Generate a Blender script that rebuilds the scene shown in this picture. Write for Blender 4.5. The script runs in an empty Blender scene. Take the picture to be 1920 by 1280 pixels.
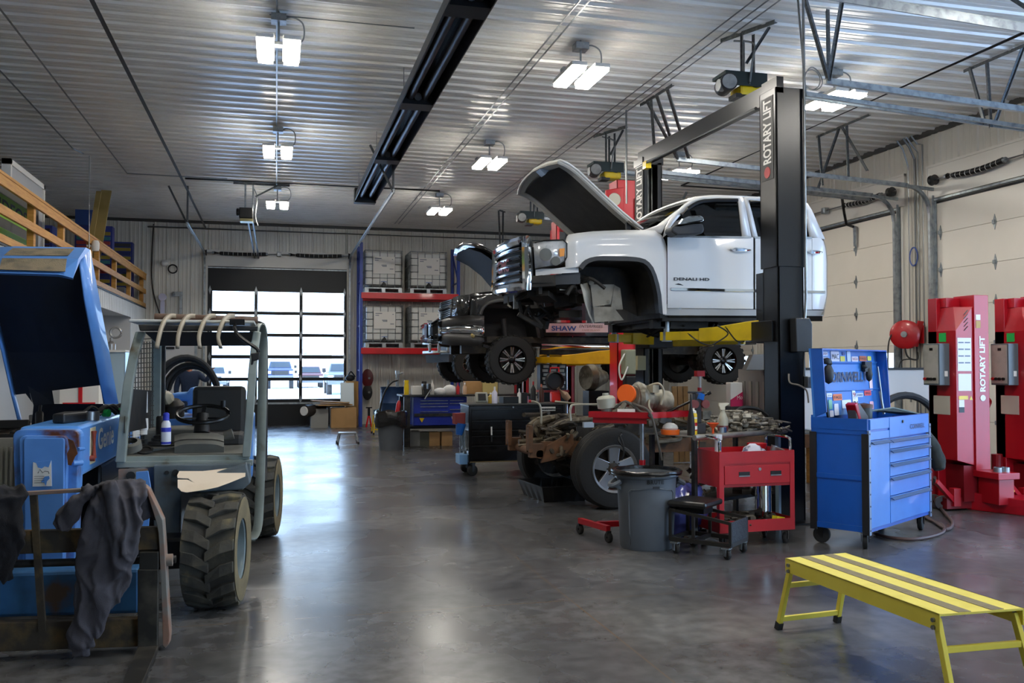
EXPO = 0.76; SKY = 5.2; LAMP = 50.0
import bpy, bmesh, math, random
from mathutils import Vector, Matrix
R = math.radians
random.seed(7)
SC = bpy.context.scene
COL = SC.collection
# ---- camera model (1920x1280 frame, focal 1700 px, eye 1.6 m); at() turns a pixel into a point on a known plane
F = 1700.0; EYE = 1.6
PIT = math.atan(47 / F); YAW = math.atan(442 * math.cos(PIT) / F)
FW = Vector((math.sin(YAW) * math.cos(PIT), math.cos(YAW) * math.cos(PIT), math.sin(PIT)))
RT = Vector((math.cos(YAW), -math.sin(YAW), 0))
UP = RT.cross(FW)
def at(u, v, X=None, Y=None, Z=None):
    d = FW + RT * ((u - 960) / F) + UP * ((640 - v) / F)
    t = X / d.x if X is not None else (Y / d.y if Y is not None else (Z - EYE) / d.z)
    p = d * t; p.z += EYE
    return p
# ---- materials
def lin(h):
    h = h.lstrip('#'); o = []
    for i in (0, 2, 4):
        c = int(h[i:i + 2], 16) / 255
        o.append(c / 12.92 if c <= .04045 else ((c + .055) / 1.055) ** 2.4)
    return (*o, 1)
MATS = {}
def mat(name, c1, rough=.5, metal=0, c2=None, sc=6, lo=.45, hi=.7, bump=0, bsc=40, emit=0, coat=0, trans=0, c3=None, alpha=1, det=5, stretch=None, rv=0):
    if name in MATS: return MATS[name]
    m = bpy.data.materials.new(name); m.use_nodes = True
    nt = m.node_tree; b = nt.nodes['Principled BSDF']; L = nt.links
    b.inputs['Base Color'].default_value = lin(c1); b.inputs['Roughness'].default_value = rough; b.inputs['Metallic'].default_value = metal
    if coat: b.inputs['Coat Weight'].default_value = coat; b.inputs['Coat Roughness'].default_value = .05
    if trans: b.inputs['Transmission Weight'].default_value = trans
    if alpha < 1: b.inputs['Alpha'].default_value = alpha
    if emit: b.inputs['Emission Color'].default_value = lin(c1); b.inputs['Emission Strength'].default_value = emit
    if c2 or bump or rv:
        tc = nt.nodes.new('ShaderNodeTexCoord'); src = tc.outputs['Object']
        if stretch:
            mp = nt.nodes.new('ShaderNodeMapping'); mp.inputs['Scale'].default_value = stretch
            L.new(src, mp.inputs['Vector']); src = mp.outputs['Vector']
    def noise(s, d=det):
        n = nt.nodes.new('ShaderNodeTexNoise'); n.inputs['Scale'].default_value = s; n.inputs['Detail'].default_value = d
        L.new(src, n.inputs['Vector']); return n
    if c2:
        n = noise(sc); r = nt.nodes.new('ShaderNodeValToRGB')
        r.color_ramp.elements[0].position = lo; r.color_ramp.elements[0].color = lin(c1)
        r.color_ramp.elements[1].position = hi; r.color_ramp.elements[1].color = lin(c2)
        if c3:
            e = r.color_ramp.elements.new(min(.99, hi + .12)); e.color = lin(c3)
        L.new(n.outputs['Fac'], r.inputs['Fac']); L.new(r.outputs['Color'], b.inputs['Base Color'])
    if rv:
        n = noise(3); mr = nt.nodes.new('ShaderNodeMapRange'); mr.inputs['To Min'].default_value = max(.03, rough - rv); mr.inputs['To Max'].default_value = rough + rv
        mr.inputs['From Min'].default_value = .3; mr.inputs['From Max'].default_value = .7
        L.new(n.outputs['Fac'], mr.inputs['Value']); L.new(mr.outputs['Result'], b.inputs['Roughness'])
    if bump:
        n = noise(bsc); bp = nt.nodes.new('ShaderNodeBump'); bp.inputs['Strength'].default_value = bump; bp.inputs['Distance'].default_value = .02
        L.new(n.outputs['Fac'], bp.inputs['Height']); L.new(bp.outputs['Normal'], b.inputs['Normal'])
    MATS[name] = m
    return m
# ---- mesh builder
def frame(d, up=(0, 0, 1)):
    d = Vector(d).normalized(); up = Vector(up)
    if abs(d.dot(up)) > .98: up = Vector((1, 0, 0)) if abs(d.x) < .9 else Vector((0, 1, 0))
    a = d.cross(up).normalized(); return a, a.cross(d).normalized(), d
class MB:
    def __init__(s): s.v = []; s.f = []
    def raw(s, vs, fs):
        o = len(s.v); s.v += [Vector(p) for p in vs]; s.f += [[i + o for i in f] for f in fs]; return s
    def bx(s, x0, x1, y0, y1, z0, z1):
        return s.raw([(x, y, z) for z in (z0, z1) for y in (y0, y1) for x in (x0, x1)],
                     [(0, 2, 3, 1), (4, 5, 7, 6), (0, 1, 5, 4), (2, 6, 7, 3), (0, 4, 6, 2), (1, 3, 7, 5)])
    def box(s, c, sz, rz=0, ry=0, rx=0):
        m = Matrix.Translation(c) @ Matrix.Rotation(rz, 4, 'Z') @ Matrix.Rotation(ry, 4, 'Y') @ Matrix.Rotation(rx, 4, 'X')
        h = [q / 2 for q in sz]
        return s.raw([m @ Vector((x * h[0], y * h[1], z * h[2])) for z in (-1, 1) for y in (-1, 1) for x in (-1, 1)],
                     [(0, 2, 3, 1), (4, 5, 7, 6), (0, 1, 5, 4), (2, 6, 7, 3), (0, 4, 6, 2), (1, 3, 7, 5)])
    def bar(s, p0, p1, w, h, up=(0, 0, 1)):
        p0 = Vector(p0); p1 = Vector(p1); a, b, d = frame(p1 - p0, up); a = a * w / 2; b = b * h / 2
        return s.raw([p0 - a - b, p0 + a - b, p0 + a + b, p0 - a + b, p1 - a - b, p1 + a - b, p1 + a + b, p1 - a + b],
                     [(0, 3, 2, 1), (4, 5, 6, 7), (0, 1, 5, 4), (1, 2, 6, 5), (2, 3, 7, 6), (3, 0, 4, 7)])
    def cyl(s, p0, p1, r, r2=None, n=14, cap=True):
        r2 = r if r2 is None else r2
        p0 = Vector(p0); p1 = Vector(p1); a, b, d = frame(p1 - p0)
        vs = []
        for p, q in ((p0, r), (p1, r2)):
            vs += [p + (a * math.cos(t) + b * math.sin(t)) * q for t in (2 * math.pi * i / n for i in range(n))]
        fs = [(i, (i + 1) % n, n + (i + 1) % n, n + i) for i in range(n)]
        if cap: fs += [tuple(range(n - 1, -1, -1)), tuple(range(n, 2 * n))]
        return s.raw(vs, fs)
    def tube(s, pts, r, n=8, cap=True, closed=False):
        pts = [Vector(p) for p in pts]; N = len(pts); vs = []; pa = None
        for i, p in enumerate(pts):
            if closed: d = pts[(i + 1) % N] - pts[i - 1]
            else: d = pts[min(i + 1, N - 1)] - pts[max(i - 1, 0)]
            d.normalize()
            if pa is None: a, b, _ = frame(d)
            else:
                a = pa - d * pa.dot(d)
                a = a.normalized() if a.length > 1e-6 else frame(d)[0]
                b = d.cross(a)
            pa = a; q = r[i] if isinstance(r, (list, tuple)) else r
            vs += [p + (a * math.cos(t) + b * math.sin(t)) * q for t in (2 * math.pi * k / n for k in range(n))]
        fs = []
        for i in range(N if closed else N - 1):
            j = (i + 1) % N
            fs += [(i * n + k, i * n + (k + 1) % n, j * n + (k + 1) % n, j * n + k) for k in range(n)]
        if cap and not closed: fs += [tuple(range(n - 1, -1, -1)), tuple((N - 1) * n + k for k in range(n))]
        return s.raw(vs, fs)
    def lathe(s, o, prof, axis=(0, 0, 1), n=24, closed=False, ang=None):
        o = Vector(o); a, b, d = frame(axis); vs = []; N = len(prof)
        for r, h in prof:
            vs += [o + d * h + (a * math.cos(t) + b * math.sin(t)) * max(r, 1e-4) for t in (2 * math.pi * k / n for k in range(n))]
        fs = []
        for i in range(N if closed else N - 1):
            j = (i + 1) % N
            fs += [(i * n + k, i * n + (k + 1) % n, j * n + (k + 1) % n, j * n + k) for k in range(n)]
        return s.raw(vs, fs)
    def prism(s, pts, vec):
        pts = [Vector(p) for p in pts]; vec = Vector(vec); n = len(pts)
        return s.raw(pts + [p + vec for p in pts], [tuple(range(n - 1, -1, -1)), tuple(range(n, 2 * n))] + [(i, (i + 1) % n, n + (i + 1) % n, n + i) for i in range(n)])
    def grid(s, rows, closed=False):
        n = len(rows[0]); m = len(rows); fs = []
        for i in range(m - 1):
            for k in range(n if closed else n - 1):
                fs.append((i * n + k, i * n + (k + 1) % n, (i + 1) * n + (k + 1) % n, (i + 1) * n + k))
        return s.raw([p for r in rows for p in r], fs)
    def loft(s, rings, cap=True):
        n = len(rings[0]); o = len(s.v); s.grid(rings, True)
        if cap: s.f += [[o + k for k in range(n - 1, -1, -1)], [o + (len(rings) - 1) * n + k for k in range(n)]]
        return s
    def ball(s, c, r, n=10, sq=(1, 1, 1)):
        c = Vector(c); rings = []
        for i in range(n // 2 + 1):
            t = math.pi * i / (n // 2); q = max(math.sin(t), .001)
            rings.append([c + Vector((q * math.cos(2 * math.pi * k / n) * r * sq[0], q * math.sin(2 * math.pi * k / n) * r * sq[1], -math.cos(t) * r * sq[2])) for k in range(n)])
        return s.grid(rings, True)
    def xf(s, m):
        s.v = [m @ p for p in s.v]; return s
    def build(s, name, m, par=None, smooth=False, bev=0, solid=0, sub=0, local=False, off=0):
        off3 = Vector((0, 0, 0))
        if par is not None and not local: off3 = wloc(par)
        me = bpy.data.meshes.new(name)
        me.from_pydata([tuple(p - off3) for p in s.v], [], s.f)
        bm = bmesh.new(); bm.from_mesh(me); bmesh.ops.recalc_face_normals(bm, faces=bm.faces); bm.to_mesh(me); bm.free()
        me.materials.append(m)
        o = bpy.data.objects.new(name, me); COL.objects.link(o)
        if par is not None: o.parent = par
        if smooth:
            for p in me.polygons: p.use_smooth = True
            me.set_sharp_from_angle(angle=R(38))
        if solid:
            q = o.modifiers.new('t', 'SOLIDIFY'); q.thickness = solid; q.offset = off
        if bev:
            q = o.modifiers.new('b', 'BEVEL'); q.width = bev; q.segments = 2; q.limit_method = 'ANGLE'; q.angle_limit = R(40)
        if sub:
            q = o.modifiers.new('s', 'SUBSURF'); q.levels = sub; q.render_levels = sub
        return o
def wloc(o):
    p = Vector(o.location)
    while o.parent is not None: o = o.parent; p += Vector(o.location)
    return p
def tag(o, label, cat, group=None, kind=None):
    o['label'] = label; o['category'] = cat
    if group: o['group'] = group
    if kind: o['kind'] = kind
    return o
def thing(name, label, cat, loc=(0, 0, 0), rz=0, group=None):
    o = bpy.data.objects.new(name, None); COL.objects.link(o); o.empty_display_size = .1
    o.location = loc; o.rotation_euler = (0, 0, rz)
    return tag(o, label, cat, group)
def one(name, mb, m, label, cat, group=None, **k):
    c = Vector((sum(p.x for p in mb.v) / len(mb.v), sum(p.y for p in mb.v) / len(mb.v), min(p.z for p in mb.v)))
    mb.v = [p - c for p in mb.v]
    o = mb.build(name, m, **k); o.location = c
    return tag(o, label, cat, group)
def struct(name, mb, m, par=None, **k):
    o = mb.build(name, m, par, **k)
    if par is None: o['kind'] = 'structure'
    return o
def dup(o, loc=None, label=None, par=None, rz=None):
    c = o.copy(); COL.objects.link(c)
    if par is not None: c.parent = par
    for ch in [x for x in o.children]: dup(ch, par=c)
    if loc is not None: c.location = loc
    if rz is not None: c.rotation_euler = (0, 0, rz)
    if label: c['label'] = label
    return c
FONT = None
def text(s, name, m, par, o, right, up, h, w=None, ext=.003, bold=.0, shear=0, local=False):
    """letters standing on a surface: lower-left corner o, capital height h, total width w"""
    cu = bpy.data.curves.new('t', 'FONT'); cu.body = s; cu.size = 1; cu.extrude = 0; cu.offset = bold; cu.shear = shear; cu.resolution_u = 3
    ob = bpy.data.objects.new('t', cu); COL.objects.link(ob)
    dg = bpy.context.evaluated_depsgraph_get(); me = bpy.data.meshes.new_from_object(ob.evaluated_get(dg))
    vs = [v.co.copy() for v in me.vertices]; fs = [list(p.vertices) for p in me.polygons]
    bpy.data.objects.remove(ob); bpy.data.curves.remove(cu); bpy.data.meshes.remove(me)
    x0 = min(v.x for v in vs); x1 = max(v.x for v in vs); y0 = min(v.y for v in vs); y1 = max(v.y for v in vs)
    sy = h / (y1 - y0); sx = (w / (x1 - x0)) if w else sy
    r = Vector(right).normalized(); u = Vector(up).normalized(); n = r.cross(u); o = Vector(o)
    q = MB(); q.raw([o + r * (v.x - x0) * sx + u * (v.y - y0) * sy + n * ext for v in vs], fs)
    return q.build(name, m, par, local=local)
def arc(c, r, a0, a1, n, ax=(1, 0, 0), ay=(0, 0, 1)):
    c = Vector(c); ax = Vector(ax); ay = Vector(ay)
    return [c + ax * r * math.cos(R(a0 + (a1 - a0) * i / n)) + ay * r * math.sin(R(a0 + (a1 - a0) * i / n)) for i in range(n + 1)]
def spline(pts, n=6):
    pts = [Vector(p) for p in pts]; P = [pts[0]] + pts + [pts[-1]]; o = []
    for i in range(1, len(P) - 2):
        a, b, c, d = P[i - 1:i + 3]
        for k in range(n):
            t = k / n
            o.append(.5 * (2 * b + (c - a) * t + (2 * a - 5 * b + 4 * c - d) * t * t + (3 * b - a - 3 * c + d) * t ** 3))
    return o + [pts[-1]]
# common materials
WHITE = mat('white_paint', '#e4e2dc', .45)
BLACKM = mat('black_metal', '#0d0e10', .35, .2)
BLACKP = mat('black_plastic', '#141415', .55)
RUB = mat('rubber', '#1b1b1b', .75, bump=.15, bsc=60)
STEEL = mat('steel', '#9a9c9c', .35, .9, c2='#6f7172', sc=5)
GALV = mat('galvanised', '#a6acaf', .4, .8, c2='#7f868a', sc=12)
DKST = mat('dark_steel', '#3b3d3f', .45, .7, c2='#55504a', sc=9)
CHROME = mat('chrome', '#dfe3e6', .07, 1)
RED = mat('red_paint', '#b0101a', .35, 0, c2='#9a0c15', sc=4, coat=.3)
BLUE = mat('blue_paint', '#1c5fb4', .35, 0, c2='#1a55a5', sc=3, coat=.3)
YEL = mat('yellow_paint', '#e6c400', .4, 0, c2='#cfae00', sc=5, coat=.2)
WOOD = mat('pine', '#d29a48', .6, 0, c2='#bf8436', sc=3, stretch=(1, 1, 12), lo=.35, hi=.65)
CARD = mat('cardboard', '#b08a5c', .85, c2='#a07c50', sc=3)
GREY = mat('grey_plastic', '#5d636a', .55, c2='#555b62', sc=4)
PAPER = mat('paper', '#e8e6e0', .8)
GLASS = None
def glassmat(name, tint=(1, 1, 1, 1), fac=.08):
    m = bpy.data.materials.new(name); m.use_nodes = True; nt = m.node_tree; nt.nodes.remove(nt.nodes['Principled BSDF'])
    t = nt.nodes.new('ShaderNodeBsdfTransparent'); t.inputs[0].default_value = tint
    g = nt.nodes.new('ShaderNodeBsdfGlossy'); g.inputs['Roughness'].default_value = .03
    mx = nt.nodes.new('ShaderNodeMixShader'); lw = nt.nodes.new('ShaderNodeLayerWeight'); lw.inputs[0].default_value = .25
    mp = nt.nodes.new('ShaderNodeMapRange'); mp.inputs['To Min'].default_value = fac; mp.inputs['To Max'].default_value = .6
    L = nt.links; L.new(lw.outputs['Fresnel'], mp.inputs['Value']); L.new(mp.outputs['Result'], mx.inputs[0])
    L.new(t.outputs[0], mx.inputs[1]); L.new(g.outputs[0], mx.inputs[2]); L.new(mx.outputs[0], nt.nodes['Material Output'].inputs[0])
    return m
GLASS = glassmat('clear_glass')
DGLASS = glassmat('dark_glass', (.1, .11, .11, 1), .05)
# ================= the building: X 10.45 right wall, Y 25.5 back wall, ceiling 5.5 =================
XL, XR, YB, YF, ZC = -8.0, 10.45, 25.5, -7.0, 5.5
XM = -3.354
# floor material: sealed dark concrete, wear and saw-cut joints
def floor_mat():
    m = bpy.data.materials.new('polished_concrete'); m.use_nodes = True; nt = m.node_tree; L = nt.links; b = nt.nodes['Principled BSDF']
    tc = nt.nodes.new('ShaderNodeTexCoord'); O = tc.outputs['Object']
    def nz(s, d=6, v=None, dist=0):
        n = nt.nodes.new('ShaderNodeTexNoise'); n.inputs['Scale'].default_value = s; n.inputs['Detail'].default_value = d; n.inputs['Distortion'].default_value = dist
        L.new(v or O, n.inputs['Vector']); return n.outputs['Fac']
    def ramp(f, *st):
        r = nt.nodes.new('ShaderNodeValToRGB'); e = r.color_ramp.elements
        e[0].position = st[0][0]; e[0].color = lin(st[0][1]); e[1].position = st[-1][0]; e[1].color = lin(st[-1][1])
        for p, c in st[1:-1]:
            q = e.new(p); q.color = lin(c)
        L.new(f, r.inputs[0]); return r.outputs[0]
    def mix(a, b_, f, mode='MIX'):
        x = nt.nodes.new('ShaderNodeMix'); x.data_type = 'RGBA'; x.blend_type = mode
        L.new(a, x.inputs[6]); L.new(b_, x.inputs[7])
        if isinstance(f, float): x.inputs[0].default_value = f
        else: L.new(f, x.inputs[0])
        return x.outputs[2]
    base = ramp(nz(.6, 4, None, .3), (.3, '#48494c'), (.5, '#606061'), (.7, '#7b7975'))
    fine = ramp(nz(9, 10), (.35, '#808080'), (.65, '#f4f4f4'))
    c = mix(base, fine, .6, 'MULTIPLY')
    st = ramp(nz(1.3, 6, None, .4), (.45, '#ffffff'), (.8, '#6b5f55'))
    c = mix(c, st, .45, 'MULTIPLY')
    sp = nt.nodes.new('ShaderNodeSeparateXYZ'); L.new(O, sp.inputs[0])
    def mth(op, a, b_=None):
        q = nt.nodes.new('ShaderNodeMath'); q.operation = op
        for i, x in enumerate((a, b_)):
            if x is None: continue
            if isinstance(x, (int, float)): q.inputs[i].default_value = x
            else: L.new(x, q.inputs[i])
        return q.outputs[0]
    def joint(ax, at0, pitch):
        t = mth('ABSOLUTE', mth('SUBTRACT', mth('FRACT', mth('ADD', mth('DIVIDE', mth('SUBTRACT', ax, at0), pitch), 100.5)), .5))
        return mth('LESS_THAN', t, .006 / pitch)
    j = mth('MAXIMUM', joint(sp.outputs[0], JX, 3.6), joint(sp.outputs[1], JY, 2.55))
    dk = nt.nodes.new('ShaderNodeRGB'); dk.outputs[0].default_value = lin('#6b5843')
    c = mix(c, dk.outputs[0], mth('MULTIPLY', j, .75))
    L.new(c, b.inputs['Base Color'])
    rg = nt.nodes.new('ShaderNodeMapRange'); rg.inputs['From Min'].default_value = .3; rg.inputs['From Max'].default_value = .7
    rg.inputs['To Min'].default_value = .20; rg.inputs['To Max'].default_value = .34
    L.new(nz(.9, 3, None, .2), rg.inputs[0]); L.new(rg.outputs[0], b.inputs['Roughness'])
    b.inputs['IOR'].default_value = 1.45
    bp = nt.nodes.new('ShaderNodeBump'); bp.inputs['Strength'].default_value = .03; bp.inputs['Distance'].default_value = .008
    L.new(nz(3, 3), bp.inputs['Height']); L.new(bp.outputs[0], b.inputs['Normal'])
    return m
JX = at(900, 990, Z=0).x; JY = at(540, 1161, Z=0).y
fl = MB(); fl.bx(XL - .2, XR + .2, YF - .2, YB + .2, -.2, 0)
struct('floor', fl, floor_mat())
CEILM = mat('ceiling_steel', '#e2dfd7', .3, .1, c2='#d6d3cb', sc=1.5)
WALLM = mat('wall_steel', '#d3d0c6', .4, .15, c2='#c9c6bc', sc=1.2)
def ribbed(o, r, u, n, W, H, pitch=.305, dep=.028, start=0):
    """a sheet of ribbed steel: o corner, r across the ribs, u along them, n towards the room"""
    o = Vector(o); r = Vector(r); u = Vector(u); n = Vector(n); xs = [(0, 0)]; x = start
    while x < W:
        for dx, h in ((-.034, 0), (-.016, 1), (.016, 1), (.034, 0), (pitch / 3 - .02, 0), (pitch / 3 - .008, .22), (pitch / 3 + .008, .22), (pitch / 3 + .02, 0), (2 * pitch / 3 - .02, 0), (2 * pitch / 3 - .008, .22), (2 * pitch / 3 + .008, .22), (2 * pitch / 3 + .02, 0)):
            if 0 < x + dx < W: xs.append((x + dx, h))
        x += pitch
    xs.append((W, 0)); q = MB()
    a = [o + r * x + n * h * dep for x, h in xs]
    q.grid([a, [p + u * H for p in a]]); return q
cq = ribbed((XL, YF, ZC), (0, 1, 0), (1, 0, 0), (0, 0, -1), YB - YF, XR - XL, .31)
cq.bx(XL - .2, XR + .2, YF - .2, YB + .2, ZC + .02, ZC + .2)
struct('ceiling', cq, CEILM)
# back wall with the big glazed door's opening
D1L, D1R, D1T = -1.79, 1.88, 4.29
q = ribbed((XL, YB, 0), (1, 0, 0), (0, 0, 1), (0, -1, 0), D1L - XL, ZC)
q2 = ribbed((D1R, YB, 0), (1, 0, 0), (0, 0, 1), (0, -1, 0), XR - D1R, ZC); q.raw(q2.v, q2.f)
q2 = ribbed((D1L, YB, 4.73), (1, 0, 0), (0, 0, 1), (0, -1, 0), D1R - D1L, ZC - 4.73); q.raw(q2.v, q2.f)
q.bx(XL - .2, D1L, YB + .02, YB + .2, 0, ZC); q.bx(D1R, XR + .2, YB + .02, YB + .2, 0, ZC); q.bx(D1L, D1R, YB + .02, YB + .2, D1T, ZC)
struct('wall_back', q, WALLM)
q = MB(); q.bx(D1L - .05, D1R + .05, YB - .05, YB - .005, D1T, 4.73); struct('trim_1', q, mat('header_steel', '#c4c2bb', .4, .2))
q = MB(); q.bx(D1L - .12, D1L, YB - .05, YB + .1, 0, D1T); q.bx(D1R, D1R + .12, YB - .05, YB + .1, 0, D1T); struct('trim_2', q, WALLM)
q = MB(); q.bx(XL, XR, YB - .06, YB - .004, 5.42, 5.5); q.bx(XR - .06, XR - .004, YF, YB, 5.42, 5.5); struct('trim_3', q, mat('eave_trim', '#4a4a48', .5, .3))
# back door: seven sections, five glazed rows of three lights
d1 = bpy.data.objects.new('door_1', None); COL.objects.link(d1); d1['kind'] = 'structure'; d1.location = (0, YB, 0)
DBK = mat('door_black', '#131416', .4, .3)
rows = [at(500, v, Y=YB).z for v in (547, 584, 590, 625, 631, 665.5, 672, 707.5, 713.5, 748)]
q = MB(); yy0, yy1 = YB - .03, YB + .03
q.bx(D1L, D1R, yy0, yy1, rows[0], D1T); q.bx(D1L, D1R, yy0, yy1, 0, rows[9])
for k in (1, 3, 5, 7): q.bx(D1L, D1R, yy0, yy1, rows[k + 1], rows[k])
cx = [D1L, D1L + .11, -.48 - .02, -.36, .67, .80, D1R - .11, D1R]
cx = [at(u, 640, Y=YB).x for u in (388, 397.5, 476.5, 482.5, 561, 567, 644.5, 651)]
for k in (0, 2, 4, 6): q.bx(cx[k], cx[k + 1], yy0 - .01, yy1, rows[9], rows[0])
q.build('door_frame', DBK, d1)
q = MB()
for k in range(5):
    for c in (1, 3, 5): q.bx(cx[c], cx[c + 1], YB + .005, YB + .012, rows[2 * k + 1], rows[2 * k])
q.build('glazing', GLASS, d1)
q = MB()
for k in range(6):
    z = (rows[0] + .02) if k == 0 else (rows[9] - .02 if k == 5 else (rows[2 * k - 1] + rows[2 * k]) / 2)
    for x in (D1L + .06, (cx[2] + cx[3]) / 2, (cx[4] + cx[5]) / 2, D1R - .06):
        q.prism([(x - .035, YB - .05, z), (x, YB - .05, z - .12), (x + .035, YB - .05, z), (x, YB - .05, z + .12)], (0, .02, 0))
q.build('hinge', GALV, d1)
q = MB(); q.bx(D1L, D1R, yy0 - .02, yy0, D1T - .05, D1T - .02); q.bx(D1L, D1R, yy0 - .02, yy0, rows[9] - .14, rows[9] - .09); q.build('door_strut', GALV, d1)
# walls never or barely seen: left, front (with an unseen opening added to let daylight in)
q = MB(); q.bx(XL - .2, XL, YF, YB, 0, ZC); struct('wall_left', q, WALLM)
q = MB(); q.bx(XL, 5.2, YF - .2, YF, 0, ZC); q.bx(9.0, XR, YF - .2, YF, 0, ZC)
q.bx(5.2, 9.0, YF - .2, YF, 4.0, ZC)
struct('wall_front', q, WALLM)
# right wall: two doors in view and the next one nearer
WD = [(3.4, 7.5), (8.5, 12.57), (13.45, 17.52), (18.4, 22.5)]
q = MB(); y = YF
for a, b in WD + [(YB, YB)]:
    w = ribbed((XR, a, 0), (0, -1, 0), (0, 0, 1), (-1, 0, 0), a - y, ZC, .4 if a - y < 1 else .41, .024, .03); q.raw(w.v, w.f); q.bx(XR + .02, XR + .2, y, a, 0, ZC)
    if a != b:
        w = ribbed((XR, b, 4.9), (0, -1, 0), (0, 0, 1), (-1, 0, 0), b - a, ZC - 4.9, .41, .024, .1); q.raw(w.v, w.f); q.bx(XR + .02, XR + .2, a, b, 4.36, ZC)
    y = b
struct('wall_right', q, WALLM)
q = MB()
for a, b in WD:
    q.bx(XR - .04, XR, a - .14, b + .14, 4.36, 4.88)
    q.bx(XR - .055, XR, a - .17, b + .17, 4.87, 4.91)
    q.bx(XR - .05, XR, a - .17, a - .14, 4.36, 4.9); q.bx(XR - .05, XR, b + .14, b + .17, 4.36, 4.9)
struct('trim_4', q, mat('header_white', '#dddad2', .38, .1))
DWH = mat('door_white', '#ece6da', .42, 0, c2='#e6e0d3', sc=1)
for i, (a, b) in enumerate(WD):
    d = bpy.data.objects.new('door_%d' % (i + 2), None); COL.objects.link(d); d['kind'] = 'structure'; d.location = (XR, (a + b) / 2, 0)
    q = MB(); z0 = 0.0
    for k in range(8):
        z1 = min(4.36, .155 + .6035 * k) if k else .155
        wins = []
        if k == 3: wins = [(a + .22, a + .78), (a + 1.25, a + 1.81), (b - 1.81, b - 1.25), (b - .78, b - .22)]
        zz0, zz1 = z0 + .003, z1 - .003
        if not wins: q.bx(XR, XR + .05, a, b, zz0, zz1)
        else:
            q.bx(XR, XR + .05, a, b, zz0, 1.5); q.bx(XR, XR + .05, a, b, 1.84, zz1); yy = a
            for w0, w1 in wins: q.bx(XR, XR + .05, yy, w0, 1.5, 1.84); yy = w1
            q.bx(XR, XR + .05, yy, b, 1.5, 1.84)
        z0 = z1
    q.bx(XR + .035, XR + .05, a, b, 1.84, 4.36); q.bx(XR + .035, XR + .05, a, b, 0, 1.5)
    if i == 0: continue  # the nearest door, beyond the frame, stands open
    q.build('door_leaf', DWH, d)
    q = MB()
    for w0, w1 in wins or [(a + .22, a + .78), (a + 1.25, a + 1.81), (b - 1.81, b - 1.25), (b - .78, b - .22)]: q.bx(XR + .02, XR + .028, w0, w1, 1.5, 1.84)
    q.build('glazing', GLASS, d)
    q = MB()
    for k in range(1, 7):
        z = .155 + .6035 * k
        for y in (a + .1, a + 1.25, b - 1.25, b - .1):
            q.prism([(XR - .012, y - .035, z), (XR - .012, y, z - .12), (XR - .012, y + .035, z), (XR - .012, y, z + .12)], (.02, 0, 0)); q.bx(XR - .04, XR - .01, y - .02, y + .02, z - .03, z + .03)
    q.build('hinge', GALV, d)
    q = MB(); q.bx(XR - .05, XR, a, b, 4.31, 4.345); q.build('door_strut', GALV, d)
    q = MB(); q.bx(XR - .012, XR + .02, a, b, 4.265, 4.3); q.build('weather_seal', BLACKP, d)
# ---- mezzanine on the left
MWH = mat('mezz_white', '#d8d6cf', .5, c2='#cfccc4', sc=2)
q = ribbed((XM, YB, 2.77), (0, -1, 0), (0, 0, 1), (1, 0, 0), YB - 8, .36, .2, .015, .05)
q.bx(XL, XM - .01, 8, YB, 2.8, 3.12); w = ribbed((XM, YB, 0), (0, -1, 0), (0, 0, 1), (1, 0, 0), YB - 23.09, 2.77, .2, .015, .05); q.raw(w.v, w.f)
struct('wall_mezzanine', q, MWH)
q = MB(); q.bx(XM - 1.9, XM - 1.8, 8, 23.09, 0, 2.8); q.bx(XM - 1.9, XM, 23.09, 23.2, 0, 2.8); struct('wall_alcove', q, mat('drywall', '#c9c9c8', .7))
q = MB(); q.bx(XM - .03, XM + .03, 8, YB, 3.12, 3.145); struct('trim_5', q, mat('flashing', '#2c2c2a', .6))
rl = thing('wooden_railing', 'pale pine two-rail guard railing along the edge of the raised storage deck', 'railing', (XM, 17, 3.145))
q = MB()
for y in [8.6, 10.4, 12.4, 14.25, 16.1, 18.4, 19.15, 21.1, 23.1, 25.2]:
    p = MB(); p.bx(XM - .1, XM - .01, y - .06, y + .06, 3.145, 4.0); p.build('post', WOOD, rl, bev=.004)
for nm, z0, z1, x0, x1 in (('top_rail', 3.86, 3.99, XM, XM + .04), ('cap_board', 3.99, 4.03, XM - .12, XM + .05), ('middle_rail', 3.50, 3.62, XM, XM + .04), ('bottom_rail', 3.15, 3.25, XM, XM + .04)):
    p = MB(); p.bx(x0, x1, 8.4, 25.35, z0, z1); p.build(nm, WOOD, rl, bev=.004)
# ---- camera, world, exposure
cam = bpy.data.cameras.new('camera'); co = bpy.data.objects.new('camera', cam); COL.objects.link(co)
co.matrix_world = Matrix.Translation((0, 0, EYE)) @ Matrix((RT, UP, -FW)).transposed().to_4x4()
cam.sensor_fit = 'HORIZONTAL'; cam.sensor_width = 36; cam.lens = 36 * F / 1920; cam.clip_start = .05; cam.clip_end = 400
SC.camera = co
SC.view_settings.view_transform = 'Standard'; SC.view_settings.look = 'None'; SC.view_settings.gamma = 1; SC.view_settings.use_curve_mapping = False
SC.view_settings.exposure = EXPO
w = bpy.data.worlds.new('sky'); SC.world = w; w.use_nodes = True; nt = w.node_tree; bg = nt.nodes['Background']
tc = nt.nodes.new('ShaderNodeTexCoord'); sp = nt.nodes.new('ShaderNodeSeparateXYZ'); rp = nt.nodes.new('ShaderNodeValToRGB')
rp.color_ramp.elements[0].position = .0; rp.color_ramp.elements[0].color = (.55, .76, 1, 1); rp.color_ramp.elements[1].position = .6; rp.color_ramp.elements[1].color = (.3, .55, 1, 1)
nt.links.new(tc.outputs['Generated'], sp.inputs[0]); nt.links.new(sp.outputs[2], rp.inputs[0]); nt.links.new(rp.outputs[0], bg.inputs[0])
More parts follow.
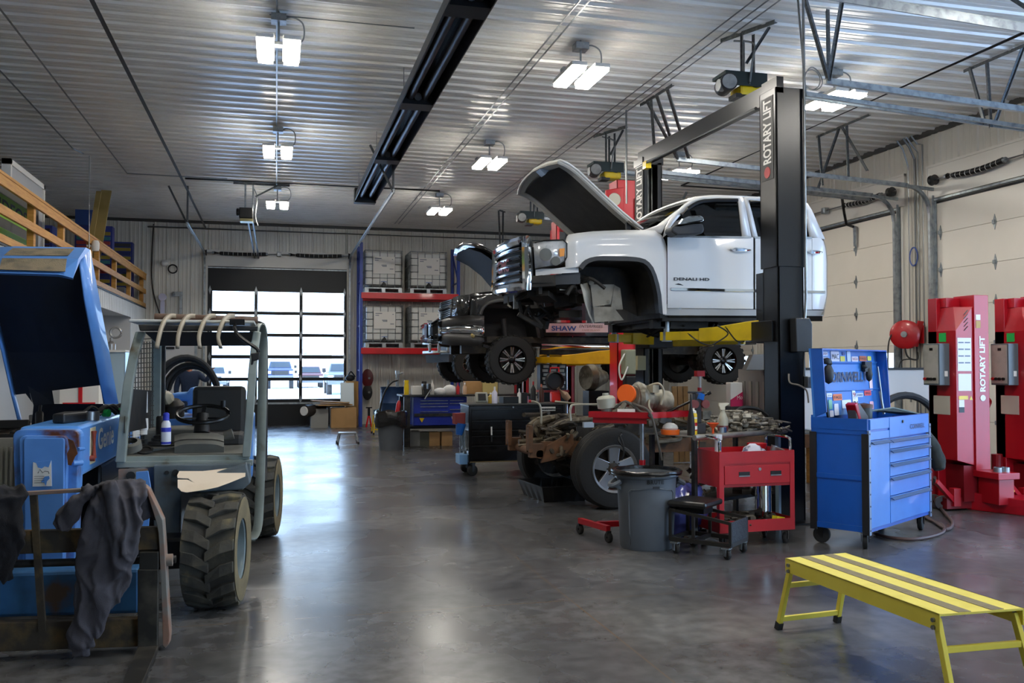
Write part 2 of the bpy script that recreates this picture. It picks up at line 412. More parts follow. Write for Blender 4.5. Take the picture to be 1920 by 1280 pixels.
bg.inputs[1].default_value = SKY
SC.cycles.max_bounces = 8; SC.cycles.diffuse_bounces = 4; SC.cycles.glossy_bounces = 4; SC.cycles.transparent_max_bounces = 12
SC.cycles.use_denoising = True; SC.cycles.sample_clamp_indirect = 4; SC.cycles.use_light_tree = False; SC.cycles.light_sampling_threshold = 0; w.cycles.sampling_method = 'NONE'
sun = bpy.data.lights.new('sun', 'SUN'); sun.energy = 3.5; sun.angle = R(.6); sun.color = (1, .96, .9); so = bpy.data.objects.new('sun', sun); COL.objects.link(so); so.rotation_euler = (R(48), 0, R(-20))  # low winter sun from behind the building
# ---- lamps
LENS = bpy.data.materials.new('lamp_lens'); LENS.use_nodes = True
b = LENS.node_tree.nodes['Principled BSDF']; b.inputs['Base Color'].default_value = (.9, .9, .9, 1); b.inputs['Emission Color'].default_value = (1, .95, .86, 1); b.inputs['Emission Strength'].default_value = LAMP
def make_lamp(x, y, label):
    t = thing('high_bay_lamp', label, 'ceiling lamp', (x, y, 5.1), 0, 'twin-panel LED high bay lamps')
    q = MB(); q.bx(-.24, .24, -.06, .06, .02, .05); q.bx(-.08, .08, -.08, .08, .28, .36); q.build('junction_box', GALV, t, local=True)
    q = MB(); q.cyl((0, 0, .05), (0, 0, .4), .012, n=8); q.build('hanger_rod', GALV, t, local=True)
    q = MB(); q.tube(spline([(.02, 0, .3), (.14, .02, .36), (.26, .03, .3), (.26, .04, .12), (.12, .04, .05)]), .009, 6); q.build('cord', mat('grey_cord', '#777c7e', .5), t, local=True)
    for s in (-1, 1):
        q = MB(); q.bx(s * .14 - .095, s * .14 + .095, -.38, .38, -.03, .02); o = q.build('housing', WHITE, t, local=True, bev=.01)
        p = MB(); p.bx(s * .14 - .08, s * .14 + .08, -.37, .37, -.065, -.0305); p.build('lens', LENS, o, local=True)
    return t
NAMES = {(0, 10.2): 'lit twin-panel lamp nearest the camera in the row over the aisle', (0, 15.05): 'second lit twin-panel lamp along the row over the aisle', (0, 20): 'third lit twin-panel lamp, at the far end of the row over the aisle',
         (3.5, 10.2): 'lit twin-panel lamp just right of the black tube heater, nearest of its row', (3.5, 15.0): 'lit twin-panel lamp right of the tube heater, middle of its row', (3.5, 19.9): 'lit twin-panel lamp right of the tube heater, far end of its row',
         (7.02, 10.3): 'lit twin-panel lamp close to the right of the near black lift post', (7.02, 15): 'lit twin-panel lamp behind the black lift crossbeam'}
for x, y in [(0, 10.2), (0, 15.05), (0, 20), (3.5, 10.2), (3.5, 15.0), (3.5, 19.9), (7.02, 10.3), (7.02, 15), (0, 5.3), (3.5, 5.3), (7.02, 5.4), (3.5, .4), (7.02, .5)]:  # unseen near lamps added along the rows, the aisle one to light the telehandler
    make_lamp(x, y, NAMES.get((x, y), 'lit twin-panel lamp added unseen beyond the frame to carry on the rows'))
# ================= white pickup cab raised on the near lift (side plane Y 9.4, centre 10.4) =================
WP = mat('white_car_paint', '#e3e3e2', .25, 0, coat=.8)
UND = mat('underbody', '#211f1d', .7, .2, c2='#3a352e', sc=7, lo=.5, hi=.75)
UND2 = mat('primer_metal', '#9b968a', .6, .2, c2='#6b665c', sc=6, lo=.4, hi=.7)
FLARE = mat('flare_plastic', '#2c3036', .55)
YA, YC = 9.4, 10.4
def S(u, v, dy=0): return at(u, v, Y=YA + dy)
def mir(p): return Vector((p.x, 2 * YC - p.y, p.z))
def interp(tab, u):
    for (a, b), (c, d) in zip(tab, tab[1:]):
        if a <= u <= c: return b + (d - b) * (u - a) / (c - a) if c > a else b
    return tab[0][1] if u < tab[0][0] else tab[-1][1]
tr = thing('pickup_truck', 'white crew-cab pickup body with open hood raised on the black two-post lift, front wheels gone', 'truck', (4.5, YC, 1.95))
def side(us, top, bot, ydf, nm, m=WP, rows=9, both=True, par=tr, sm=True):
    q = MB(); g = []
    for u in us:
        a, b = top(u), bot(u); col = []
        for k in range(rows):
            t = k / (rows - 1); v = a + (b - a) * t
            col.append(S(u, v, ydf(u, v, t)))
        g.append(col)
    q.grid(g); o = q.build(nm, m, par, smooth=sm)
    if both: q = MB(); q.grid([[mir(p) for p in c] for c in g]); q.build(nm, m, par, smooth=sm)
    return o
def ydoor(u, v, t):  # body side: tucked at the sill, crease at the belt
    y = 0
    if v > 560: y += (v - 560) / 30 * .05
    if v < 470: y += (470 - v) / 25 * .03
    if u > 1530: y += ((u - 1530) / 22) ** 2 * .05
    return y
TOPF = [(1060, 452), (1064, 440), (1080, 437), (1111, 433.5), (1166, 431), (1207, 431), (1228, 432), (1240, 440), (1247, 452), (1250, 462)]
ARCH = [(1060, 503), (1085, 500), (1091, 492), (1097, 487), (1106, 483), (1118, 480.5), (1130, 480), (1182, 480.5), (1200, 483), (1210, 486), (1218, 492), (1225, 501), (1231, 515), (1236, 532), (1240, 552), (1243, 588), (1250, 589)]
us = [1060, 1063, 1066, 1072, 1080, 1085, 1088, 1091, 1094, 1097, 1101, 1106, 1112, 1118, 1130, 1145, 1160, 1175, 1190, 1200, 1206, 1210, 1214, 1218, 1222, 1225, 1228, 1231, 1234, 1236, 1238, 1240, 1241.5, 1243, 1247, 1250]
def yf(u, v, t):
    y = .10 * max(0, 1 - t * 4) ** 2 + .012 * math.sin(min(1, t * 1.1) * math.pi)
    if u < 1085: y += ((1085 - u) / 25) ** 2 * .05
    return y
side(us, lambda u: interp(TOPF, u), lambda u: interp(ARCH, u), yf, 'front_fender')
side([1004, 1020, 1035, 1050, 1060, 1070, 1085], lambda u: 503.5 - max(0, u - 1040) * .16 if u <= 1060 else 500, lambda u: interp([(1004, 517), (1040, 513), (1085, 510.5)], u), lambda u, v, t: .05 + ((1085 - u) / 80) ** 2 * .12, 'valance', rows=4)
side([1006, 1030, 1060, 1088], lambda u: interp([(1006, 519), (1040, 514), (1088, 511)], u), lambda u: interp([(1006, 535), (1088, 532)], u), lambda u, v, t: .08 + ((1088 - u) / 80) ** 2 * .12, 'bumper_bracket', FLARE, rows=3)
# wheel-arch flare
fo = [S(u, interp(ARCH, u), -.012) for u in us if u >= 1085 and u <= 1243] + [S(1244, 590, -.012)]
fi = []
cxx, czz = S(1165, 560).x, S(1165, 560).z
for p in fo:
    d = Vector((cxx - p.x, 0, czz - p.z)); fi.append(p + d.normalized() * .052)
q = MB(); q.grid([fo, [p + Vector((0, -.012, 0)) for p in fi], [p + Vector((0, .1, 0)) for p in fi]])
q.build('wheel_arch_flare', FLARE, tr, smooth=True)
# wheel well and inner structure
q = MB(); inn = [p + Vector((0, .09, 0)) for p in fi]
q.grid([inn, [Vector((p.x, YA + .62, p.z)) for p in inn]]); iw = [Vector((p.x, YA + .62, p.z)) for p in inn]; q.prism(iw, (0, .01, 0))
q.build('wheel_liner', UND, tr)
q = MB(); P2 = lambda u, v, y: at(u, v, Y=y)
q.prism([P2(1107, 533, 9.85), P2(1152, 533, 9.85), P2(1145, 570, 9.85), P2(1112, 575, 9.85)], (0, .03, 0))
q.prism([P2(1152, 534, 9.87), P2(1163, 540, 9.87), P2(1168, 580, 9.87), P2(1145, 580, 9.87)], (0, .04, 0))
q.prism([P2(1112, 575, 9.83), P2(1150, 575, 9.83), P2(1170, 600, 9.83), P2(1115, 604, 9.83)], (0, .12, 0))
q.cyl(P2(1109, 530, 9.8), P2(1109, 530, 9.86), .03); q.cyl(P2(1141, 565, 9.83), P2(1141, 565, 9.86), .018)
q.build('inner_fender', UND2, tr)
q = MB(); q.grid([[P2(1088, 533, 9.55), P2(1092, 545, 9.5), P2(1096, 565, 9.5), P2(1104, 590, 9.52), P2(1112, 606, 9.55)], [P2(1101, 530, 9.75), P2(1107, 548, 9.75), P2(1107, 566, 9.72), P2(1107, 590, 9.68), P2(1113, 606, 9.62)]])
q.build('splash_shield', mat('grey_shield', '#b9b6ac', .6, c2='#8e8a80', sc=4), tr, solid=.008, smooth=True)
# doors: lower body and upper frames with glass
BELT = lambda u: 444.5 if u < 1400 else 444.5 + (u - 1400) * .01
SILL = lambda u: 577 + (u - 1254) * .013
d1u = [1251.5, 1262, 1280, 1300, 1320, 1340, 1360, 1380, 1395, 1405, 1412.5]
fdoor = side(d1u, BELT, SILL, ydoor, 'front_door')
d2u = [1416.2, 1425, 1440, 1460, 1480, 1500, 1515, 1522]
rdoor = side(d2u, BELT, SILL, ydoor, 'rear_door')
REAR = [(1521, 388), (1528, 405), (1537, 429), (1545, 450), (1549, 464), (1551.5, 490), (1551.5, 551), (1547, 580)]
side([1522.6, 1530, 1538, 1545, 1549, 1551.5], lambda u: max(BELT(u), interp([(1521, 390), (1537, 429), (1549, 464), (1551.5, 490)], u)), lambda u: interp([(1522, 580), (1547, 580), (1551.5, 551)], u), ydoor, 'cab_corner')
side([1243, 1256, 1300, 1350, 1400, 1450, 1500, 1544], lambda u: 578 + (u - 1254) * .013, lambda u: 591 + (u - 1254) * .004, lambda u, v, t: .045 + .06 * t, 'rocker_panel', rows=3)
side([1254, 1300, 1400, 1500, 1542], lambda u: 591.5, lambda u: 602, lambda u, v, t: .11 + .1 * t, 'sill_underside', UND, rows=3)
# greenhouse frame: polygons between outline and window opening, leaning inwards
def lean(v): return .03 + max(0, 445 - v) / 75 * .17
def G(u, v, d=0): return S(u, v, lean(v) + d)
def gpoly(outer, inner, nm, m=WP):
    for mm in (lambda p: p, mir): q = MB(); q.grid([[mm(p) for p in outer], [mm(p) for p in inner]]); q.build(nm, m, tr, smooth=True, solid=.03, off=-1)
w1 = [(1254, 436), (1257, 427), (1264, 417), (1277, 402), (1289, 390), (1301, 382), (1309, 378), (1318, 375.5), (1340, 373.5), (1382, 373.8), (1385, 380), (1392, 444)]
o1 = [(1244, 444), (1248, 425), (1256, 410), (1271, 393), (1283, 382), (1296, 374), (1306, 370), (1316, 367.5), (1340, 365.8), (1391, 368), (1396, 378), (1409, 444)]
gpoly([G(*p) for p in o1], [G(*p) for p in w1], 'front_door_frame')
w2 = [(1421, 444), (1410, 398), (1404, 377), (1408, 375.5), (1440, 376.5), (1480, 378), (1503, 381), (1509, 396), (1519, 443)]
o2 = [(1411.5, 444), (1402, 398), (1394, 370), (1400, 368.5), (1440, 370.5), (1480, 374), (1514, 380.5), (1522, 393), (1547, 448)]
gpoly([G(*p) for p in o2], [G(*p) for p in w2], 'rear_door_frame')
for w, nm in ((w1, 'front_side_window'), (w2, 'rear_side_window')):
    q = MB(); q.prism([G(*p, .02) for p in w], (0, .006, 0)); q.build(nm, DGLASS, tr); q = MB(); q.prism([mir(G(*p, .02)) for p in w], (0, -.006, 0)); q.build(nm, DGLASS, tr)
q = MB(); q.tube([G(u, v, -.005) for u, v in [(1277, 403), (1289, 391), (1301, 383), (1310, 379), (1320, 376.5), (1345, 374.8), (1383, 375)]], .022, 6); q.tube([G(u, v, -.005) for u, v in [(1405, 378), (1440, 378.5), (1480, 380), (1502, 382)]], .022, 6); q.build('window_visor', BLACKP, tr, smooth=True)
q = MB(); q.bar(S(1284, 443.5, .02), S(1408, 444.5, .02), .012, .018); q.bar(S(1414, 445, .02), S(1522, 445.6, .02), .012, .018); q.build('belt_molding', STEEL, tr)
# roof, rear wall, windscreen
rp = [(1296, 374), (1316, 367.5), (1340, 365), (1391, 367), (1440, 369.5), (1480, 373), (1514, 380.5)]
g = []
for u, v in rp:
    p = G(u, v); p2 = mir(p); col = []
    for k in range(11):
        t = k / 10; c = p.lerp(p2, t); c.z += .05 * math.sin(t * math.pi) ** .6; col.append(c)
    g.append(col)
q = MB(); q.grid(g); q.build('roof', WP, tr, smooth=True, solid=.03, off=-1)
q = MB(); g = []
for u, v in [(1514, 380.5), (1522, 391), (1530, 410), (1537, 429), (1545, 450), (1549, 464), (1551.5, 490), (1551.5, 551), (1545, 590)]:
    p = G(u, v) if v < 445 else S(u, v, .03); p.x += .0; g.append([p.lerp(mir(p), k / 6) + Vector((.06 * math.sin(k / 6 * math.pi), 0, 0)) for k in range(7)])
q.grid(g); q.build('cab_back', WP, tr, smooth=True)
wa = [G(1299, 375.5), G(1255, 404), G(1226, 431)]; wb = S(1207, 431, .16)
base = [wb, mir(wb)]; q = MB(); g = []
for t in (0, .5, 1):
    a = wb.lerp(G(1296, 376, .03), t); g.append([a.lerp(mir(a), k / 8) + Vector((-.16 * (1 - t * .6) * math.sin(k / 8 * math.pi), 0, 0)) for k in range(9)])
q.grid(g); q.build('windscreen', glassmat('windscreen_glass', (.55, .62, .58, 1), .32), tr, smooth=True)
q = MB(); q.grid([[G(1296, 374), G(1271, 393), G(1248, 420), G(1240, 436, .02)], [G(1296, 377, .05), G(1258, 402, .06), G(1232, 422, .07), wb]]); q.build('windscreen_pillar', WP, tr, smooth=True, solid=.02, off=-1); q = MB(); q.grid([[mir(p) for p in r] for r in [[G(1296, 374), G(1271, 393), G(1248, 420), G(1240, 436, .02)], [G(1296, 377, .05), G(1258, 402, .06), G(1232, 422, .07), wb]]]); q.build('windscreen_pillar', WP, tr, smooth=True, solid=.02, off=-1)
# interior: seats, wheel, dash
TAN = mat('grey_upholstery', '#6a655c', .8)
q = MB(); x = S(1375, 440).x
for y in (9.95, 10.85):
    q.box((x, y, 2.8), (.18, .5, .75), ry=.2); q.box((x + .03, y, 3.26), (.1, .26, .2), ry=.15); q.box((x - .25, y, 2.5), (.5, .5, .15))
q.build('seat', TAN, tr, bev=.04)
q = MB(); q.bx(4.35, 4.6, 9.55, 11.25, 2.5, 2.98); q.build('dashboard', UND, tr, bev=.04)
q = MB(); c = Vector((4.78, 9.9, 2.95)); ax = Vector((.35, 0, .94)).normalized()
q.tube([c + Vector((0, 1, 0)) * .19 * math.cos(t) + ax * .19 * math.sin(t) for t in (2 * math.pi * k / 20 for k in range(20))], .016, 6, closed=True); q.bar(c + ax * -.18, c + ax * .18, .03, .03); q.build('steering_wheel', BLACKP, tr)
q = MB(); q.bx(4.25, 6.15, 9.55, 11.25, 2.12, 2.2); q.bx(4.2, 4.26, 9.5, 11.3, 2.15, 3.0); q.build('cab_floor', UND, tr)
# hood engine bay mass
q = MB(); q.bx(2.85, 4.2, 9.6, 11.2, 2.86, 2.93); q.bx(2.8, 2.84, 9.6, 11.2, 2.4, 2.95); q.build('engine_bay_tray', UND, tr)
rnd = random.Random(3); q = MB()
for k in range(34):
    p = Vector((rnd.uniform(2.75, 3.4), rnd.uniform(9.6, 11.1), rnd.uniform(2.12, 2.62)))
    if rnd.random() < .5: q.box(p, (rnd.uniform(.06, .3), rnd.uniform(.05, .3), rnd.uniform(.04, .14)), rnd.uniform(0, 3), rnd.uniform(-.4, .4))
    else: q.tube(spline([p, p + Vector((rnd.uniform(-.2, .2), rnd.uniform(-.2, .2), rnd.uniform(-.15, .15))), p + Vector((rnd.uniform(-.3, .3), rnd.uniform(-.2, .2), rnd.uniform(-.1, .1)))], 4), rnd.uniform(.012, .03), 6)
q.build('front_underside', UND, tr)
q = MB(); q.prism([at(960, 570, Y=10.5), at(980, 563, Y=10.4), at(977, 573, Y=10.4), at(957, 579, Y=10.5)], (.02, 0, 0)) if 0 else q.box(at(967, 566, Y=10.5), (.05, .2, .16), -.2)
q.tube([at(953, 556, Y=10.6), at(953, 572, Y=10.6), at(958, 576, Y=10.5)], .012, 6); q.build('oil_cooler', UND2, tr)
q = MB(); q.prism([S(1048, 535, .2), S(1078, 533, .2), S(1075, 543, .2), S(1050, 544, .2)], (0, .01, 0)); q.build('tow_bracket', mat('white_bracket', '#d6d4cd', .5), tr)
q = MB()
for y in (9.75, 11.05): q.bx(4.2, 6.2, y - .05, y + .05, 2.04, 2.14)
for x in (4.3, 4.9, 5.5, 6.1): q.bx(x, x + .12, 9.7, 11.1, 2.06, 2.16)
rnd = random.Random(5)
for k in range(16):
    x = rnd.uniform(4.3, 6.0); q.tube(spline([(x, rnd.uniform(9.6, 10.6), 2.08), (x + rnd.uniform(-.1, .1), rnd.uniform(9.6, 10.6), rnd.uniform(1.95, 2.02)), (x + rnd.uniform(-.3, .3), rnd.uniform(9.7, 10.8), 2.1)], 4), .014, 6)
q.build('cab_underside', UND, tr)
# grille: chrome frame, bars, lettering
GA, GB, GC, GD = at(990, 449, Y=9.58), at(934, 473, Y=11.2), at(932, 547, Y=11.2), at(992, 537, Y=9.58)
def gq(s, t, out=0):  # s 0 near..1 far, t 0 top..1 bottom
    p = GA.lerp(GB, s).lerp(GD.lerp(GC, s), t); return p + Vector((-out - .06 * math.sin(s * math.pi), 0, 0))
def gpath(t, out, n=12, s0=0, s1=1): return [gq(s0 + (s1 - s0) * k / n, t, out) for k in range(n + 1)]
q = MB()
ring = gpath(.0, .02) + [gq(1, k / 6, .02) for k in range(1, 7)] + gpath(1., .02)[::-1][1:] + [gq(0, 1 - k / 6, .02) for k in range(1, 6)]
q.tube(ring, .055, 8, closed=True); q.build('grille_surround', CHROME, tr, smooth=True)
q = MB(); q.grid([gpath(t, -.04) for t in (0, .5, 1)]); q.build('grille_backing', BLACKP, tr, solid=.02)
for k in range(5):
    t = .16 + .17 * k; q = MB(); q.tube(gpath(t, .025, 12, .04, .96), .02, 6); q.tube(gpath(t + .05, .02, 12, .04, .96), .008, 5); q.build('grille_bar', mat('smoked_chrome', '#8f9499', .12, 1), tr, smooth=True)
text('GMC', 'lettering', mat('badge_red', '#8d2b30', .3, .3), tr, gq(.72, .62, .035), (gq(.25, .5) - gq(.75, .5)), (GA - GD), .15, .62, ext=.015, bold=.02)
# headlamp
HL = [S(1000, 456, .14), S(1020, 452, .06), S(1055, 450.5, .03), S(1062, 456, .015), S(1062, 481, .01), S(1058, 489, .02), S(1050, 495, .03), S(1003, 503.5, .14)]
for mm, k in ((lambda p: p, 1), (mir, -1)):
    h = MB(); h.grid([[mm(p) for p in (HL[0], HL[1], HL[2], HL[3])], [mm(p) for p in (HL[7], (HL[7] + HL[6]) / 2, HL[6], HL[5])]]) ; 
    o = h.build('headlamp', mat('headlamp_shell', '#e2e4e6', .15, .25, c2='#b9bdc2', sc=14), tr, smooth=True, solid=.02, off=-1)
    p = MB(); p.prism([mm(S(1049, 466, -.004)), mm(S(1059, 465, -.004)), mm(S(1058, 480, -.004)), mm(S(1050, 481, -.004))], (0, .012 * k, 0)); p.build('indicator', mat('amber', '#ef9410', .3), o)
    p = MB(); p.cyl(mm(S(1023, 477, .03)), mm(S(1023, 477, .07)), .07, n=16); p.cyl(mm(S(1042, 489, .02)), mm(S(1042, 489, .05)), .05, n=16); p.build('reflector', CHROME, o, smooth=True)
q = MB(); q.tube([S(1003, 455, .13), S(1020, 451, .05), S(1056, 449.5, .02), S(1062.5, 456, .004), S(1062.5, 482, .0), S(1058.5, 490, .01), S(1050, 496, .02), S(1003, 504.5, .13)], .008, 5); q.build('headlamp_seal', BLACKP, tr)
# open hood
Hn0, Hf0 = Vector((4.05, 9.5, 3.15)), Vector((4.05, 11.3, 3.15))
near = [at(u, v, Y=9.52) for u, v in [(1205, 430), (1165, 397), (1125, 360), (1085, 322), (1066, 308), (1050, 301)]]
front = [at(1050, 301, Y=9.52), at(1025, 309, Y=9.8), at(1003, 322, Y=10.2), at(988, 338, Y=10.6), at(979, 350, Y=11), at(975, 360, Y=11.28)]
ft = near[-1]
def hp(s, t):  # s across near-far, t 0 hinge..1 tip
    i = t * 5; k = min(4, int(i)); a = near[k].lerp(near[k + 1], i - k); b = Vector((a.x, 11.28, a.z))
    j = s * 5; l = min(4, int(j)); fr = front[l].lerp(front[l + 1], j - l)
    p = a.lerp(b, s); w_ = t ** 4
    fx = fr - ft.lerp(Vector((ft.x, 11.28, ft.z)), s)
    n = Vector((-.72, 0, .69)) * (-.03 * math.sin(s * math.pi)) * -1
    return p + fx * w_ + n * (1 if 0 < s < 1 else 0)
q = MB(); q.grid([[hp(s / 10, t / 10) for s in range(11)] for t in range(11)]); hood = q.build('hood', WP, tr, smooth=True, solid=.02, off=1)
nrm = Vector((-.66, 0, -.75))
def hq(s, t, d): return hp(s, t) + nrm * d * -1 if 0 else hp(s, t) + Vector((-.62, 0, -.78)) * d
lip = [hq(0, t / 8, .03) for t in range(9)] + [hq(s / 8, 1, .03) for s in range(1, 9)] + [hq(1, 1 - t / 8, .03) for t in range(1, 9)]
q = MB(); inl = [hq(.08, t / 8 * .86, .035) for t in range(9)] + [hq(.08 + .84 * s / 8, .86 + .03 * math.sin(s / 8 * math.pi), .035) for s in range(1, 9)] + [hq(.92, .86 * (1 - t / 8), .035) for t in range(1, 9)]
q.grid([lip, inl, [p + Vector((.03, 0, .03)) for p in inl]]); q.tube(lip, .02, 6); q.build('hood_frame', mat('inner_hood', '#b9b9b4', .4), hood, smooth=True)
q = MB(); q.grid([[hq(.09 + .82 * s / 6, .03 + .82 * t / 6, .028) for s in range(7)] for t in range(7)]); q.build('hood_insulation', mat('felt', '#26241f', .9, c2='#302d27', sc=5, bump=.2), hood, smooth=True)
q = MB(); q.box(hq(.28, .93, .05), (.09, .16, .06), 0, .7); q.build('hood_latch', STEEL, hood)
q = MB(); q.bar(S(1177, 413, .2), S(1178, 431, .2), .05, .05); q.cyl(S(1177, 412, .2), S(1190, 432, .2), .03); q.build('hood_hinge', BLACKP, tr)
# mirror
q = MB(); mc = S(1300, 420, -.16)
prof = [(1261, 424), (1275, 424), (1300, 419), (1319, 419), (1322, 431), (1317, 438), (1292, 441), (1270, 441), (1259, 433)]
q.prism([S(u, v, -.26) for u, v in prof], (0, .2, 0)); m_ = q.build('door_mirror', FLARE, tr, bev=.02)
q = MB(); q.prism([S(u, v, -.265) for u, v in [(1272, 421), (1280, 410), (1292, 405), (1314, 403.5), (1320, 407), (1321, 414), (1298, 418)]], (0, .2, 0)); q.build('mirror_cap', CHROME, m_, bev=.015)
q = MB(); q.box(S(1262, 437, -.04), (.1, .1, .05)); q.build('mirror_arm', BLACKP, m_)
# handles, strips, badges
for u0, u1, v0, v1 in ((1369, 1407, 463, 472.5), (1514, 1541, 468, 476)):
    q = MB(); m0 = (v0 + v1) / 2
    q.tube([S(u0, m0, .0), S(u0 + (u1 - u0) * .25, m0, -.035), S(u0 + (u1 - u0) * .7, m0 + .5, -.035), S(u1, m0 + 1, .0)], [.012, .026, .022, .012], 8); q.build('door_handle', CHROME, fdoor if u0 < 1450 else rdoor, smooth=True)
for a, b in ((1257, 1413), (1417, 1547)):
    q = MB(); q.bar(S(a, 542 + (a - 1257) * .019, -.006), S(b, 542 + (b - 1257) * .019, -.006), .02, .034); q.build('side_molding', CHROME, fdoor if a < 1400 else rdoor, bev=.004)
text('DENALI HD', 'lettering', mat('badge_dark', '#3a3b3e', .3, .6), fdoor, S(1263, 525.5, -.004), S(1333, 526.5) - S(1263, 525.5), (0, 0, 1), .033, .44, ext=.004, bold=.03)
q = MB(); q.prism([S(1265, 533, -.004), S(1272, 531, -.004), S(1276, 532, -.004), S(1282, 535, -.004), S(1276, 534.5, -.004)], (0, .003, 0)); q.build('decal', BLACKP, fdoor)
q = MB(); q.box(at(1284, 366.5, Y=10.2), (.03, .02, .1), 0, .5); q.build('aerial', BLACKP, tr)

# ================= black two-post lift that carries it =================
LB = mat('lift_black', '#08080a', .3, 0)
def column(par, x0, x1, y, sgn, z0, z1, d=.3, m=LB, nm='column'):
    """C-section post, web at y, flanges towards sgn*Y"""
    q = MB(); q.bx(x0, x1, min(y, y + sgn * .02), max(y, y + sgn * .02), z0, z1)
    for a, b in ((x0, x0 + .02), (x1 - .02, x1)): q.bx(a, b, min(y, y + sgn * d), max(y, y + sgn * d), z0, z1)
    for a, b in ((x0, x0 + .07), (x1 - .07, x1)): q.bx(a, b, min(y + sgn * (d - .02), y + sgn * d), max(y + sgn * (d - .02), y + sgn * d), z0, z1)
    return q.build(nm, m, par, bev=.004)
LX0, LX1, LY0, LY1 = 4.98, 5.29, 8.3, 12.15
la = thing('two_post_lift', 'black two-post vehicle lift with yellow arms holding up the white pickup cab', 'vehicle lift', (5.13, 10.2, 0))
column(la, LX0 + .01, LX1 - .005, LY0 + .015, 1, 0, 2.7); column(la, LX0 - .01, LX1 + .015, LY0, 1, 2.63, 4.49, .33, nm='column_extension')
column(la, LX0 + .01, LX1 - .01, LY1, -1, 0, 4.49)
for y in (LY0 + .1, LY1 - .12):
    q = MB(); q.bx(LX0 - .12, LX1 + .12, y - .25, y + .25, 0, .02); q.build('base_plate', LB, la)
q = MB(); q.bar((5.02, LY0 + .1, 4.47), (5.02, LY1 - .1, 4.55), .05, .22); q.bx(4.98, 5.06, LY0, LY0 + .3, 4.43, 4.6); q.bx(4.98, 5.3, LY1 - .3, LY1 + .02, 4.46, 4.56); q.build('crossbeam', LB, la)
q = MB(); q.tube([(4.97, LY0 + .4, 4.37), (4.97, LY1 - .5, 4.44)], .02, 8); q.build('shutoff_bar', mat('grey_foam', '#55585a', .6), la)
q = MB(); q.bx(4.95, 5.03, LY1 - .5, LY1 - .38, 4.36, 4.46); q.build('limit_switch', YEL, la)
q = MB(); q.bx(LX0 - .014, LX0 - .011, LY0 + .05, LY0 + .29, 3.55, 4.42); q.build('banner', BLACKP, la)
text('ROTARY LIFT', 'lettering', WHITE, la, (LX0 - .016, LY0 + .08, 3.68), (0, 0, 1), (0, 1, 0), .17, .78, ext=.001, bold=.03) if 0 else text('ROTARY LIFT', 'lettering', WHITE, la, (LX0 - .016, LY0 + .09, 3.72), (0, 0, 1), (0, 1, 0), .16, .68, ext=-.001, bold=.03)
q = MB(); q.cyl((LX0 - .011, LY0 + .17, 3.63), (LX0 - .017, LY0 + .17, 3.63), .06, n=16); q.build('emblem', RED, la)
q = MB(); q.bx(LX0 + .004, LX0 + .007, LY1 - .31, LY1 - .03, 3.4, 4.44); q.build('banner', BLACKP, la)
text('ROTARY LIFT', 'lettering', WHITE, la, (LX0 + .002, LY1 - .27, 3.62), (0, 0, 1), (0, 1, 0), .2, .8, ext=-.001, bold=.03)
q = MB(); q.cyl((LX0 + .004, LY1 - .17, 3.5), (LX0, LY1 - .17, 3.5), .06, n=16); q.build('emblem', RED, la)
q = MB()
for x in (5.07, 5.14, 5.2): q.cyl((x, LY1 - .12, .05), (x, LY1 - .12, 4.46), .012 if x != 5.14 else .03, n=8)
q.build('lift_cylinder', STEEL, la); q = MB()
for x in (5.07, 5.2): q.cyl((x, LY0 + .12, .05), (x, LY0 + .12, 4.46), .012, n=8)
q.build('lift_cylinder', STEEL, la)
for y0, y1 in ((LY0 + .1, LY0 + .5), (LY1 - .5, LY1 - .1)):
    q = MB(); q.bx(LX0 + .03, LX1 - .03, y0, y1, 1.85, 2.6); q.bx(LX0 - .02, LX1 + .03, min(abs(y0), y1) if y0 < 10 else y0 - .06, y1 + (.06 if y0 < 10 else 0), 1.86, 2.08); q.build('carriage', LB, la, bev=.006)
def arm(par, a, b, z, m=YEL, w=.15):
    a = Vector((*a, z)); b = Vector((*b, z)); d = (b - a); L = d.length; d.normalize(); mid = a + d * L * .6; s = Vector((-d.y, d.x, 0))
    q = MB()
    prof = [(0, -.1), (0, .12), (.12 * L, .11), (.45 * L, .06), (.62 * L, .05), (.62 * L, -.1)]
    q.prism([a + d * x + Vector((0, 0, h)) - s * w / 2 for x, h in prof], s * w)
    o = q.build('arm', m, par, bev=.008)
    q = MB(); q.bar(a + d * L * .55 + Vector((0, 0, -.03)), b + d * .06 + Vector((0, 0, -.03)), w * .75, .1); q.build('arm_extension', m, o, bev=.006)
    q = MB(); q.cyl(b + Vector((0, 0, -.09)), b + Vector((0, 0, .02)), .06, n=14); q.cyl(b + Vector((0, 0, .02)), b + Vector((0, 0, .17)), .034, n=12); q.cyl(b + Vector((0, 0, .17)), b + Vector((0, 0, .19)), .075, n=14); q.build('lift_pad', GALV, o, smooth=True)
arm(la, (5.08, 8.78), (4.38, 9.72), 1.98); arm(la, (5.3, 8.72), (6.05, 9.7), 1.98); arm(la, (5.0, 11.66), (4.24, 11.05), 2.0); arm(la, (5.3, 11.7), (6.05, 11.05), 1.98)
q = MB(); q.tube(spline([at(1290, 625, Y=9.2), at(1310, 640, Y=9.1), at(1330, 647, Y=9.0), at(1345, 641, Y=8.95), at(1365, 625, Y=8.9), at(1345, 610, Y=8.9)]), .008, 6); q.tube(spline([at(1360, 612, Y=8.9), at(1380, 638, Y=8.85), at(1396, 640, Y=8.8)]), .008, 6); q.build('air_hose', BLACKP, la, smooth=True)
